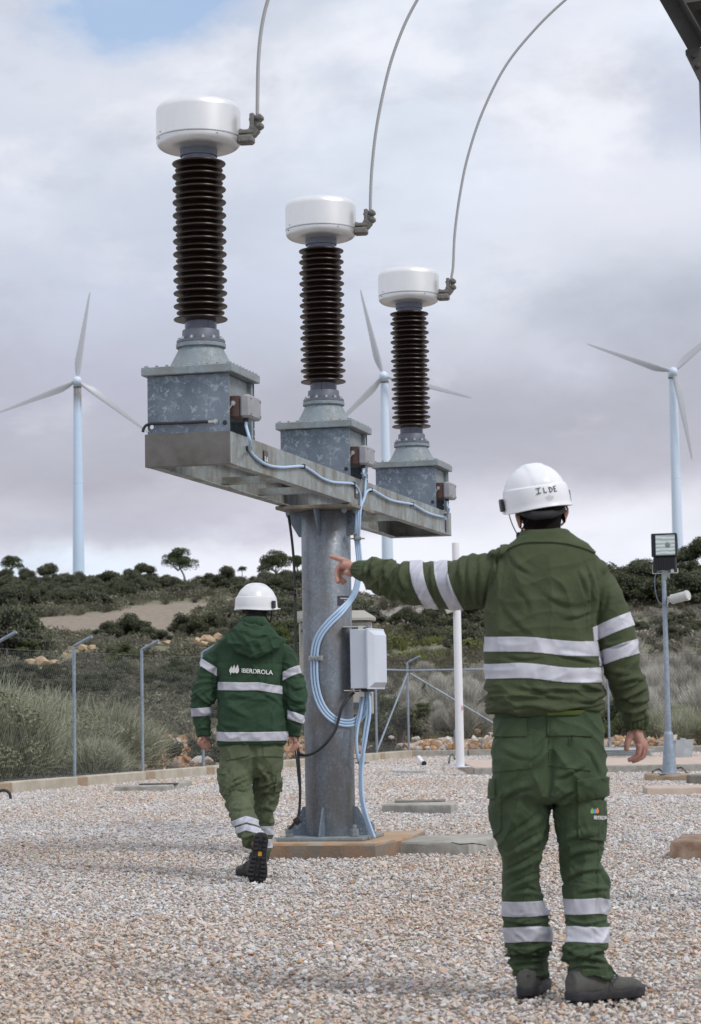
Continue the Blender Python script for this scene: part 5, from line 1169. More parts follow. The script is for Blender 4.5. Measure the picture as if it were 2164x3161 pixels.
wL = np.clip((674 - X) / 8, 0, 1) * (Yp > 2010); wR = np.clip((X - 872) / 8, 0, 1) * (dR < .09) * (Yp > 2010); wB = np.clip(1 - wL - wR, 0, 1)
folds(jm, [(wB, np.stack([V[:, 0] * 7 + V[:, 2] * 3, V[:, 1] * 5, V[:, 2] * 7 - V[:, 0] * 5], 1), 0.006, 1.6), (wB * window(Yp, 2090, 2190, 15), np.stack([V[:, 0] * 7, V[:, 1] * 6, V[:, 2] * 20], 1), 0.004, 1.6), (wB, V * 4, 0.006, 0),
           (wL, np.stack([sL[:, 0] * 9, sL[:, 1] * 9, tL * 14 + sL[:, 0] * 8], 1), 0.010, 1.7), (wR, np.stack([sR[:, 0] * 9, sR[:, 1] * 9, tR * 14 - sR[:, 0] * 8], 1), 0.010, 1.7)], 8)
creases(jm, [([(668, 2060), (664, 2110), (668, 2150)], 6, 6), ([(640, 2150), (655, 2160), (670, 2150)], 6, 8), ([(600, 2140), (625, 2160), (660, 2172)], 6, 8), ([(612, 2250), (630, 2246), (650, 2250)], 4, 5), ([(872, 2060), (876, 2110), (880, 2160)], 6, 6), ([(882, 2140), (905, 2160), (935, 2168)], 6, 8), ([(890, 2180), (915, 2190), (942, 2186)], 6, 7), ([(895, 2110), (915, 2125), (940, 2120)], 6, 6), ([(770, 2045), (785, 2060), (790, 2085)], 6, 5), ([(815, 2140), (840, 2155), (865, 2175)], 7, 6), ([(690, 2175), (730, 2190), (770, 2215)], 9, 5), ([(860, 2180), (845, 2215), (840, 2250)], 8, 5), ([(700, 2140), (740, 2150), (780, 2146)], 7, 4), ([(680, 2225), (700, 2240), (740, 2246)], 8, 4)], Yf / FPX * .8)
V = mverts(jm); X, Yp = proj(V); N = mnorm(jm); pf = Yf / FPX
g = -0.004 * groove((2043 + .035 * (X - 672) - Yp) * pf, .006) * wB * (N[:, 1] < 0) - 0.003 * groove((2163 + 3 * np.sin(X / 30) - Yp) * pf, .006) * wB
setv(jm, V + N * g[:, None])
jk2 = link('jacket', jm, M_jacket2, person2, smooth=180)
jw = jm.copy(); jw.transform(Matrix.Translation(Vector(BASE[person2.name]))); V = mverts(jw); X, Yp = proj(V); N = mnorm(jw)
bodyf = (X > 660) & (X < 892)
stripe(jw, [(Yp - np.interp(X, [670, 740, 800, 830, 872], [0, 2, 1, 7, 13]), 2105, 2130), (X, 673.5, 872)], bodyf, jk2, .004)
stripe(jw, [(Yp - np.interp(X, [670, 700, 800, 887], [0, 3, 2, 0]), 2258, 2286), (X, 600, 889)], bodyf, jk2, .004)
stripe(jw, [(Yp - 0.62 * (X - 625), 2034, 2060), (X, 560, 670)], (X < 685) & (Yp < 2120), jk2, .004)
stripe(jw, [(Yp + 0.06 * (X - 590), 2187, 2212), (X, 560, 654)], (X < 660), jk2, .004)
stripe(jw, [(Yp + 0.42 * (X - 874) - .004 * (X - 900) ** 2, 2072, 2098), (X, 873, 990)], (X > 866) & (Yp < 2160), jk2, .004)
stripe(jw, [(Yp - 0.0 * X - 0.012 * np.clip(905 - X, 0, 40) * -20 * 0 - np.clip(905 - X, -40, 40) * -.35, 2198, 2224), (X, 888, 990)], (X > 884), jk2, .004)
# hood lying on the back
Hd = MB()
back = Yf - 0.165
arcs = [([(698, 1952), (712, 1982), (740, 2008), (784, 2021), (835, 2004), (866, 1984), (874, 1976)], 11, .0), ([(712, 1948), (728, 1975), (756, 1996), (792, 2006), (835, 1992), (862, 1972)], 14, -.006), ([(724, 1942), (745, 1966), (775, 1984), (810, 1986), (850, 1962)], 15, -.012), ([(734, 1934), (760, 1952), (795, 1964), (838, 1946)], 15, -.006), ([(738, 1926), (770, 1936), (805, 1942), (832, 1934)], 13, .01)]
for P, r, dy in arcs:
    n = len(P); A_ = []
    for i, (x, y) in enumerate(P):
        e = abs(i - (n - 1) / 2) / ((n - 1) / 2); yy = back + dy + 0.055 * e ** 2 + 0.03 * (1958 - y) / 60 * (y < 1958)
        A_.append((x, y, yy, r * (1 - .25 * e)))
    limb(Hd, A_, 4, 16)
hdm = voxel(Hd, 0.006, 3); V = mverts(hdm)
folds(hdm, [(1.0, np.stack([V[:, 0] * 10 + V[:, 2] * 8, V[:, 1] * 8, V[:, 2] * 14 - V[:, 0] * 5], 1), 0.008, 1.6)], 4)
link('hood', hdm, M_jacket2, jk2, smooth=180)
m = MB(); trunk(m, [(1934, 738, 830, Yf - .03, .20), (1920, 742, 826, Yf - .04, .19), (1904, 752, 818, Yf - .04, .175)]); q = voxel(m, .006, 3); V = mverts(q); folds(q, [(1.0, V * 14, .004, 1.5)], 3); link('collar', q, M_jacket2, jk2, smooth=180)
# lettering and emblem on the back
pl_ = Place(at(745, 2076, Yf - .14) - np.array([0, .36, 0]), (1.0, 0, -0.085), (0.02, 0, 1), (0, 1, 0), 0.005)
tmz = text_mesh('IBERDROLA', 0.0385, 0.0004, spacing=0.95); conform(tmz, jw, pl_, 0.007, 0.9); link('lettering', tmz, M_white, jk2, smooth=None)
pl_ = Place(at(707, 2079, Yf - .14) - np.array([0, .36, 0]), (1.0, 0, -0.03), (0.02, 0, 1), (0, 1, 0), 0.02)
polys = []
for k, (x0, w, h, y0) in enumerate(((0.012, 0.018, 0.046, 0.002), (0.029, 0.024, 0.053, 0.002), (0.050, 0.027, 0.055, 0.001))):
    d = drop(w, h, .22); polys.append([(x0 + x, y0 + y) for x, y in d])
polys.append([(0.000, 0.014), (0.003, 0.030), (0.013, 0.036), (0.010, 0.030), (0.006, 0.024), (0.005, 0.014), (0.010, 0.006), (0.010, -0.008), (0.007, -0.008), (0.007, 0.004)])
fmz = flatmesh(polys); conform(fmz, jw, pl_, 0.007, 0.9); link('emblem', fmz, M_white, jk2, smooth=None)
# trousers
T_ = MB()
trunk(T_, [(2400, 720, 838, Yf, .18), (2375, 690, 862, Yf, .235), (2340, 680, 871, Yf, .27), (2310, 678, 874, Yf, .26), (2270, 684, 868, Yf, .24)])
LL = limb(T_, [(728, 2330, Yf, 48), (729, 2380, Yf - .04, 51), (730, 2420, Yf - .09, 49), (735, 2455, Yf - .14, 45), (743, 2490, Yf - .22, 40), (753, 2522, Yf - .33, 38), (764, 2552, Yf - .43, 36), (778, 2585, Yf - .53, 33), (788, 2606, Yf - .58, 29)], 5, 26)
RL = limb(T_, [(828, 2330, Yf, 46), (826, 2390, Yf + .02, 45), (822, 2440, Yf + .06, 41), (817, 2490, Yf + .08, 36), (817, 2540, Yf + .10, 28), (815, 2585, Yf + .12, 27), (806, 2625, Yf + .14, 27), (794, 2662, Yf + .16, 24), (790, 2675, Yf + .16, 23)], 5, 26)
tm_ = voxel(T_, 0.0072, 4); V = mverts(tm_); X, Yp = proj(V)
tLL, sLL, dLL = seglocal(V, LL); tRL, sRL, dRL = seglocal(V, RL)
wl = (dLL < dRL).astype(float) * window(Yp, 2370, 4000, 8); wr = (dLL >= dRL).astype(float) * window(Yp, 2370, 4000, 8)
def legf2(s, t, w): return [(w, np.stack([s[:, 0] * 8, s[:, 1] * 8, t * 10 + s[:, 0] * 12], 1), 0.010, 1.7), (w, np.stack([s[:, 0] * 14, s[:, 1] * 14, t * 20 - s[:, 0] * 12], 1), 0.004, 1.5)]
folds(tm_, legf2(sLL, tLL, wl) + legf2(sRL, tRL, wr) + [(1 - wl - wr, V * 9, 0.006, 1.5)], 6)
creases(tm_, [([(775, 2395), (745, 2410), (705, 2438)], 6, 8), ([(776, 2430), (745, 2440), (700, 2462)], 5, 9), ([(770, 2455), (740, 2452), (704, 2470)], 5, 7), ([(800, 2370), (822, 2400), (826, 2420)], 7, 7), ([(785, 2430), (815, 2425), (850, 2410)], 6, 7), ([(788, 2460), (810, 2446), (845, 2446)], 6, 6), ([(790, 2500), (815, 2490), (842, 2500)], 6, 5), ([(750, 2590), (775, 2580), (800, 2566)], 5, 7), ([(715, 2495), (740, 2500), (775, 2490)], 6, 5)], Yf / FPX * .8)
V = mverts(tm_); X, Yp = proj(V); N = mnorm(tm_)
setv(tm_, V - N * (0.02 * groove((X - 782) * pf, .02) * window(Yp, 2305, 2420, 12) * (N[:, 1] < 0))[:, None])
tr2 = link('trousers', tm_, M_trouser2, person2, smooth=180)
tw = tm_.copy(); tw.transform(Matrix.Translation(Vector(BASE[person2.name]))); V = mverts(tw); X, Yp = proj(V); N = mnorm(tw)
tLL, sLL, dLL = seglocal(V, LL); tRL, sRL, dRL = seglocal(V, RL)
isl = dLL < dRL + .01
fl = Yp + 0.33 * (X - 722) + 0.006 * (X - 760) ** 2 * 0 - np.interp(X, [722, 760, 790, 800], [0, 0, 18, 26])
stripe(tw, [(fl, 2533, 2552)], isl & (Yp > 2490), tr2, .005); stripe(tw, [(fl, 2558, 2577)], isl & (Yp > 2490) & (Yp < 2590), tr2, .005)
stripe(tw, [(Yp, 2551, 2577)], ~isl & (Yp > 2500), tr2, .004); stripe(tw, [(Yp, 2591, 2618)], ~isl & (Yp > 2500), tr2, .004)
def pocket2(fields, flt, nm, off=0.006): return link(nm, iso_clip(tw, fields, flt, off, 0.005), M_trouser2, tr2, smooth=180)
fb = N[:, 1] < 0.3
pocket2([(X, 700, 768), (Yp + .20 * (X - 700), 2306, 2348)], fb, 'pocket_flap'); pocket2([(X, 812, 872), (Yp - .0 * X, 2306, 2336)], fb, 'pocket_flap')
pocket2([(X, 660, 702), (Yp, 2372, 2392)], (X < 730) & (N[:, 1] < .6), 'cargo_flap', .012); pocket2([(X, 660, 706), (Yp, 2392, 2455)], (X < 730) & (N[:, 1] < .6), 'cargo_pocket', .008)
pocket2([(X - (Yp - 2400) * -.15, 852, 900), (Yp, 2400, 2443)], (X > 840) & (N[:, 1] < .6), 'cargo_pocket', .010)
hcn = at(791, 1877, Yf + 0.02); HA2 = frame(rad(-34), rad(-1.5), rad(2))
hel, onb = helmet(person2, hcn, HA2, 1.04)
lines = []
for k, (a, b) in enumerate([(0.010, 0.030), (0.002, 0.040), (0.006, 0.036), (0.012, 0.030)]):
    y = 0.014 - 0.0045 * k; x = a
    while x < b:
        l = random.uniform(.003, .007); lines.append([(x, y), (x + l * .5, y), (x + l, y)]); x += l + .0025
strokes(lines, 0.0006, -0.78, 0.022, M_print, hel)
for P in ([(838, 1876, Yf + .0), (838, 1900, Yf + .01), (833, 1922, Yf + .02)], [(812, 1885, Yf - .07), (822, 1905, Yf - .03), (832, 1922, Yf + .02)]):
    m = MB(); m.tube(spline([at(*p) for p in P], 5), 0.004, 8, flat=0.5); link('chin_strap', m, M_black, hel, smooth=180)
# boots: one raised with the sole toward the viewer, one on the ground
hb = at(808, 2573, Yf - 0.74)
boot(person2, hb, (-0.14, 0.10, -0.985), (0.0, 1.0, 0.10), s=1.04, vox=.006, flip=1, patch=True, label='raised boot showing its lugged sole with a yellow mark')
gh = onz(806, 2706, 0); boot(person2, gh + np.array([0, 0, -.01]), (-0.45, 0.89, 0), (0, 0, 1), s=1.0, vox=.006, flip=-1)
# ================================================================ terrain
LP = np.array([[30, -.10], [46, -.02], [55, .45], [70, 1.35], [90, 2.75], [120, 4.7], [170, 8.1], [220, 11.5], [300, 17.4], [345, 18.4], [600, 12], [1200, 10], [3500, 8]])
RP = np.array([[30, -.10], [47, -.02], [54, .35], [62, .95], [80, 2.45], [100, 4.1], [120, 6.0], [140, 7.8], [160, 9.2], [200, 10.5], [260, 11], [340, 11], [600, 8], [1200, 8], [3500, 8]])
def terrain(x, y):
    x = np.asarray(x, float); y = np.asarray(y, float); t = np.clip((x / np.maximum(y, 1) + 0.045) / 0.11, 0, 1); t = t * t * (3 - 2 * t)
    z = np.interp(y, LP[:, 0], LP[:, 1]) * (1 - t) + np.interp(y, RP[:, 0], RP[:, 1]) * t
    p = np.stack([x.ravel() / 14, y.ravel() / 14, np.zeros(x.size)], 1)
    amp = np.clip((y - 48) / 60, 0, 1.0)
    return z + (fbm(p, 3).reshape(x.shape)) * 0.55 * amp
FX = (5.098 / 15.68)                      # left fence: x = -3.963 + FX * (y - 32.22)
def fence_x(y): return -3.963 + FX * (y - 32.22)
YR = 47.9
def inpoly(x, y, P):
    P = np.array(P, float); r = np.zeros(np.shape(x), bool); n = len(P)
    for i in range(n):
        a, b = P[i], P[(i + 1) % n]
        c = ((a[1] > y) != (b[1] > y)) & (x < (b[0] - a[0]) * (y - a[1]) / (b[1] - a[1] + 1e-9) + a[0]); r ^= c
    return r
ys = np.concatenate([np.linspace(22, 60, 60), np.geomspace(61, 420, 170), np.geomspace(440, 3400, 30)])
nx = 240; tt = np.linspace(-1, 1, nx); VV = []
for y in ys:
    w = 0.36 * y + 6
    xs = tt * w; VV.append(np.stack([xs, np.full(nx, y), terrain(xs, np.full(nx, y))], 1))
VV = np.concatenate(VV); fs = []
for i in range(len(ys) - 1):
    for j in range(nx - 1): a = i * nx + j; fs.append((a, a + 1, a + nx + 1, a + nx))
# the part inside the yard sinks below the gravel bed
inside = (VV[:, 0] > fence_x(VV[:, 1]) + .1) & (VV[:, 1] < YR); VV[inside, 2] = -0.25
mh = MB(); mh.add(VV, fs); hme = mh.mesh('hillside')
hill = struct('hillside', hme, None, smooth=180)
V = mverts(hme); X, Yp = proj(V)
jx = X + 10 * pnoise(V / 9); jy = Yp + 4 * pnoise(V / 6 + 9)
FIELD = [(60, 1916), (300, 1893), (470, 1866), (740, 1846), (735, 1862), (640, 1880), (600, 1905), (560, 1965), (480, 1990), (330, 1966), (120, 1962), (40, 1950)]
SCREE = [(1110, 1828), (1220, 1832), (1340, 1885), (1290, 1965), (1215, 1985), (1190, 1930), (1130, 1900)]
fld_ = inpoly(jx, jy, FIELD) & (V[:, 1] > 95); scr = inpoly(jx, jy, SCREE) & (V[:, 1] > 80)
red = (V[:, 1] < 62) & ((inpoly(jx, jy, [(360, 2330), (440, 2278), (690, 2262), (1000, 2275), (1120, 2300), (1120, 2420), (560, 2420), (420, 2390)])) | ((V[:, 0] > 0.6) & (V[:, 1] > YR) & (V[:, 1] < 52.5)))
zone = np.zeros((len(V), 4)); zone[:, 0] = fld_; zone[:, 1] = scr; zone[:, 2] = red; zone[:, 3] = 1
ca = hme.color_attributes.new('zone', 'FLOAT_COLOR', 'POINT'); ca.data.foreach_set('color', zone.ravel())
def hill_mat():
    m, nt, b = new_mat('hillside_soil'); Lk = nt.links
    b.inputs['Roughness'].default_value = 0.95; b.inputs['Specular IOR Level'].default_value = 0.15
    tc = nd(nt, 'ShaderNodeTexCoord'); at_ = nd(nt, 'ShaderNodeAttribute'); at_.attribute_name = 'zone'
    sp = nd(nt, 'ShaderNodeSeparateColor'); Lk.new(at_.outputs['Color'], sp.inputs[0])
    def nz(s, d=6): n = nd(nt, 'ShaderNodeTexNoise', Scale=s, Detail=float(d), Roughness=0.65); Lk.new(tc.outputs['Object'], n.inputs['Vector']); return n.outputs[0]
    def rg(x, a, b_): r = nd(nt, 'ShaderNodeMapRange'); r.inputs[1].default_value = a; r.inputs[2].default_value = b_; Lk.new(x, r.inputs[0]); return r.outputs[0]
    def mx(f, a, c):
        q = nd(nt, 'ShaderNodeMix', data_type='RGBA')
        for s_, v_ in ((q.inputs[0], f), (q.inputs[6], a), (q.inputs[7], c)):
            if isinstance(v_, tuple): s_.default_value = (*v_, 1)
            else: Lk.new(v_, s_)
        return q.outputs[2]
    base = mx(rg(nz(0.35), .4, .6), (0.15, 0.15, 0.10), (0.27, 0.25, 0.18))
    base = mx(rg(nz(3.0), .45, .7), base, (0.20, 0.205, 0.14))
    base = mx(rg(nz(1.2), .62, .74), base, (0.34, 0.27, 0.19))
    field = mx(rg(nz(2.5), .35, .65), (0.21, 0.175, 0.14), (0.31, 0.265, 0.215))
    scree = mx(rg(nz(1.6), .4, .6), (0.15, 0.14, 0.12), (0.36, 0.335, 0.31))
    redd = mx(rg(nz(5.0), .4, .62), (0.33, 0.17, 0.075), (0.46, 0.31, 0.19))
    c = mx(sp.outputs[0], base, field); c = mx(sp.outputs[1], c, scree); c = mx(sp.outputs[2], c, redd)
    Lk.new(c, b.inputs['Base Color'])
    bp = nd(nt, 'ShaderNodeBump'); bp.inputs['Strength'].default_value = 0.8; bp.inputs['Distance'].default_value = 0.12; Lk.new(nz(6.0, 8), bp.inputs['Height']); Lk.new(bp.outputs[0], b.inputs['Normal'])
    return m
hme.materials.append(hill_mat())

# ================================================================ gravel bed
m = MB(); m.add([(-16, -14, -0.030), (30, -14, -0.030), (30, YR + .1, -0.030), (fence_x(YR + .1), YR + .1, -0.030), (fence_x(-14), -14, -0.030), (-16, -14, -0.030)][:5] if fence_x(-14) < -16 else [(-30, -14, -0.03), (30, -14, -0.03), (30, YR + .1, -0.03), (fence_x(YR + .1), YR + .1, -0.03), (fence_x(-14), -14, -0.03)], [(0, 1, 2, 3, 4)])
M_bed = simple('gravel_bed', (0.34, 0.295, 0.26), 0.95, 0.0, scale=30, col2=(0.40, 0.375, 0.35), bump=0.9, bscale=45, spec=0.2)
struct('gravel_bed', m, M_bed, smooth=None)
def outer(n): return n
def stone_mat(name, attr=True):
    m, nt, b = new_mat(name); Lk = nt.links; b.inputs['Roughness'].default_value = 0.85; b.inputs['Specular IOR Level'].default_value = 0.3
    a = nd(nt, 'ShaderNodeAttribute'); a.attribute_type = 'INSTANCER'; a.attribute_name = 'col'
    tc = nd(nt, 'ShaderNodeTexCoord'); n = nd(nt, 'ShaderNodeTexNoise', Scale=1.3, Detail=4.0, Roughness=0.7); Lk.new(tc.outputs['Object'], n.inputs['Vector'])
    r = nd(nt, 'ShaderNodeMapRange'); r.inputs[1].default_value = .3; r.inputs[2].default_value = .7; r.inputs[3].default_value = 0.78; r.inputs[4].default_value = 1.15; Lk.new(n.outputs[0], r.inputs[0])
    s = nd(nt, 'ShaderNodeVectorMath', operation='SCALE'); Lk.new(a.outputs['Color'], s.inputs[0]); Lk.new(r.outputs[0], s.inputs['Scale']); Lk.new(s.outputs[0], b.inputs['Base Color'])
    return m
M_stone = stone_mat('gravel_stone')
protos = bpy.data.collections.new('prototypes')        # not linked to the scene: only instanced
def rock_mesh(seed, npt=14, flat=0.62, name='stone', sub=False):
    r = random.Random(seed); b = bmesh.new()
    for _ in range(npt):
        v_ = Vector((r.gauss(0, 1), r.gauss(0, 1), r.gauss(0, 1))).normalized(); b.verts.new((v_.x * r.uniform(.8, 1.1), v_.y * r.uniform(.65, .9), v_.z * flat))
    bmesh.ops.convex_hull(b, input=b.verts)
    bmesh.ops.delete(b, geom=[q for q in b.verts if not q.link_faces], context='VERTS')
    if sub:
        bmesh.ops.subdivide_edges(b, edges=b.edges[:], cuts=2, use_grid_fill=True)
        for q in b.verts:
            d = pnoise(np.array([q.co]) * 2.2 + seed)[0] * 0.10 + pnoise(np.array([q.co]) * 5.5 + seed)[0] * 0.04; q.co *= 1 + d
    else: bmesh.ops.bevel(b, geom=b.edges[:] + b.verts[:], offset=0.07, segments=1, affect='EDGES')
    me = bpy.data.meshes.new(name); b.to_mesh(me); b.free(); return me
def proto_coll(name, meshes, mats):
    c = bpy.data.collections.new(name)
    for i, me in enumerate(meshes):
        if not me.materials: me.materials.append(mats)
        o = bpy.data.objects.new(name + '_piece', me); c.objects.link(o)
    return c
def scatter(name, P, rot, scl, col, idx, coll, n_kinds, label, cat):
    """points with rotation / size / colour, each carrying one small piece (geometry nodes)"""
    me = bpy.data.meshes.new(name); me.vertices.add(len(P)); me.vertices.foreach_set('co', np.ascontiguousarray(P, dtype=np.float32).ravel())
    for nm, ty, arr in (('rot', 'FLOAT_VECTOR', rot), ('scl', 'FLOAT_VECTOR', scl)):
        a = me.attributes.new(nm, ty, 'POINT'); a.data.foreach_set('vector', np.ascontiguousarray(arr, dtype=np.float32).ravel())
    a = me.attributes.new('col', 'FLOAT_COLOR', 'POINT'); a.data.foreach_set('color', np.ascontiguousarray(np.hstack([col, np.ones((len(col), 1))]), dtype=np.float32).ravel())
    a = me.attributes.new('idx', 'INT', 'POINT'); a.data.foreach_set('value', np.ascontiguousarray(idx, dtype=np.int32))
    me.update(); o = bpy.data.objects.new(name, me); COL.objects.link(o)
    ng = bpy.data.node_groups.new(name + '_scatter', 'GeometryNodeTree'); ng.interface.new_socket('Geometry', in_out='INPUT', socket_type='NodeSocketGeometry'); ng.interface.new_socket('Geometry', in_out='OUTPUT', socket_type='NodeSocketGeometry')
    N = ng.nodes; Lk = ng.links; gi = N.new('NodeGroupInput'); go = N.new('NodeGroupOutput')
    ci = N.new('GeometryNodeCollectionInfo'); ci.inputs['Collection'].default_value = coll; ci.inputs['Separate Children'].default_value = True; ci.inputs['Reset Children'].default_value = True
    ip = N.new('GeometryNodeInstanceOnPoints'); ip.inputs['Pick Instance'].default_value = True
    def attr(nm, ty): q = N.new('GeometryNodeInputNamedAttribute'); q.data_type = ty; q.inputs['Name'].default_value = nm; return q.outputs[0]
    Lk.new(gi.outputs[0], ip.inputs['Points']); Lk.new(ci.outputs[0], ip.inputs['Instance']); Lk.new(attr('idx', 'INT'), ip.inputs['Instance Index'])
    er = N.new('FunctionNodeEulerToRotation'); Lk.new(attr('rot', 'FLOAT_VECTOR'), er.inputs[0]); Lk.new(er.outputs[0], ip.inputs['Rotation'])
    Lk.new(attr('scl', 'FLOAT_VECTOR'), ip.inputs['Scale']); Lk.new(ip.outputs[0], go.inputs[0])
    md = o.modifiers.new('scatter', 'NODES'); md.node_group = ng
    return tag(o, label, cat, kind='stuff')
R = np.random.RandomState(11)
def gravel_pts():
    out = []
    for y0, y1, den in ((4.5, 9, 2100), (9, 13, 1900), (13, 18, 1600), (18, 24, 1200), (24, 32, 900), (32, 48, 600)):
        xm = 0.155 * y1 * 1.06 + 1.7; n = int((y1 - y0) * 2 * xm * den); x = R.uniform(-xm, xm, n) + 0.01 * y1; y = R.uniform(y0, y1, n)
        k = (x > fence_x(y) + 0.16) & (np.abs(x) < 0.155 * y * 1.06 + 1.7); out.append(np.stack([x[k], y[k], np.full(k.sum(), den)], 1))
    return np.concatenate(out)
PADS = []      # footprints kept clear of gravel: polygons in x, y
# ================================================================ concrete pads and covers
M_conc = simple('weathered_concrete', (0.27, 0.26, 0.235), 0.9, 0.0, scale=7, col2=(0.40, 0.385, 0.35), bump=0.5, bscale=55, spec=0.2)
M_concdark = simple('dark_concrete', (0.13, 0.12, 0.10), 0.9, 0.0, scale=9, col2=(0.22, 0.20, 0.175), bump=0.5, bscale=50, spec=0.2)
M_concred = simple('brown_concrete', (0.19, 0.12, 0.085), 0.9, 0.0, scale=8, col2=(0.34, 0.27, 0.21), bump=0.5, bscale=50, spec=0.2)
M_cream = simple('cream_kerb', (0.37, 0.33, 0.26), 0.9, 0.0, scale=3, col2=(0.50, 0.46, 0.39), bump=0.4, bscale=40, spec=0.2)
M_tan = simple('tan_kerb_block', (0.30, 0.22, 0.15), 0.9, 0.0, scale=5, col2=(0.40, 0.32, 0.24), bump=0.4, bscale=40, spec=0.2)
M_pink = simple('pinkish_paving', (0.44, 0.35, 0.29), 0.9, 0.0, scale=4, col2=(0.52, 0.44, 0.38), bump=0.3, bscale=40, spec=0.2)
M_pale = simple('pale_stone', (0.50, 0.50, 0.49), 0.85, 0.0, scale=8, bump=0.3)
def rust_pad():
    m, nt, b = new_mat('rust_stained_concrete'); Lk = nt.links; b.inputs['Roughness'].default_value = 0.9
    tc = nd(nt, 'ShaderNodeTexCoord'); ge = nd(nt, 'ShaderNodeNewGeometry'); sp = nd(nt, 'ShaderNodeSeparateXYZ'); Lk.new(ge.outputs['True Normal'], sp.inputs[0])
    n = nd(nt, 'ShaderNodeTexNoise', Scale=6.0, Detail=7.0, Roughness=0.65); Lk.new(tc.outputs['Object'], n.inputs['Vector'])
    r = nd(nt, 'ShaderNodeMapRange'); r.inputs[1].default_value = .42; r.inputs[2].default_value = .60; Lk.new(n.outputs[0], r.inputs[0])
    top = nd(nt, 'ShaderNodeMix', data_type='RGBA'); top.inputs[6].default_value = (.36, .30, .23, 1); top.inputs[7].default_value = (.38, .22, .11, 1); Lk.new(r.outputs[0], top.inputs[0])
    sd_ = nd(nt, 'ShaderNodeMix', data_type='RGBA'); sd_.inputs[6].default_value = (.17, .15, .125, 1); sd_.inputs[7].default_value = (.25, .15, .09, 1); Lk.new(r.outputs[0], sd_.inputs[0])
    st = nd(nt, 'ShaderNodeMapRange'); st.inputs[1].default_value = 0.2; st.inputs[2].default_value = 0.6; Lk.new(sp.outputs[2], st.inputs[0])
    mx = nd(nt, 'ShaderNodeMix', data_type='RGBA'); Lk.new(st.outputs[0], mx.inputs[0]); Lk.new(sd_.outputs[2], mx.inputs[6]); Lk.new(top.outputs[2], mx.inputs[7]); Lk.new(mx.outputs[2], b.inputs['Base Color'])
    n2 = nd(nt, 'ShaderNodeTexNoise', Scale=50.0, Detail=6.0); Lk.new(tc.outputs['Object'], n2.inputs['Vector']); bp = nd(nt, 'ShaderNodeBump'); bp.inputs['Strength'].default_value = .5; bp.inputs['Distance'].default_value = .01
    Lk.new(n2.outputs[0], bp.inputs['Height']); Lk.new(bp.outputs[0], b.inputs['Normal']); return m
def slab(name, P, z1, mat, label, cat, z0=-0.06, bev=0.018, seed=0, rough=0.010, reg=True):
    """irregular cast slab: outline P in x, y, worn edges"""
    P = np.array(P, float); Q = []; r = random.Random(seed)
    for i in range(len(P)):
        a, b_ = P[i], P[(i + 1) % len(P)]; n = max(2, int(np.linalg.norm(b_ - a) / 0.06))
        for k in range(n): Q.append(a + (b_ - a) * k / n)
    Q = np.array(Q); c = Q.mean(0); nz_ = pnoise(np.c_[Q * 5, np.full(len(Q), seed)]) * rough; d = Q - c; d /= np.linalg.norm(d, axis=1)[:, None]; Q = Q + d * nz_[:, None]
    rings = []
    for z, s in ((z0, 0.0), (z1 - bev, 0.0), (z1 - bev * .3, -bev * .45), (z1, -bev * 1.3)):
        q = Q + d * s; jit = pnoise(np.c_[q * 9, np.full(len(q), z * 30 + seed)]) * 0.004
        rings.append(np.c_[q + d * jit[:, None], np.full(len(q), z) + (jit * .6 if z > 0 else 0)])
    m = MB(); m.rings(rings)
    if reg: PADS.append([tuple(c + (q - c) * 1.0) for q in P])
    o = link(name, m, mat, base=(c[0], c[1], 0), smooth=30)
    return tag(o, label, cat)
def G2(px, py, z=0): q = onz(px, py, z); return (q[0], q[1])
pc_ = lambda a, b: (G[0] + v[0] * a + u[0] * b, G[1] + v[1] * a + u[1] * b)
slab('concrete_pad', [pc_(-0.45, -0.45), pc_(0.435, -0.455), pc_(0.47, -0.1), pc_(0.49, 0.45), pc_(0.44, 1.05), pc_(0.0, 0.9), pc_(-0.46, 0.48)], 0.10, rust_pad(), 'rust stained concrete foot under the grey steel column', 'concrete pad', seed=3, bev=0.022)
a_ = G2(1210, 2630); b_ = G2(1447, 2634); c_ = G2(1530, 2612)
slab('concrete_cover', [a_, b_, (c_[0], c_[1]), (c_[0] + .05, c_[1] + .35), (a_[0] + .12, a_[1] + .62)], 0.075, M_conc, 'long cracked concrete cover right of the rusty pad', 'concrete cover', seed=5, rough=.02)
m = MB(); m.tube([(*G2(1395, 2600, .078), .0765), (*G2(1420, 2606, .078), .0765), (*G2(1462, 2603, .078), .0765), (*G2(1500, 2609, .078), .0765)], 0.004, 6); link('crack', m, M_dark, bpy.data.objects['concrete_cover'], smooth=None)
a_ = G2(1178, 2505); b_ = G2(1392, 2509)
slab('concrete_cover', [a_, b_, (b_[0] + .08, b_[1] + .62), (a_[0] + .10, a_[1] + .66)], 0.075, M_conc, 'square concrete cover with dark lid, behind the rusty pad', 'concrete cover', seed=6)
m = MB(); cx0, cy0 = (a_[0] + b_[0]) / 2 + .06, a_[1] + .36; m.box((cx0, cy0, 0.082), (0.50, 0.34, 0.012), None, 0.003); link('lid', m, M_concdark, bpy.data.objects['concrete_cover.001'])
a_ = G2(2068, 2650); b_ = (a_[0] + 1.1, a_[1] - .05)
slab('concrete_cover', [a_, b_, (b_[0] + .1, b_[1] + .8), (a_[0] + .17, a_[1] + .75)], 0.115, M_concred, 'reddish brown concrete block at the right edge', 'concrete cover', seed=7, bev=.03)
m = MB(); m.box((a_[0] + .50, a_[1] + .25, 0.128), (0.30, 0.22, 0.018), None, 0.004); link('rusty_plate', m, simple('rust', (.10, .05, .03), .8, .2), bpy.data.objects['concrete_cover.002'])
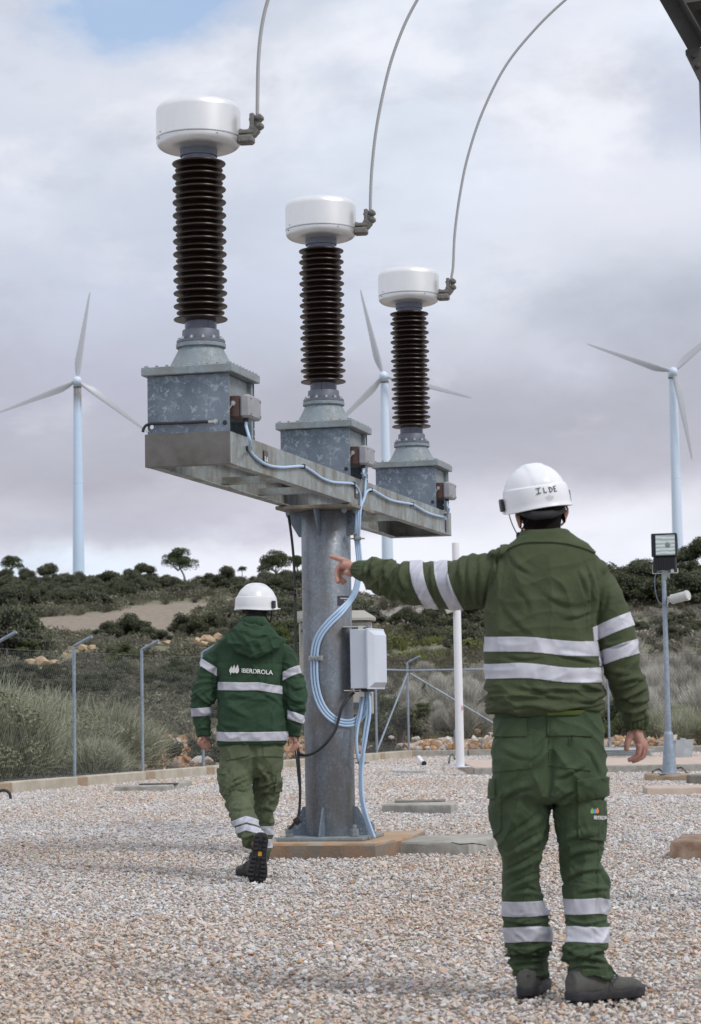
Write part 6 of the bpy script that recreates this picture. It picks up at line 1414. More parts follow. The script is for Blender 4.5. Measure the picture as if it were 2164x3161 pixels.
a_ = G2(1998, 2452); slab('concrete_cover', [a_, (a_[0] + 1.3, a_[1] - .02), (a_[0] + 1.35, a_[1] + .8), (a_[0] + .05, a_[1] + .8)], 0.07, M_pink, 'low pinkish slab in front of the lamp pad', 'concrete cover', seed=8)
a_ = G2(2132, 2419); slab('concrete_cover', [a_, (a_[0] + .9, a_[1]), (a_[0] + .9, a_[1] + .5), (a_[0] + .02, a_[1] + .5)], 0.10, M_concdark, 'dark mossy block at the right edge beside the lamp pad', 'concrete cover', seed=9)
a_ = G2(1997, 2408); b_ = G2(2142, 2408); slab('lamp_pad', [a_, b_, (b_[0] + .03, b_[1] + .65), (a_[0] + .05, a_[1] + .65)], 0.075, M_tan, 'concrete pad carrying the grey lamp post', 'concrete pad', seed=10, bev=.03)
a_ = G2(352, 2441); b_ = G2(515, 2440); c_ = G2(592, 2424)
slab('manhole', [a_, b_, c_, (a_[0] + .55, a_[1] + .95)], 0.06, M_conc, 'flat manhole slab by the left kerb with dark lid', 'manhole', seed=11)
m = MB(); m.box((a_[0] + .55, a_[1] + .45, 0.066), (0.50, 0.36, 0.012), None, 0.003); link('lid', m, M_dark, bpy.data.objects['manhole'])
a_ = G2(1210, 2386); b_ = G2(1314, 2387); slab('stone_strip', [a_, b_, (b_[0], b_[1] + .22), (a_[0], a_[1] + .22)], 0.045, M_pale, 'white stone strip left of the white pole', 'stone strip', seed=12)
# walkway
Yw = onz(1900, 2384, 0)[1]; xw = G2(1270, 2384)[0]
m = MB(); m.box(((xw + 14) / 2 + .9, Yw + 2.75, 0.03), (14 - xw, 5.0, 0.14), None, 0.012); struct('walkway', m, M_pink)
PADS.append([(xw + .8, Yw + .1), (30, Yw + .1), (30, Yw + 5.2), (xw + .8, Yw + 5.2)])
m = MB(); x = xw + 0.88
k = 0
while x < 13:
    l = 0.98; m.box((x + l / 2, Yw + 0.15, 0.02), (l - 0.012, 0.16, 0.165), None, 0.012); x += l; k += 1
struct('walkway_kerb', m, M_conc)
# kerbs under the fence
m = MB(); dk = np.array([FX, 1.0]); dk /= np.linalg.norm(dk); nk = np.array([dk[1], -dk[0]]); A0 = np.array([fence_x(12.0), 12.0]); ln = np.linalg.norm(np.array([fence_x(YR), YR]) - A0)
post_s = []
for px in (-8, 230, 440, 627, 800, 948, 1062, 1163, 1262):
    d = ray(px, 2300); yq = (-3.963 - FX * 32.22) / (d[0] / d[1] - FX); post_s.append(np.array([fence_x(yq), yq]))
sp_ = [np.linalg.norm(p - A0) for p in post_s]
def kerbseg(m, s0, s1, h=0.13, w=0.20, g=0.004):
    c = A0 + dk * (s0 + s1) / 2; m.box((c[0] + nk[0] * .03, c[1] + nk[1] * .03, h / 2 - 0.04), (w, s1 - s0 - 2 * g, h + .08), [(nk[0], nk[1], 0), (dk[0], dk[1], 0), (0, 0, 1)], 0.012)
mt = MB(); s = 0.0; edges = []
for q in sorted(sp_): edges += [(q - 0.17, q + 0.17)]
cur = 0.0
for a, b in edges:
    n = max(1, round((a - cur) / 1.3))
    for k in range(n): kerbseg(m, cur + (a - cur) * k / n, cur + (a - cur) * (k + 1) / n)
    kerbseg(mt, a, b, 0.124, 0.205); cur = b
struct('kerb', m, M_cream); struct('kerb_post_block', mt, M_tan)
m = MB(); x = fence_x(YR)
while x < 20: m.box((x + .62, YR, 0.03), (1.22, 0.2, 0.18), None, 0.012); x += 1.24
struct('rear_kerb', m, M_conc)

# ================================================================ fences
M_post = galvanised('zinc_post', (0.22, 0.27, 0.33), (0.36, 0.42, 0.49), 30, 0.35, 0.5)
M_mesh = simple('zinc_wire', (0.14, 0.145, 0.15), 0.5, 0.4)
M_barb = simple('barbed_wire', (0.10, 0.095, 0.09), 0.6, 0.4)
def chain(m, p0, p1, z0, z1, pitch=0.065, r=0.0013):
    """woven diamond mesh between two points: every diagonal wire"""
    d = np.array([p1[0] - p0[0], p1[1] - p0[1], 0.0]); l = np.linalg.norm(d); d /= l; n = int(l / pitch); H = z1 - z0; o = np.array([p0[0], p0[1], 0.0]); nn = np.array([d[1], -d[0], 0]) * r
    run = H * 0.62
    for k in range(-int(run / pitch) - 1, n + 1):
        for sg in (1, -1):
            a0, a1 = (k * pitch, k * pitch + run) if sg > 0 else (k * pitch + run, k * pitch)
            s0, s1 = 0.0, 1.0; A_, B_ = a0, a1
            lo, hi = (0 - A_) / (B_ - A_), (l - A_) / (B_ - A_)
            if lo > hi: lo, hi = hi, lo
            s0, s1 = max(0, lo), min(1, hi)
            if s1 - s0 < 0.01: continue
            P0 = o + d * (A_ + (B_ - A_) * s0) + zv * (z0 + H * s0) + nn * sg; P1 = o + d * (A_ + (B_ - A_) * s1) + zv * (z0 + H * s1) + nn * sg
            m.tube([P0, P1], r, 3, cap=False, up=(d[1], -d[0], 0.1))
def fence(pts, name, label, arm_in, rail_bays=(), posts=None):
    T = thing(name, (pts[1][0], pts[1][1], 0), label, 'fence')
    ai = np.array([arm_in[0], arm_in[1], 0.0])
    for p in (posts or pts):
        o = np.array([p[0], p[1], 0]); m = MB(); top = o + zv * 1.96
        m.tube([o, o + zv * 1.0, top, top + ai * .02 + zv * .012, top + ai * .28 + zv * 0.135], 0.0235, 14); link('post', m, M_post, T)
        m = MB(); m.lathe([(0.026, -.004), (0.026, 0.012), (0.018, 0.02)], top + ai * .28 + zv * 0.135, 14, None); 
    for a, b in zip(pts[:-1], pts[1:]):
        m = MB(); chain(m, a, b, 0.12, 1.86); link('mesh_panel', m, M_mesh, T, smooth=None)
    P = np.array([[p[0], p[1]] for p in pts])
    for z, r in ((0.15, .0022), (1.02, .0030), (1.88, .0034)):
        m = MB(); m.tube([(x, y, z + (0.006 * math.sin(i * 2.1))) for i, (x, y) in enumerate(P)], r, 5); link('line_wire', m, M_mesh, T, smooth=None)
    for f in (0.55, 1.0):
        m = MB(); Q = []
        for a, b in zip(P[:-1], P[1:]):
            for t in np.linspace(0, 1, 8)[:-1]: Q.append(np.array([*(a + (b - a) * t), 1.972 - 0.03 * math.sin(math.pi * t)]) + (ai * .28 + zv * .135) * f)
        m.tube(Q, .0022, 4)
        tot = sum(np.linalg.norm(b - a) for a, b in zip(Q[:-1], Q[1:]))
        for a, b in zip(Q[:-1], Q[1:]):
            n = int(np.linalg.norm(b - a) / .12)
            for k in range(n):
                c = a + (b - a) * (k + .5) / n; m.tube([c + np.array([0, 0, -.016]), c + np.array([0.004, 0.004, .016])], .0022, 3, cap=False)
        link('barbed_wire', m, M_barb, T, smooth=None)
    return T
lf = [tuple(A0 + dk * 0.5), tuple(A0 + dk * 5), tuple(A0 + dk * 10), tuple(A0 + dk * 14.5)] + [tuple(p) for p in post_s]
FT = fence(lf, 'chain_link_fence', 'chain link fence along the left kerb with bent top posts and barbed wire', (nk[0], nk[1]))
corner = post_s[-1]; c3 = np.array([corner[0], corner[1], 0])
rx = [G2(1610, 2337)[0], G2(1958, 2337)[0], G2(2330, 2337)[0], 14.5, 18.0]
RT = fence([tuple(corner)] + [(x, YR) for x in rx], 'chain_link_fence', 'chain link fence across the back with braced corner and top rail', (0.25, -0.9), posts=[(x, YR) for x in rx])
def rod(a, b, r, par, nm): m = MB(); m.tube([a, b], r, 12); return link(nm, m, M_post, par)
prev = np.array([post_s[-2][0], post_s[-2][1], 0])
rod(c3 + zv * 1.80, prev + zv * 1.80, .020, FT, 'top_rail'); rod(c3 + zv * 1.74, prev + zv * 0.16, .018, FT, 'brace')
rod(c3 + zv * 1.80, np.array([rx[0], YR, 1.80]), .020, RT, 'top_rail'); rod(c3 + zv * 1.74 + np.array([.05, 0, 0]), np.array([rx[0], YR, 0.42]), .018, RT, 'brace')
rod(np.array([rx[0], YR, 1.80]), np.array([rx[1], YR, 1.80]), .020, RT, 'top_rail')

# ================================================================ white pole
wp = onz(1421, 2370, 0.10); Yp0 = wp[1]
T = thing('white_pole', wp, 'tall plain white pole on a plate between the fence corner and the pointing man', 'pole')
ztop = at(1404, 1676, Yp0)[2]
m = MB(); m.tube([wp, (wp[0], wp[1], ztop)], [0.066, 0.056], 28); link('pole', m, simple('white_enamel', (0.72, 0.72, 0.75), 0.3, 0.0, 0.02), T)
m = MB(); m.box(wp + zv * 0.012, (0.30, 0.26, 0.012), None, 0.003)
link('foot_plate', m, M_cab, T)
for a in (-.11, 0, .11): m = MB(); m.lathe([(0.012, 0.0), (0.012, .012)], wp + np.array([a, -.11, -.004]), 6); link('bolt', m, M_dark, T)
m = MB(); q = at(1386, 1884, Yp0 - .05); m.box(q, (0.10, 0.13, 0.085), [(.94, 0, .34), (0, 1, 0), (-.34, 0, .94)], 0.01); m.tube([q, (wp[0], wp[1], q[2])], 0.018, 8); link('sensor_box', m, M_beige, T)
m = MB(); q = at(1427, 2185, Yp0 - .062); m.box(q, (0.012, 0.004, 0.07)); link('sticker', m, simple('red_sticker', (0.55, 0.20, 0.18), 0.5), T)

# ================================================================ lamp post with floodlight
lb = onz(2067, 2389, 0.075); Yl = lb[1]; s_ = Yl / FPX
T = thing('lamp_post', lb, 'grey steel lamp post with conical foot at the right', 'lamp post')
def LZ(y): return at(2067, y, Yl)[2]
m = MB(); m.lathe([(0.098, lb[2] + .008), (0.096, lb[2] + .02), (0.064, LZ(2268)), (0.058, LZ(2262)), (0.045, LZ(2258))], (lb[0], lb[1], 0), 28); link('foot', m, M_post, T)
m = MB(); m.box(lb + zv * 0.006, (0.28, 0.28, 0.012), None, 0.003); link('foot_plate', m, M_zinc, T)
tx = at(2050, 1765, Yl)
m = MB(); m.tube([(lb[0], lb[1], LZ(2260)), (lb[0], lb[1], LZ(1765))], [0.041, 0.028], 24); link('pole', m, M_post, T)
m = MB(); zf = LZ(2290); m.box((lb[0] + .085, lb[1] - .02, zf), (.02, .02, .03)); m.box((lb[0] + .012, lb[1] - .044, LZ(1855)), (.02, .01, .012)); link('hinge', m, M_zinc, T)
px0 = lambda x, y, dy=0: at(x, y, Yl + dy)
F_ = thing('floodlight', px0(2050, 1762, -.02), 'black rectangular floodlight on top of the grey lamp post', 'floodlight')
M_house = simple('dark_blue_grey_casting', (0.013, 0.014, 0.020), 0.5, 0.1, 0.1, 12)
yaw = rad(-14); ax_ = np.array([math.cos(yaw), math.sin(yaw), 0]); ay_ = np.array([-math.sin(yaw), math.cos(yaw), 0]); AF = [ax_, ay_, zv]
fc = px0(2051, 1683, 0)
m = MB(); m.box(fc, (0.345, 0.10, 0.315), AF, 0.012)
prof = [(-.05, .157), (.05, .157), (.14, .10), (.17, .0), (.14, -.10), (.05, -.157)]
m.prism([fc - ax_ * .165 + ay_ * (a) + zv * b for a, b in prof], ax_ * .33); link('housing', m, M_house, F_)
m = MB(); m.box(fc + ax_ * .018 - ay_ * .052, (0.262, 0.006, 0.272), AF, 0.002); gl_ = MATS.get('glass_'); 
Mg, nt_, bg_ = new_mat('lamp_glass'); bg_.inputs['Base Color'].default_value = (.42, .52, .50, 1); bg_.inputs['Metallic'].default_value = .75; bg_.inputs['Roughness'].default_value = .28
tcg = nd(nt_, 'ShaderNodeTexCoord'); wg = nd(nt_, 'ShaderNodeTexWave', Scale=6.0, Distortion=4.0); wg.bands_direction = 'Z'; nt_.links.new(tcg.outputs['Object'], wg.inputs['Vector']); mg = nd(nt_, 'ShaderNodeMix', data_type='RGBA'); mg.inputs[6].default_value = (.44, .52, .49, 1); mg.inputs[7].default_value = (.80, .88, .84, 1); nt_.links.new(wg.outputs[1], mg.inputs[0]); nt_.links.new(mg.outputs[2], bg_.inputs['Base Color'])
link('glass', m, Mg, F_); g2 = MB()
g2.box(fc + ax_ * .018 - ay_ * .056 + zv * .143, (.29, .012, .016), AF, .002); g2.box(fc + ax_ * .018 - ay_ * .056 - zv * .143, (.29, .012, .016), AF, .002)
for sd in (-1, 1): g2.box(fc + ax_ * (.018 + sd * .138) - ay_ * .056, (.016, .012, .27), AF, .002)
link('bezel', g2, M_house, F_)
m = MB(); m.ell(fc + ax_ * .05 - ay_ * .058, (.035, .006, .04), 12, 8, AF); link('bulb', m, simple('bulb_grey', (.22, .25, .24), .3, .3), F_)
m = MB(); gc = fc - zv * .25 + ax_ * .0; m.box(gc, (0.30, 0.10, 0.175), AF, .01)
for k in range(9): m.box(gc - ay_ * .056 + ax_ * (-.13 + k * .0325), (.010, .014, .16), AF, .002)
link('gear_box', m, M_house, F_)
m = MB(); b0 = fc - zv * .375
m.box(b0, (.34, .04, .010), AF, .002); m.box(b0 - ax_ * .168 + zv * .06, (.008, .045, .12), AF, .002); m.box(b0 + ax_ * .168 + zv * .03, (.008, .045, .06), AF, .002); m.box(b0 + ax_ * .10 + zv * .03 - ay_ * .04, (.04, .02, .06), AF, .004)
link('yoke', m, M_pale, F_)
m = MB(); m.prism([(tx[0] - .03, Yl - .035, LZ(1770)), (tx[0] + .07, Yl - .035, LZ(1786)), (tx[0] + .075, Yl - .035, LZ(1770)), (tx[0] + .01, Yl - .035, LZ(1757)), (tx[0] - .03, Yl - .035, LZ(1757))], (0, .05, 0)); m.box((tx[0] - .0, Yl, LZ(1780)), (.065, .065, .09), None, .004); link('bracket', m, M_zinc, F_)
m = MB(); m.tube(spline([px0(2046, 1762, -.06), px0(2028, 1768, -.06), px0(2021, 1790, -.05), px0(2024, 1830, -.05), px0(2035, 1860, -.04), px0(2052, 1868, -.04)], 5), .006, 8); link('supply_cable', m, simple('grey_blue_cable', (.12, .15, .20), .5), F_, smooth=180)
m = MB(); m.tube(spline([px0(2070, 1770, 0), px0(2076, 1788, 0), px0(2080, 1800, 0)], 4), .005, 6); link('loose_end', m, M_dark, F_)
C_ = thing('camera_housing', px0(2068, 1850, -.02), 'small pale tubular housing sticking out to the right of the lamp post', 'camera')
a_, b_ = px0(2072, 1851, -.05), px0(2122, 1838, -.20); dd = (b_ - a_); dd /= np.linalg.norm(dd)
m = MB(); m.tube([a_, a_ + dd * .02, b_ - dd * .02, b_], [.050, .064, .064, .064], 24); link('housing', m, simple('pale_grey_green', (.50, .52, .49), .45), C_)
m = MB(); m.tube([b_ - dd * .012, b_ + dd * .015], [.072, .066], 24); m.tube([a_ + dd * .015, a_ + dd * .03], .068, 20); link('rim', m, M_pale, C_)
m = MB(); m.prism([px0(2060, 1842, -.03), px0(2074, 1838, -.03), px0(2070, 1858, -.03), px0(2063, 1862, -.03), px0(2059, 1878, -.03)], (0, .03, 0)); link('bracket', m, M_pale, C_)
for P, lab in (([(2015, 2397), (2022, 2391), (2036, 2388), (2050, 2390)], 'short black cable left of the lamp foot'), ([(2092, 2384), (2105, 2383), (2122, 2388)], 'short black cable right of the lamp foot')):
    wire('ground_cable', [np.array([*G2(x, y, .03), .09 if i < len(P) - 1 else .03]) for i, (x, y) in enumerate(P)], .014, M_dark, lab, 'cable')
P = [(-20, 2448), (5, 2440), (20, 2441), (30, 2450), (33, 2466)]
q0 = onz(33, 2466, 0); wire('pipe_bend', [at(x, y, q0[1]) for x, y in P], .018, M_dark, 'dark bent pipe end at the left edge by the kerb', 'pipe')

# ================================================================ things lying at the back
gx = galvanised('zinc_sheet', (.30, .33, .35), (.46, .50, .52), 5, .1, .55)
Ys = 39.2; q0, q1 = at(1862, 2345, Ys), at(2014, 2345, Ys)
T = thing('corrugated_sheets', ((q0[0] + q1[0]) / 2, Ys, .10), 'stack of corrugated metal sheets beside the rubble', 'metal sheets')
for k in range(4):
    m = MB(); w = q1[0] - q0[0]; m.box(((q0[0] + q1[0]) / 2 + .012 * (k % 2), Ys + .45, .122 + k * .032), (w - .03 * (k % 3), .90, .006), None, .001)
    for i in range(6): m.tube([(q0[0] + .015 * k, Ys + .02 + i * .17, .134 + k * .032), (q1[0] - .02 * k, Ys + .02 + i * .17, .134 + k * .032)], .011, 8)
    link('sheet', m, gx, T)
Ym = 38.6; P = [(2086, 2347), (2136, 2347), (2141, 2282), (2118, 2283), (2117, 2279), (2103, 2279), (2101, 2284), (2084, 2284)]
m = MB(); m.prism([at(x, y, Ym) for x, y in P], (0, .12, 0)); tag(link('metal_panel', m, gx, base=at(2110, 2347, Ym), smooth=20), 'pale metal panel standing upright right of the lamp foot', 'metal panel')
Yk = 48.6
for x0, x1, y0, y1, lab, mt in ((1484, 1504, 2279, 2338, 'grey stone stub post standing in the rubble left of the pointing man', M_conc), (1401, 1412, 2252, 2342, 'blue grey tapered post foot just behind the white pole', M_post)):
    a, b = at(x0, y1, Yk), at(x1, y1, Yk); t_ = at(x0, y0, Yk)
    m = MB(); w = (b[0] - a[0]) / 2; m.rings([[((a[0] + b[0]) / 2 + w * k * math.cos(t), Yk + w * k * math.sin(t), z) for t in np.arange(12) * math.pi / 6] for z, k in ((0.0, 1.0), (a[2] * .3 + t_[2] * .7, .88), (t_[2] - .04, .80), (t_[2], .5))])
    tag(link('stub_post', m, mt, base=((a[0] + b[0]) / 2, Yk, 0)), lab, 'post')
q = onz(1302, 2356, .03); m = MB(); m.tube([q + np.array([-.045, 0.25, .10]), q + np.array([.0, 0, .02]), q + np.array([.035, -.12, -.0])], [.035, .05, .05], 14); o = tag(link('plastic_fitting', m, simple('white_plastic', (.7, .7, .72), .4), base=q), 'white plastic pipe fitting lying by the fence corner', 'pipe fitting')
m = MB(); m.tube([q + np.array([.036, -.123, -.0]), q + np.array([.040, -.140, -.003])], [.046, .044], 12); link('dark_end', m, M_dark, o)
m = MB(); m.tube(spline([np.array([*G2(x, y, .07), z]) for x, y, z in ((1386, 2366, .13), (1390, 2348, .15), (1398, 2344, .16), (1404, 2352, .12))], 4), .016, 8); tag(link('conduit_bend', m, M_dark, base=np.array([*G2(1390, 2360, .07), .1])), 'small dark conduit bend left of the white pole foot', 'conduit')

# ================================================================ gravel stones
GP = gravel_pts(); keep = np.ones(len(GP), bool)
for P in PADS: keep &= ~inpoly(GP[:, 0], GP[:, 1], P)
GP = GP[keep]; n = len(GP)
den = GP[:, 2]; size = 0.0114 * np.sqrt(2000 / den) ** 0.92 * np.exp(R.normal(0, 0.30, n))
z = R.uniform(-0.022, 0.0, n) + 0.006 * pnoise(np.c_[GP[:, :2] * 1.7, np.zeros(n)]) - size * .2
pal = np.array([(.55, .51, .475), (.53, .465, .41), (.50, .405, .335), (.47, .445, .43), (.38, .36, .35), (.60, .57, .54), (.46, .32, .215), (.36, .17, .10), (.56, .45, .38)])
warm = np.clip(0.5 + 0.9 * pnoise(np.c_[GP[:, :2] * np.array([.55, .28]), np.full(n, 3.0)]) + np.where(GP[:, 1] < 11.3, .28, -.14), 0, 1)
pw_ = np.array([.26, .20, .04, .22, .06, .19, .010, .002, .02]); ph_ = np.array([.15, .20, .17, .13, .07, .09, .07, .012, .16])
cdf0, cdf1 = np.cumsum(pw_ / pw_.sum()), np.cumsum(ph_ / ph_.sum()); rr = R.uniform(size=n)
i0, i1 = np.searchsorted(cdf0, rr), np.searchsorted(cdf1, rr); iw = R.uniform(size=n) < warm; ii = np.where(iw, i1, i0).clip(0, 8)
col = pal[ii] * np.where(iw[:, None], np.array([1.0, .975, .945]), np.array([1.04, 1.075, 1.12])) * (1 + R.normal(0, .09, (n, 1))) * (1 + R.normal(0, .02, (n, 3)))
P3 = np.c_[GP[:, :2], z]; rot = np.c_[R.normal(0, .35, n), R.normal(0, .35, n), R.uniform(0, 6.28, n)]; scl = size[:, None] * np.c_[R.uniform(.85, 1.25, n), R.uniform(.8, 1.1, n), R.uniform(.75, 1.15, n)]
stones = proto_coll('stone', [rock_mesh(40 + k, 11 + k % 4) for k in range(8)], M_stone)
scatter('gravel', P3, rot, scl, np.clip(col, 0.02, .8), R.randint(0, 8, n), stones, 8, 'pale pinkish grey crushed stone gravel covering the yard', 'gravel')
print('gravel stones', n)
# ================================================================ vegetation
def leaf_mat(name, c1, c2, rough=0.75, attr='OBJECT', trans=0.12):
    m, nt, b = new_mat(name); Lk = nt.links; b.inputs['Roughness'].default_value = rough; b.inputs['Specular IOR Level'].default_value = 0.25
    a = nd(nt, 'ShaderNodeAttribute'); a.attribute_name = 'leafcol'; sp = nd(nt, 'ShaderNodeSeparateColor'); Lk.new(a.outputs['Color'], sp.inputs[0])
    oi = nd(nt, 'ShaderNodeObjectInfo')
    mx = nd(nt, 'ShaderNodeMix', data_type='RGBA'); mx.inputs[6].default_value = (*c1, 1); mx.inputs[7].default_value = (*c2, 1); Lk.new(sp.outputs[0], mx.inputs[0])
    hs = nd(nt, 'ShaderNodeHueSaturation'); r = nd(nt, 'ShaderNodeMapRange'); r.inputs[3].default_value = 0.78; r.inputs[4].default_value = 1.22; Lk.new(oi.outputs['Random'], r.inputs[0]); Lk.new(r.outputs[0], hs.inputs['Value'])
    r2 = nd(nt, 'ShaderNodeMapRange'); r2.inputs[3].default_value = 1.2; r2.inputs[4].default_value = 0.8; Lk.new(oi.outputs['Random'], r2.inputs[0]); Lk.new(r2.outputs[0], hs.inputs['Saturation'])
    Lk.new(mx.outputs[2], hs.inputs['Color']); src = hs.outputs[0]
    if attr == 'INST':
        ia = nd(nt, 'ShaderNodeAttribute'); ia.attribute_type = 'INSTANCER'; ia.attribute_name = 'col'
        mu = nd(nt, 'ShaderNodeMix', data_type='RGBA', blend_type='MULTIPLY'); mu.inputs[0].default_value = 1.0; Lk.new(mx.outputs[2], mu.inputs[6]); Lk.new(ia.outputs['Color'], mu.inputs[7]); src = mu.outputs[2]
    Lk.new(src, b.inputs['Base Color'])
    return m
def setcol(me, c):
    a = me.color_attributes.new('leafcol', 'FLOAT_COLOR', 'CORNER'); n = len(me.loops); k = len(c); per = n // k
    arr = np.zeros((n, 4)); arr[:, 0] = np.repeat(c, per)[:n]; arr[:, 3] = 1; a.data.foreach_set('color', arr.ravel())
def quads(C, A, B_):
    """leaf quads at C spanned by half-vectors A and B"""
    n = len(C); V = np.stack([C - A, C + B_ * .9, C + A, C - B_ * .9], 1).reshape(-1, 3)
    me = bpy.data.meshes.new('leaves'); me.vertices.add(n * 4); me.vertices.foreach_set('co', V.astype(np.float32).ravel()); me.loops.add(n * 4); me.loops.foreach_set('vertex_index', np.arange(n * 4, dtype=np.int32))
    me.polygons.add(n); me.polygons.foreach_set('loop_start', np.arange(0, n * 4, 4, dtype=np.int32)); me.update(); return me
def unit(a): return a / (np.linalg.norm(a, axis=1)[:, None] + 1e-9)
def crown(seed, lumps, n, ls, wx=1.0, wz=1.0, low=0.0, squash=.8):
    """leaf cloud made of many uneven lumps; lumps = [(x, y, z, r)]"""
    r = np.random.RandomState(seed); L_ = np.array(lumps, float); w = L_[:, 3] ** 2; k = r.choice(len(L_), n, p=w / w.sum())
    d = unit(r.normal(size=(n, 3))); d[:, 2] = np.where((d[:, 2] < -0.35) & (r.uniform(size=n) < .7), -d[:, 2], d[:, 2])
    rad_ = L_[k, 3] * (1 - np.abs(r.normal(0, .16, n))) * (1 + 0.22 * pnoise(np.c_[d * 3.1 + L_[k, :3] * 4]))
    C = L_[k, :3] + d * rad_[:, None] * np.array([1, 1, squash]); C[:, 2] = np.maximum(C[:, 2], low + r.uniform(0, .05, n))
    N_ = unit(d + r.normal(0, .7, (n, 3))); t = unit(np.cross(N_, r.normal(size=(n, 3)))); b = np.cross(N_, t); s = ls * r.uniform(.6, 1.35, n)[:, None]
    me = quads(C, t * s, b * s * .55); setcol(me, np.clip(.5 + .22 * r.normal(size=n) + .28 * pnoise(C * 2.2), 0, 1)); return me
def lumps_dome(seed, n, rx, ry, h, r0, r1):
    r = random.Random(seed); out = []
    for k in range(n):
        a = r.uniform(0, 6.28); q = math.sqrt(r.uniform(0, 1)); x, y = rx * q * math.cos(a), ry * q * math.sin(a); top = h * math.sqrt(max(0.05, 1 - q * q * .9))
        out.append((x, y, top * r.uniform(.35, .92), r.uniform(r0, r1) * (1 - .3 * q)))
    return out
def join_mesh(a, b):
    o1 = bpy.data.objects.new('t1', a); bm = bmesh.new(); bm.from_mesh(a); bm.from_mesh(b); bm.to_mesh(a); bm.free(); bpy.data.objects.remove(o1); return a
M_oak = leaf_mat('oak_leaves', (0.042, 0.050, 0.027), (0.128, 0.140, 0.082))  # leaf green, lightened in the colour to stand in for distance haze
M_scrub = leaf_mat('scrub_leaves', (0.042, 0.048, 0.027), (0.145, 0.152, 0.09))
M_pine = leaf_mat('pine_needles', (0.022, 0.034, 0.012), (0.080, 0.100, 0.036))
M_lush = leaf_mat('lush_leaves', (0.040, 0.058, 0.018), (0.13, 0.16, 0.045))
M_core = simple('dark_core_fill', (0.018, 0.017, 0.012), 0.95)
M_bark = simple('grey_bark', (0.10, 0.085, 0.07), 0.9, 0.0, scale=12, col2=(0.18, 0.155, 0.13), bump=0.5)
M_retama = leaf_mat('broom_stems', (0.17, 0.18, 0.105), (0.50, 0.52, 0.385), 0.7)
M_pale = leaf_mat('pale_broom_stems', (0.24, 0.225, 0.18), (0.62, 0.60, 0.54), 0.8)
M_grass = leaf_mat('tuft_leaves', (0.55, 0.55, 0.55), (1.0, 1.0, 1.0), 0.85, 'INST')
def core_mesh(lumps, f=.72):  # added dark blobs that fill the hollow crowns so they are not see-through
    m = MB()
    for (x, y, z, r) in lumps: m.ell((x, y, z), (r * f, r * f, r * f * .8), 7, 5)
    return m.mesh('dark_core')
PROTO = {}
def bush_proto(key, lumps, n, ls, mat, nm, trunk_h=0.25):
    PROTO[key] = (crown(abs(hash(key)) % 1000 if False else sum(map(ord, key)), lumps, n, ls), core_mesh(lumps), mat, nm)
    PROTO[key][0].materials.append(mat); PROTO[key][1].materials.append(M_core)
    m = MB()
    for k in range(4):
        a = k * 1.6 + len(key); m.tube([(0.04 * math.cos(a), 0.04 * math.sin(a), -.25), (.14 * math.cos(a), .14 * math.sin(a), .2), (.35 * math.cos(a), .35 * math.sin(a), .55)], [.05, .035, .015], 6)
    t = m.mesh('trunk'); t.materials.append(M_bark); _smooth(t, 60); PROTO[key] += (t,)
bush_proto('oakA', lumps_dome(1, 22, .85, .8, .95, .22, .40), 7000, .030, M_oak, 'holm_oak')
bush_proto('oakB', lumps_dome(2, 26, 1.0, .8, .75, .20, .36), 7000, .030, M_oak, 'holm_oak')
bush_proto('oakC', lumps_dome(3, 18, .70, .7, 1.25, .22, .38), 7000, .030, M_oak, 'holm_oak')
bush_proto('scrubA', lumps_dome(4, 20, .9, .8, .70, .18, .32), 5200, .026, M_scrub, 'scrub_bush')
bush_proto('scrubB', lumps_dome(5, 24, 1.0, .9, .55, .15, .30), 5200, .026, M_scrub, 'scrub_bush')
bush_proto('lushA', lumps_dome(6, 20, .7, .7, 1.1, .18, .30), 5200, .026, M_lush, 'leafy_shrub')
def plant(key, x, y, s, label, group=None, sz=1.0, rz=None, name=None, sink=.06):
    cr, co, mat, nm, tk = PROTO[key]; z = float(terrain(x, y)) - sink * s
    T = thing(name or nm, (x, y, z), label, 'tree' if nm == 'holm_oak' else 'bush', group); T.scale = (s, s, s * sz); T.rotation_euler[2] = random.uniform(0, 6.28) if rz is None else rz
    for n_, me in (('crown', cr), ('dark_core', co), ('trunk', tk)):
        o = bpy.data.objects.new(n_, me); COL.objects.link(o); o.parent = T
    return T
REG = {}
def reg(o, x, y, s, noun, area): REG.setdefault((noun, area), []).append((o, x, y, s))
def hit(px, py, lo=48.5, hi=420):
    Y = np.geomspace(lo, hi, 400); d = ray(px, py); X_ = d[0] / d[1] * Y; Z_ = 1 + d[2] / d[1] * Y; T_ = terrain(X_, Y); k = np.argmax(T_ > Z_)
    return (X_[k], Y[k]) if T_[k] > Z_[k] else None
random.seed(21)
cnt = 0
BPTS = [(80, 2050), (105, 2050), (128, 2050), (165, 2050), (198, 2028), (222, 2008), (255, 2006), (285, 2006), (605, 1984), (640, 1980), (672, 1972), (628, 1994), (480, 1988), (520, 1986)]
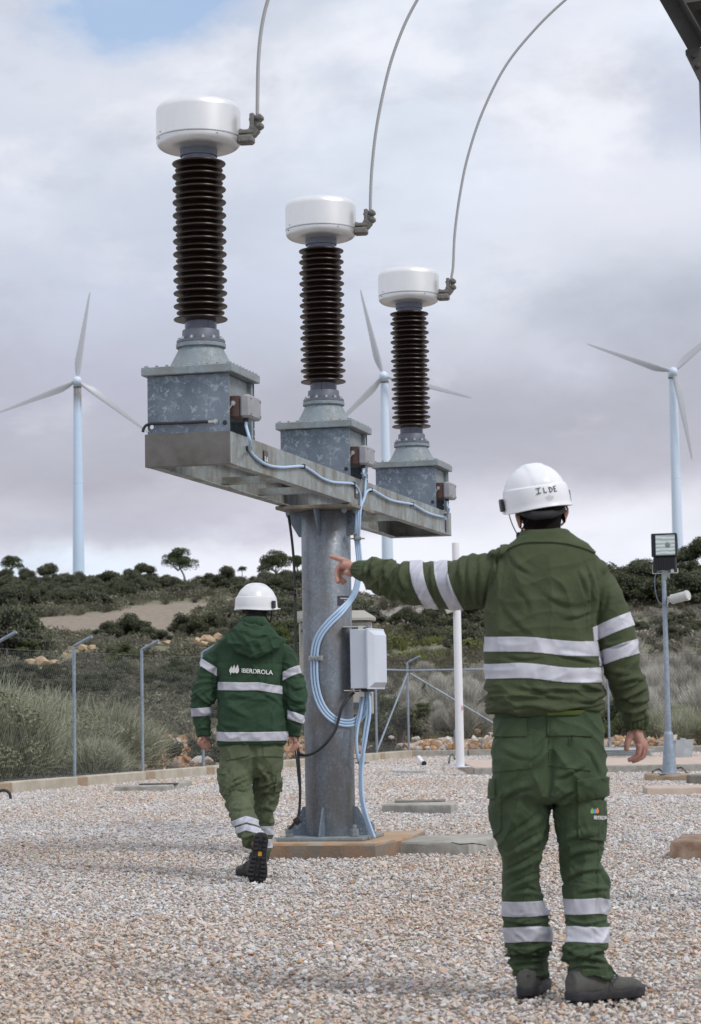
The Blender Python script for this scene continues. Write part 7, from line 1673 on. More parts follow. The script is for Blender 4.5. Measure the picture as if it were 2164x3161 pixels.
def fill(poly, n, keys, s0, s1, label, group, mind=1.0, lo=48.5, sz=(.85, 1.2)):
    """stand n bushes inside an area of the slope (given by its outline in the view), no two too close"""
    global cnt
    P = np.array(poly); done = []; tries = 0
    while len(done) < n and tries < n * 30:
        tries += 1; px = random.uniform(P[:, 0].min(), P[:, 0].max()); py = random.uniform(P[:, 1].min(), P[:, 1].max())
        if not inpoly(np.array([px]), np.array([py]), poly)[0]: continue
        h_ = hit(px, py, lo)
        if h_ is None: continue
        s = random.uniform(s0, s1)
        if group == GS or 'behind the walking' in (group or ''):
            k_ = FPX / h_[1]
            if any(abs(bx - px) < s * k_ * 1.05 + 8 and py - 1.35 * s * k_ < by < py + 4 for bx, by in BPTS): continue
            if px < 560 and py - 1.1 * s * k_ < 1972: continue
        if any(math.hypot(h_[0] - a, h_[1] - b) < mind * (s + c) * .5 for a, b, c in done): continue
        done.append((h_[0], h_[1], s)); o_ = plant(random.choice(keys), h_[0], h_[1], s, 'bush', group, random.uniform(*sz)); cnt += 1; reg(o_, h_[0], h_[1], s, *label.split('|'))
GO, GS = 'holm oaks over the hill', 'scrub bushes on the slope'
oaks = ['oakA', 'oakB', 'oakC']
# skyline, left to right
def ridge_row(x0, x1, n, Y0, Y1, s0, s1, label, sz=(.8, 1.25)):
    for k in range(n):
        px = x0 + (x1 - x0) * (k + random.uniform(.1, .9)) / n; Y = random.uniform(Y0, Y1); d = ray(px, 1800); s = random.uniform(s0, s1); reg(plant(random.choice(['oakA', 'oakB']), d[0] / d[1] * Y, Y, s, 'tree', GO, random.uniform(*sz), sink=.30), d[0] / d[1] * Y, Y, s, *label.split('|'))
ridge_row(-60, 330, 13, 280, 305, 1.3, 2.1, 'dark holm oak|on the far left skyline')
ridge_row(200, 330, 4, 255, 275, 2.6, 3.3, 'dark holm oak|just below the left skyline')
ridge_row(330, 820, 20, 280, 305, 1.2, 2.0, 'dark holm oak|on the skyline behind the walking man')
ridge_row(800, 1000, 9, 230, 270, 2.6, 3.8, 'dark holm oak|on the skyline left of the steel column')
ridge_row(1240, 1420, 6, 160, 200, 1.1, 1.9, 'dark holm oak|on the skyline behind the pointing arm')
ridge_row(1380, 2230, 22, 150, 172, 1.9, 2.8, 'dark holm oak|on the right skyline')
fill([(-40, 1815), (720, 1815), (720, 1838), (470, 1848), (300, 1878), (-40, 1896)], 58, oaks, 1.7, 2.9, 'dark holm oak|above the pale field', GO, .8)
fill([(760, 1800), (1000, 1780), (1010, 1880), (760, 1880)], 20, oaks, 1.4, 2.4, 'dark oak|between walking man and column', GO, .7)
fill([(1360, 1730), (2230, 1730), (2230, 1870), (1880, 1880), (1360, 1880)], 46, oaks, 1.4, 2.5, 'dark holm oak|on the steep right hillside', GO, .6, 80)
fill([(1210, 1925), (1500, 1900), (1500, 1955), (1230, 1975)], 9, oaks, .9, 1.35, 'dark oak|between column and pointing man', GO, .8, 70)
fill([(560, 1930), (740, 1905), (1100, 1900), (1180, 1960), (1000, 2000), (560, 1990)], 24, ['oakB', 'oakA', 'scrubA'], 1.1, 1.8, 'grey green bush|behind the walking man', 'bushes behind the walking man', .7, 80)
for px, py, s, sz, k, lab in ((25, 2040, 2.1, 1.55, 'oakB', 'big dark holm oak at the left edge beside the field'), (105, 2035, 1.0, .95, 'oakB', 'lower oak leaning out right of the big left edge oak'),
                              (390, 1978, 1.7, .95, 'oakA', 'big round holm oak standing in front of the pale field'), (318, 1980, 1.1, .8, 'oakB', 'smaller oak at the left foot of the big round oak'), (475, 1982, 1.3, .8, 'oakB', 'smaller oak at the right foot of the big round oak'),
                              (650, 1950, 1.6, .9, 'oakB', 'broad grey green oak left of the walking man')):
    h_ = hit(px, py); plant(k, h_[0], h_[1], s, lab, None, sz)
fill([(-30, 1985), (330, 1990), (640, 1985), (1100, 2000), (1100, 2150), (640, 2120), (-30, 2090)], 104, ['scrubA', 'scrubB', 'oakA', 'scrubB', 'oakB', 'lushA'], .75, 1.5, 'olive scrub bush|below the pale field', GS, .55, 50, (.8, 1.25))
fill([(-30, 2085), (600, 2085), (640, 2190), (-30, 2190)], 40, ['scrubA', 'scrubB', 'oakB'], .42, .95, 'dark scrub|between ochre boulders and brooms', 'dark scrub behind the brooms', .7, 50, (.8, 1.2))
fill([(330, 2030), (700, 2010), (700, 2090), (330, 2090)], 14, ['scrubA', 'scrubB', 'oakB'], .6, 1.0, 'dark scrub|left of the walking man', 'dark scrub left of the walking man', .7, 52, (.8, 1.1))
fill([(640, 2100), (1120, 2110), (1120, 2240), (620, 2250)], 14, ['scrubA', 'scrubB'], .55, .95, 'low dark scrub bush|behind the left fence', GS, .7, 47, (.8, 1.2))
fill([(1300, 1960), (2200, 1900), (2200, 1985), (1900, 2000), (1300, 2020)], 24, ['scrubA', 'scrubB'], .7, 1.3, 'grey scrub bush|at the foot of the right hillside', GS, .7, 60)
fill([(1320, 2130), (2200, 2090), (2200, 2230), (1330, 2240)], 20, ['scrubA', 'scrubB'], .45, .85, 'grey brown scrub bush|behind the back fence', GS, .75, 49.5)
for px, Y, s, sz, k, lab in ((1225, 50.5, .95, 1.45, 'scrubA', 'tall dark shrub behind the fence corner'), (1195, 51.5, .8, 1.3, 'lushA', 'leafy shrub beside the cabinet behind the fence'), (1905, 50.5, .75, 1.25, 'lushA', 'yellow green leafy shrub by the hanging hand'), (1965, 51.5, .80, 1.1, 'lushA', 'lower yellow green shrub left of the lamp post'),
                             (1325, 58, .7, .7, 'lushA', 'bright green clump on the slope right of the cabinet'), (745, 44.5, .75, 1.1, 'scrubA', 'dark bush just behind the fence beside the walking man'), (670, 47, 1.1, 1.0, 'scrubB', 'dark spreading bush left of the walking man')):
    d = ray(px, 2200); plant(k, d[0] / d[1] * Y, Y, s, lab, None, sz)
for px, Y, s, lab in ((828, 262, 2.6, 'dark oak under the left half of the broad skyline pine'), (858, 258, 2.9, 'dark oak right under the broad skyline pine'), (890, 262, 2.6, 'dark oak under the right half of the broad skyline pine')):
    d = ray(px, 1800); plant('oakB', d[0] / d[1] * Y, Y, s, lab, GO, 1.0)
# pines with bare trunks
def pine(px, Y, base, top, crown_w, lean, label, seed):
    d = ray(px, 1800); x = d[0] / d[1] * Y; z0 = float(terrain(x, Y)); zt = at(px, top, Y)[2]; W_ = crown_w * 1.2 * Y / FPX / 2
    T = thing('pine_tree', (x, Y, z0), label, 'tree'); H = zt - z0; r = random.Random(seed)
    xs = x + lean * Y / FPX; zc = zt - W_ * .75
    m = MB(); Q = spline([(xs, Y, z0 - .3), (xs - .1 * (xs - x), Y, z0 + H * .30), (x + .35 * (xs - x), Y, z0 + H * .52), (x, Y, zc)], 5); m.tube(Q, list(np.linspace(.17, .08, len(Q)) * (H / 6)), 8)
    for k in range(7): a = r.uniform(0, 6.28); m.tube([(x, Y, zc - W_ * .35), (x + W_ * .4 * math.cos(a), Y + W_ * .4 * math.sin(a), zc), (x + W_ * .75 * math.cos(a), Y + W_ * .7 * math.sin(a), zc + W_ * r.uniform(.1, .4))], [.07 * H / 6, .05 * H / 6, .02], 6)
    link('trunk', m, M_bark, T)
    L_ = []
    for k in range(24):
        a = r.uniform(0, 6.28); q = math.sqrt(r.uniform(0, 1)); L_.append((x + W_ * .80 * q * math.cos(a), Y + W_ * .8 * q * math.sin(a), zc + W_ * (.62 * math.sqrt(1 - q * q * .8) - r.uniform(0, .55)), W_ * r.uniform(.24, .38)))
    link('crown', crown(seed, [(a - x, b - Y, c - zc, rr) for a, b, c, rr in L_], 9000, W_ * .036, low=-99), M_pine, T, smooth=None)
    o = [c_ for c_ in T.children if c_.name.startswith('crown')][0]; o.location = (0, 0, zc - z0); o.data.transform(Matrix.Translation(Vector(BASE[T.name])))
    return T
pine(37, 300, 1800, 1717, 62, 0, 'small round pine alone at the far left of the skyline', 31)
pine(550, 290, 1815, 1698, 98, 22, 'umbrella pine with bare leaning trunk on the skyline', 32)
pine(853, 270, 1800, 1704, 100, -4, 'broad dark pine on the skyline beside the black cable', 33)
pine(918, 265, 1800, 1712, 60, 0, 'pine half hidden behind the steel column', 34)
pine(748, 300, 1790, 1748, 26, 0, 'small bright young tree on the skyline left of the broad pine', 35)
# broom: fans of thin stems
def fan(seed, n, h, spread, wd, segs=4, droop=.25):
    r = np.random.RandomState(seed); a = r.uniform(0, 2 * math.pi, n); t = np.abs(r.normal(0, spread, n)).clip(0, 1.25); ln = h * r.uniform(.55, 1.08, n) * (1 - .18 * t)
    base = np.c_[r.normal(0, .10 * h, n), r.normal(0, .10 * h, n), np.full(n, -.04)]; d = np.c_[np.sin(t) * np.cos(a), np.sin(t) * np.sin(a), np.cos(t)]
    side = unit(np.cross(d, r.normal(size=(n, 3)))); bendv = np.c_[np.cos(a) * .3, np.sin(a) * .3, -np.ones(n)] * droop; P = []
    st = r.uniform(0, .35, n)
    for k in range(segs + 1):
        s = (st + (1 - st) * k / segs)[:, None]; c = base + d * ln[:, None] * s + bendv * ln[:, None] * s ** 2.6 * .5 + side * ln[:, None] * .05 * np.sin(s * 5 + a[:, None]); w = wd * (1 - .72 * k / segs); P += [c - side * w, c + side * w]
    V = np.stack(P, 1).reshape(-1, 3); m = 2 * (segs + 1); F = []; idx = np.arange(n)[:, None] * m
    Q = np.concatenate([idx + np.array([[2 * k, 2 * k + 1, 2 * k + 3, 2 * k + 2]]) for k in range(segs)], 0)
    me = bpy.data.meshes.new('stems'); me.vertices.add(len(V)); me.vertices.foreach_set('co', V.astype(np.float32).ravel()); me.loops.add(Q.size); me.loops.foreach_set('vertex_index', Q.astype(np.int32).ravel())
    me.polygons.add(len(Q)); me.polygons.foreach_set('loop_start', np.arange(0, Q.size, 4, dtype=np.int32)); me.update()
    base_c = np.clip(.45 + .25 * r.normal(size=n), 0, 1); c = np.concatenate([np.clip(base_c + (k / segs - .5) * .35, 0, 1) for k in range(segs)]); setcol(me, c); return me
def bushy(seed):
    r = random.Random(seed); vs, fs, cs = [], [], []; k0 = 0; m = None
    b = bmesh.new()
    for k in range(9):
        me = fan(seed * 10 + k, 620, r.uniform(.45, .95), .46, .0048, 3, .35); a = r.uniform(0, 6.28); q = r.uniform(0, .34) if k else 0; tl = r.uniform(0, .45)
        me.transform(Matrix.Translation((q * math.cos(a), q * math.sin(a), r.uniform(0, .12))) @ Matrix.Rotation(tl, 4, Vector((-math.sin(a), math.cos(a), 0)))); b.from_mesh(me)
    me = bpy.data.meshes.new('stems'); b.to_mesh(me); b.free(); return me
BR = [bushy(60 + k) for k in range(3)]
BF = [crown(80 + k, lumps_dome(80 + k, 16, .42, .42, .62, .14, .24), 5200, .016) for k in range(2)]
M_brleaf = leaf_mat('broom_foliage', (0.115, 0.125, 0.070), (0.31, 0.325, 0.21), 0.8)
for me in BF: me.materials.append(M_brleaf)
BP = [fan(70 + k, 2000, 1.0, .42, .0085) for k in range(3)]
for me in BR: me.materials.append(M_retama)
for me in BP: me.materials.append(M_pale)
def broom(px, Y, h, wide, label, pale=False, group=None, k=0):
    d = ray(px, 2200); x = d[0] / d[1] * Y; me = (BP if pale else BR)[k % 3]
    T = thing('broom_shrub', (x, Y, float(terrain(x, Y))), label, 'shrub', group); o = bpy.data.objects.new('stems', me); COL.objects.link(o); o.parent = T
    if not pale: o = bpy.data.objects.new('foliage', BF[k % 2]); COL.objects.link(o); o.parent = T
    T.scale = (h * wide, h * wide, h); T.rotation_euler[2] = random.uniform(0, 6.28)
    if '|' in label: reg(T, x, Y, h, *label.split('|'))
    return T
for i, (px, Y, h, w, lab) in enumerate(((10, 35.5, 1.95, .85, 'tall grey green broom at the left edge behind the fence'), (88, 37.0, 1.35, .95, 'yellowish broom between the left edge and the first fence post'), (-40, 39, 2.1, .9, 'broom cut by the left edge of the view'), (175, 40, 1.35, .9, 'broom just left of the first fence post'),
                                        (265, 39.5, 1.45, .95, 'broom just right of the first fence post'), (335, 40.5, 1.62, .95, 'largest grey green broom between the two fence posts'), (402, 41.5, 1.35, .95, 'broom in front of the second fence post'), (300, 37.6, 1.05, 1.0, 'low broom in front of the larger one between the posts'), (130, 44, 1.9, .9, 'broom rising behind the yellowish one'))):
    broom(px, Y, h, w, lab, False, 'broom shrubs behind the left fence', i)
random.seed(9)
for k in range(34):
    px = random.uniform(1890, 2200); Y = random.uniform(52, 74); broom(px, Y, random.uniform(.75, 1.5), random.uniform(.6, .9), 'pale feathery broom|behind the lamp post', True, 'pale broom shrubs behind the lamp post', k)
for k in range(20):
    px = random.uniform(1310, 1530); Y = random.uniform(53, 74); broom(px, Y, random.uniform(.6, 1.15), random.uniform(.6, .9), 'pale broom|between white pole and man', True, 'pale broom shrubs behind the white pole', k)
for k in range(9):
    px = random.uniform(1180, 1330); Y = random.uniform(58, 78); broom(px, Y, random.uniform(.5, .9), random.uniform(.6, .9), 'pale broom|up the slope right of the cabinet', True, 'pale broom shrubs right of the cabinet', k)
for k in range(12):
    px = random.uniform(1985, 2210); Y = random.uniform(49.6, 52); broom(px, Y, random.uniform(.5, 1.0), random.uniform(.8, 1.1), 'grey green broom|close behind the lamp post', False, 'grey green brooms close behind the lamp post', k)
# ---------------- ground cover: small tufts all over the slope
def tuft_leaf(seed): return crown(seed, lumps_dome(seed, 6, .7, .7, .8, .3, .5), 130, .085)
def tuft_grass(seed): return fan(seed, 90, 1.0, .5, .016, 3)
TC = proto_coll('tuft', [tuft_leaf(1), tuft_leaf(2), tuft_leaf(3), tuft_grass(4), tuft_grass(5), tuft_grass(6)], M_grass)
def cover():
    P, S, K, Cc = [], [], [], []
    def put(x, y, s, k, c): P.append(np.c_[x, y, terrain(x, y) - .05 * s]); S.append(s); K.append(k); Cc.append(c)
    for y0, y1, den, s0 in ((49, 62, 15, .21), (62, 85, 8, .30), (85, 130, 3.2, .46), (130, 200, 1.1, .75), (200, 330, .42, 1.1)):
        n = int((y1 - y0) * (y0 + y1) / 2 * .46 * den); y = np.sqrt(R.uniform(y0 ** 2, y1 ** 2, n)); x = R.uniform(-.235, .225, n) * y
        X_, Y_ = proj(np.c_[x, y, terrain(x, y)]); jx_, jy_ = X_ + 8 * R.normal(size=n), Y_ + 3 * R.normal(size=n)
        bad = (inpoly(jx_, jy_, FIELD) & (y > 95)) | (inpoly(jx_, jy_, SCREE) & (y > 80) & (R.uniform(size=n) < .8)) | ((y < 52) & (x > .4) & (R.uniform(size=n) < .75)) | ((y < 60) & inpoly(X_, Y_, [(360, 2330), (440, 2275), (700, 2262), (1120, 2285), (1120, 2420), (560, 2420), (420, 2390)]) & (R.uniform(size=n) < .85))
        den_ = pnoise(np.c_[x / 5, y / 7, np.zeros(n)]) > -.35; k = ~bad & (den_ | (R.uniform(size=n) < .3)); x, y, X_, Y_ = x[k], y[k], X_[k], Y_[k]; n = len(x)
        right = (X_ > 1180); green = right & (Y_ > 1935) & (Y_ < 2040) & (X_ < 1560) & (pnoise(np.c_[x / 3, y / 5, np.ones(n)]) > -.1); pale = right & (Y_ > 1890) & (Y_ < 2110) & (X_ > 1850)
        kind = np.where(R.uniform(size=n) < np.where(right, .75, .25), R.randint(3, 6, n), R.randint(0, 3, n)); c = np.tile([.185, .185, .13], (n, 1)) * (1 + .5 * np.clip(pnoise(np.c_[x / 4, y / 6, np.full(n, 4.)]), -.6, .8))[:, None]
        c[right] = (.17, .16, .11); c[green] = (.20, .22, .075); c[pale] = (.33, .31, .26); nearb = np.zeros(n, bool)
        for bx, by in BPTS: nearb |= (np.abs(X_ - bx) < 26) & (Y_ > by - 6) & (Y_ < by + 34)
        P_keep = ~nearb; mix_ = R.uniform(size=n) < .25; c[mix_] = (.17, .155, .12)
        c = c * (1 + R.normal(0, .22, (n, 1))); sz_ = s0 * R.uniform(.6, 1.4, n); put(x[P_keep], y[P_keep], sz_[P_keep], kind[P_keep], c[P_keep])
    # grey low scrub right behind the left kerb
    n = 1500; y = R.uniform(28, 48.5, n); x = fence_x(y) - .25 - np.abs(R.normal(0, 1.2, n)); X_, Y_ = proj(np.c_[x, y, terrain(x, y)]); k = (X_ > -60) & ~((X_ > 400) & (X_ < 1130) & (R.uniform(size=n) < .9)); x, y = x[k], y[k]; n = len(x)
    put(x, y, R.uniform(.10, .26, n), R.randint(0, 6, n), np.tile([.145, .145, .12], (n, 1)) * (1 + R.normal(0, .2, (n, 1))))
    P, S, K, Cc = np.concatenate(P), np.concatenate(S), np.concatenate(K), np.concatenate(Cc); n = len(P)
    rot = np.c_[R.normal(0, .1, n), R.normal(0, .1, n), R.uniform(0, 6.28, n)]; scl = S[:, None] * np.c_[R.uniform(.9, 1.4, n), R.uniform(.9, 1.4, n), R.uniform(.7, 1.2, n)]
    print('tufts', n)
    scatter('ground_cover', P, rot, scl, np.clip(Cc, .01, .8), K, TC, 6, 'low grey green tufts and dry grass covering the hillside', 'ground cover')
cover()
# ---------------- rocks
M_rubble = stone_mat('rubble_stone')
RC = proto_coll('rubble_rock', [rock_mesh(90 + k, 12, .75) for k in range(6)], M_rubble)
n = 2600; x = np.concatenate([R.uniform(.5, 3.5, 1500), R.uniform(4.8, 7.0, 500), R.uniform(-3.5, 8, 600)]); y = np.concatenate([np.abs(R.normal(0, 1.1, 1500)) + 48.25, np.abs(R.normal(0, .9, 500)) + 48.25, R.uniform(48.3, 58, 600)])
k = (x > fence_x(y) - .2); lf_ = 500; x2 = R.uniform(400, 1150, lf_); y2 = R.uniform(2300, 2385, lf_)
q = np.array([onz(a, b, -.05)[:2] for a, b in zip(x2, y2)]); k2 = q[:, 0] < fence_x(q[:, 1]) - .25
x, y = np.concatenate([x[k], q[k2, 0]]), np.concatenate([y[k], q[k2, 1]]); n = len(x)
s = np.exp(R.normal(-2.65, .5, n)).clip(.02, .17); rp = np.array([(.50, .43, .37), (.42, .25, .13), (.58, .55, .51), (.34, .29, .25), (.46, .31, .19)]); ci = R.choice(5, n, p=[.22, .30, .13, .15, .20])
scatter('rubble', np.c_[x, y, terrain(x, y) + s * .3 + np.where(y < 50.5, .05, 0)], R.uniform(0, 6.28, (n, 3)), s[:, None] * R.uniform(.7, 1.3, (n, 3)), rp[ci] * (1 + R.normal(0, .12, (n, 1))), R.randint(0, 6, n), RC, 6, 'broken stones and orange rubble behind the fences', 'rubble')
M_boul = simple('pale_limestone', (.36, .32, .28), .9, scale=4, col2=(.58, .54, .49), bump=.5, bscale=12, spec=.2)
M_ochre = simple('ochre_boulder', (.40, .28, .18), .9, scale=3, col2=(.56, .44, .31), bump=.5, bscale=10, spec=.2)
def boulder(px, py, w, h, Y, mat, label, seed, group):
    a = at(px, py, Y); me = rock_mesh(seed, 16, 1.0, 'boulder', True); W_, H_ = w * Y / FPX / 2, h * Y / FPX / 2
    me.transform(Matrix.Diagonal((W_ * 1.1, W_ * .9, H_ * 1.15, 1))); me.transform(Matrix.Translation(Vector(a))); link_ = link('boulder', me, mat, base=(a[0], a[1], a[2] - H_), smooth=35); tag(link_, label, 'boulder', group)
for i, (px, py, w, h, lab) in enumerate(((1251, 2306, 56, 34, 'largest pale boulder behind the fence corner'), (1282, 2280, 30, 20, 'pale boulder above the largest one by the fence corner'), (1207, 2277, 20, 13, 'small pale boulder left of the fence corner post'), (1178, 2331, 28, 22, 'brownish boulder beside the foot of the slanted brace'), (1301, 2295, 26, 14, 'flat pale boulder right of the corner post'),
                                          (1243, 2330, 36, 14, 'flat boulder lying on the kerb by the corner post'), (1340, 2290, 24, 16, 'boulder halfway to the white pole'), (1465, 2290, 34, 26, 'brownish boulder right of the white pole'), (1876, 2296, 30, 26, 'boulder in the rubble beside the pointing man'), (1905, 2280, 26, 20, 'boulder above the corrugated sheets'), (1940, 2300, 24, 18, 'small boulder next to the hanging hand'), (2005, 2300, 30, 34, 'pale boulder left of the lamp foot'))):
    boulder(px, py, w, h, 49.2 + .15 * (i % 4), M_boul, lab, 200 + i, 'pale boulders behind the back fence')
for i, (px, py, w, h, lab) in enumerate(((92, 2046, 36, 16, 'ochre boulder at the left end of the lower row'), (128, 2044, 44, 24, 'largest ochre boulder in the lower row'), (165, 2048, 36, 18, 'ochre boulder at the right end of the lower row'), (198, 2024, 14, 12, 'small ochre boulder between the two rows'), (222, 2004, 26, 12, 'ochre boulder touching the first fence post'), (255, 2002, 36, 16, 'ochre boulder in the middle of the upper row'), (283, 2001, 26, 14, 'ochre boulder at the right end of the upper row'),
                                          (610, 1980, 34, 18, 'ochre boulder left of the walking man'), (640, 1975, 44, 20, 'long ochre boulder close to the walking man'), (672, 1967, 26, 16, 'ochre boulder almost touched by the walking man'), (628, 1990, 28, 14, 'lower ochre boulder left of the walking man'), (480, 1986, 40, 10, 'flat ochre boulder behind the second fence post'), (520, 1984, 36, 10, 'flat ochre boulder right of the second fence post'),
                                          (1197, 1930, 12, 9, 'small ochre boulder above the cabinet'), (1163, 1932, 16, 9, 'pale ochre boulder touching the cabinet hood'), (1441, 2187, 26, 14, 'ochre boulder right of the white pole at mid height'), (902, 1958, 14, 8, 'ochre stone seen left of the steel column'))):
    h_ = hit(px, py + h / 2, 49) or (0, 60); boulder(px, py - 2, w * 1.15, h * 1.35, h_[1] - .9, M_ochre, lab, 300 + i, 'ochre boulders on the slope')
# ---------------- weeds in the gravel
M_weed = leaf_mat('weed_stems', (.10, .095, .05), (.24, .22, .14)); M_weed2 = leaf_mat('dark_weed', (.03, .035, .02), (.08, .09, .05))
for i, (px, py, h, n_, w, mt, lab) in enumerate(((1276, 2775, .16, 26, .0012, M_weed, 'thin dry weed in the gravel left of the pointing man'), (1437, 2738, .09, 40, .0012, M_weed, 'low dry weed beside the trouser leg'), (1715, 2745, .09, 30, .0012, M_weed, 'low dry weed between the legs'), (1955, 2768, .20, 22, .0013, M_weed, 'tall thin weed right of the pointing man'), (1920, 2600, .12, 18, .0013, M_weed, 'thin weed beside the cargo pocket'),
                                                 (1384, 2560, .24, 12, .0016, M_weed, 'single tall dry stalk behind the cracked cover'), (2125, 2596, .10, 60, .002, M_weed, 'green weed growing on the brown block'), (745, 2912, .035, 120, .0022, M_weed2, 'flat dark weed patch at the lower left'), (805, 3098, .030, 160, .0026, M_weed2, 'flat dark green weed near the bottom edge'), (1209, 2668, .06, 20, .0012, M_weed, 'small weed at the corner of the rusty pad'))):
    q = onz(px, py, 0.0); me = fan(400 + i, n_, h, .7 if h > .05 else 1.15, w, 4, .5)
    T = link('weed', me, mt, smooth=None); T.location = Vector(q); tag(T, lab, 'weed', 'weeds in the gravel')

# ---------------- every bush gets its own description
ORD = ['first', 'second', 'third', 'fourth', 'fifth', 'sixth', 'seventh', 'eighth', 'ninth', 'tenth', 'eleventh', 'twelfth', 'thirteenth', 'fourteenth', 'fifteenth', 'sixteenth', 'seventeenth', 'eighteenth', 'nineteenth', 'twentieth', 'twenty-first', 'twenty-second', 'twenty-third', 'twenty-fourth', 'twenty-fifth', 'twenty-sixth']
for (noun, area), L_ in REG.items():
    n = len(L_); rows = 1 if n <= 26 and 'skyline' in area else max(1, min(5, math.ceil(n / 12))); L_.sort(key=lambda q: -q[2]); med = sorted(q[3] for q in L_)[n // 2]
    names = {1: [''], 2: ['upper row', 'lower row'], 3: ['upper row', 'middle row', 'lower row'], 4: ['top row', 'upper row', 'lower row', 'bottom row'], 5: ['top row', 'upper row', 'middle row', 'lower row', 'bottom row']}[rows]
    for r_ in range(rows):
        part = sorted(L_[r_ * n // rows:(r_ + 1) * n // rows], key=lambda q: q[1] / q[2])
        for i, (o, x, y, s) in enumerate(part):
            o['label'] = ('large ' if s > med else 'small ') + noun + ' ' + area + ', ' + ORD[i] + ' from left' + (', ' + names[r_] if names[r_] else '')
# ================================================================ wind turbines beyond the ridge
M_tower = simple('pale_blue_white_paint', (0.56, 0.65, 0.77), 0.45, 0.0, 0.03, .05)
M_blade = simple('grey_white_blade', (0.42, 0.43, 0.46), 0.4, 0.0, 0.05, .05)
def stained():
    m = simple('pale_blue_white_paint_stained', (0.50, 0.62, 0.77), 0.45, 0.0, 0.03, .05); nt = m.node_tree; Lk = nt.links; b = nt.nodes['Principled BSDF']; src = b.inputs['Base Color'].links[0].from_socket
    tc = nd(nt, 'ShaderNodeTexCoord'); sp = nd(nt, 'ShaderNodeSeparateXYZ'); Lk.new(tc.outputs['Object'], sp.inputs[0]); mp = nd(nt, 'ShaderNodeMapping'); mp.inputs['Scale'].default_value = (1, 1, .12); Lk.new(tc.outputs['Object'], mp.inputs[0])
    n = nd(nt, 'ShaderNodeTexNoise', Scale=1.2, Detail=5.0); Lk.new(mp.outputs[0], n.inputs['Vector'])
    r = nd(nt, 'ShaderNodeMapRange'); r.inputs[1].default_value = -11.0; r.inputs[2].default_value = -2.0; Lk.new(sp.outputs[2], r.inputs[0])
    k = nd(nt, 'ShaderNodeMath', operation='MULTIPLY'); Lk.new(r.outputs[0], k.inputs[0]); Lk.new(n.outputs[0], k.inputs[1])
    r2 = nd(nt, 'ShaderNodeMapRange'); r2.inputs[1].default_value = .22; r2.inputs[2].default_value = .5; Lk.new(k.outputs[0], r2.inputs[0])
    mx = nd(nt, 'ShaderNodeMix', data_type='RGBA'); Lk.new(r2.outputs[0], mx.inputs[0]); Lk.new(src, mx.inputs[6]); mx.inputs[7].default_value = (.30, .26, .23, 1); Lk.new(mx.outputs[2], b.inputs['Base Color']); return m
def blade_mesh(Lb):
    st = [(0.0, .55, .55, 0), (.03, .5, .5, 0), (.08, .75, .45, .2), (.16, 1.0, .34, .42), (.22, 1.02, .28, .45), (.35, .86, .20, .38), (.5, .70, .14, .30), (.7, .50, .09, .22), (.88, .33, .05, .15), (.97, .20, .03, .08), (1.0, .05, .01, 0)]
    R_ = []; n = 16
    for s, ch, th, off in st:
        tw = rad(26 * (1 - s) ** 2 - 2); ring = []
        for k in range(n):
            t = 2 * math.pi * k / n; x = ch * math.cos(t) - off; y = th * math.sin(t) * (1 if s < .05 else (0.55 + .45 * math.cos(t)))
            ring.append((x * math.cos(tw) - y * math.sin(tw), x * math.sin(tw) + y * math.cos(tw), .6 + s * Lb))
        R_.append(ring)
    m = MB(); m.rings(R_); me = m.mesh('blade'); _smooth(me, 60); me.materials.append(M_blade); return me
BM = blade_mesh(25.2)
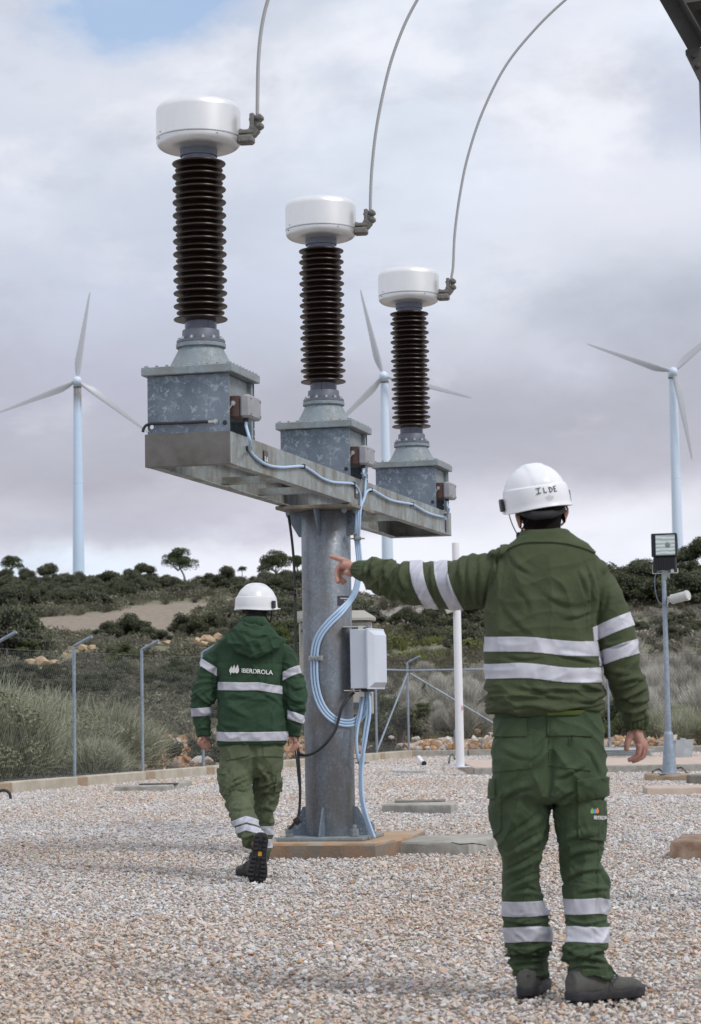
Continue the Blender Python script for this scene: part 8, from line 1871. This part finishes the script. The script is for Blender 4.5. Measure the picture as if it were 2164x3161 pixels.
def turbine(px, py, px2, py2, w1, w2, angs, yaw, label, Y=640, mt=None):
    """hub at px, py; the tower is seen down to px2, py2, w1 / w2 = its widths there"""
    h = at(px, py, Y); lowp = at(px2, py2, Y); s = Y / FPX; zg = float(terrain(h[0], Y)); top = h[2] - 1.6
    r1, r2 = w1 * s / 2, w2 * s / 2; slope = (r2 - r1) / (top - lowp[2]); rg = r1 + slope * (top - zg); cx = lowp[0]
    T = thing('wind_turbine', (cx, Y, zg), label, 'wind turbine', 'wind turbines beyond the ridge')
    m = MB(); pf_ = [(rg, zg - 2), (rg, zg)]
    for k in range(1, 7):
        q = zg + (top - zg) * k / 6; rr_ = rg + (r1 - rg) * k / 6; pf_ += [(rr_ + .0, q - .12), (rr_ + .05, q - .10), (rr_ + .05, q + .02), (rr_, q + .04)] if k in (2, 4) else [(rr_, q)]
    m.lathe(pf_, (cx, Y, 0), 32); tw = link('tower', m, mt or M_tower, T, base=(cx, Y, top))
    yw = rad(yaw); fw = np.array([math.sin(yw), -math.cos(yw), 0]); sd = np.array([math.cos(yw), math.sin(yw), 0])
    m = MB(); nc = np.array([cx, Y, h[2]]); m.box(nc - fw * 1.6, (2.4, 7.2, 2.7), [sd, -fw, zv], .55); m.box(nc - fw * 3.9 + zv * 1.5, (.5, .5, .6), [sd, fw, zv], .1); nac = link('nacelle', m, M_tower, T)
    m = MB(); m.lathe([(r1 + .02, top - .1), (r1 + .1, top + .3)], (cx, Y, 0), 24); link('yaw_ring', m, simple('dark_ring', (.08, .08, .10), .6) if 'dark_ring' not in MATS else MATS['dark_ring'], T)
    hub = nc + fw * 3.0
    m = MB(); m.lathe([(1.15, -1.2), (1.25, -.6), (1.25, .5), (1.0, 1.1), (.55, 1.5), (.08, 1.65)], hub, 24, [sd, np.cross(fw, sd), fw]); hb = link('hub', m, M_tower, T, base=hub)
    for a in angs:
        o = bpy.data.objects.new('blade', BM); COL.objects.link(o); o.parent = T
        al = rad(a); d = sd * math.sin(al) + zv * math.cos(al); c = np.cross(d, fw) * -1.0
        # columns: chord points clockwise (leading edge), thickness, span
        Mx = Matrix(((-c[0], fw[0], d[0]), (-c[1], fw[1], d[1]), (-c[2], fw[2], d[2]))).transposed().transposed()
        o.matrix_local = Matrix.Translation(Vector(hub - BASE[T.name])) @ Mx.to_4x4()
    return T
turbine(233, 1180, 243, 1790, 24, 37, (8.6, 127, 248), 6, 'left wind turbine with brown stains below its nacelle', mt=stained())
turbine(1180, 1165, 1196, 1700, 24, 35, (-13.7, 106, 226), -4, 'middle wind turbine half hidden behind the far transformer')
turbine(2074, 1152, 2093, 1700, 25, 33, (50, 170, 290), -5, 'right wind turbine with one blade cut by the right edge')
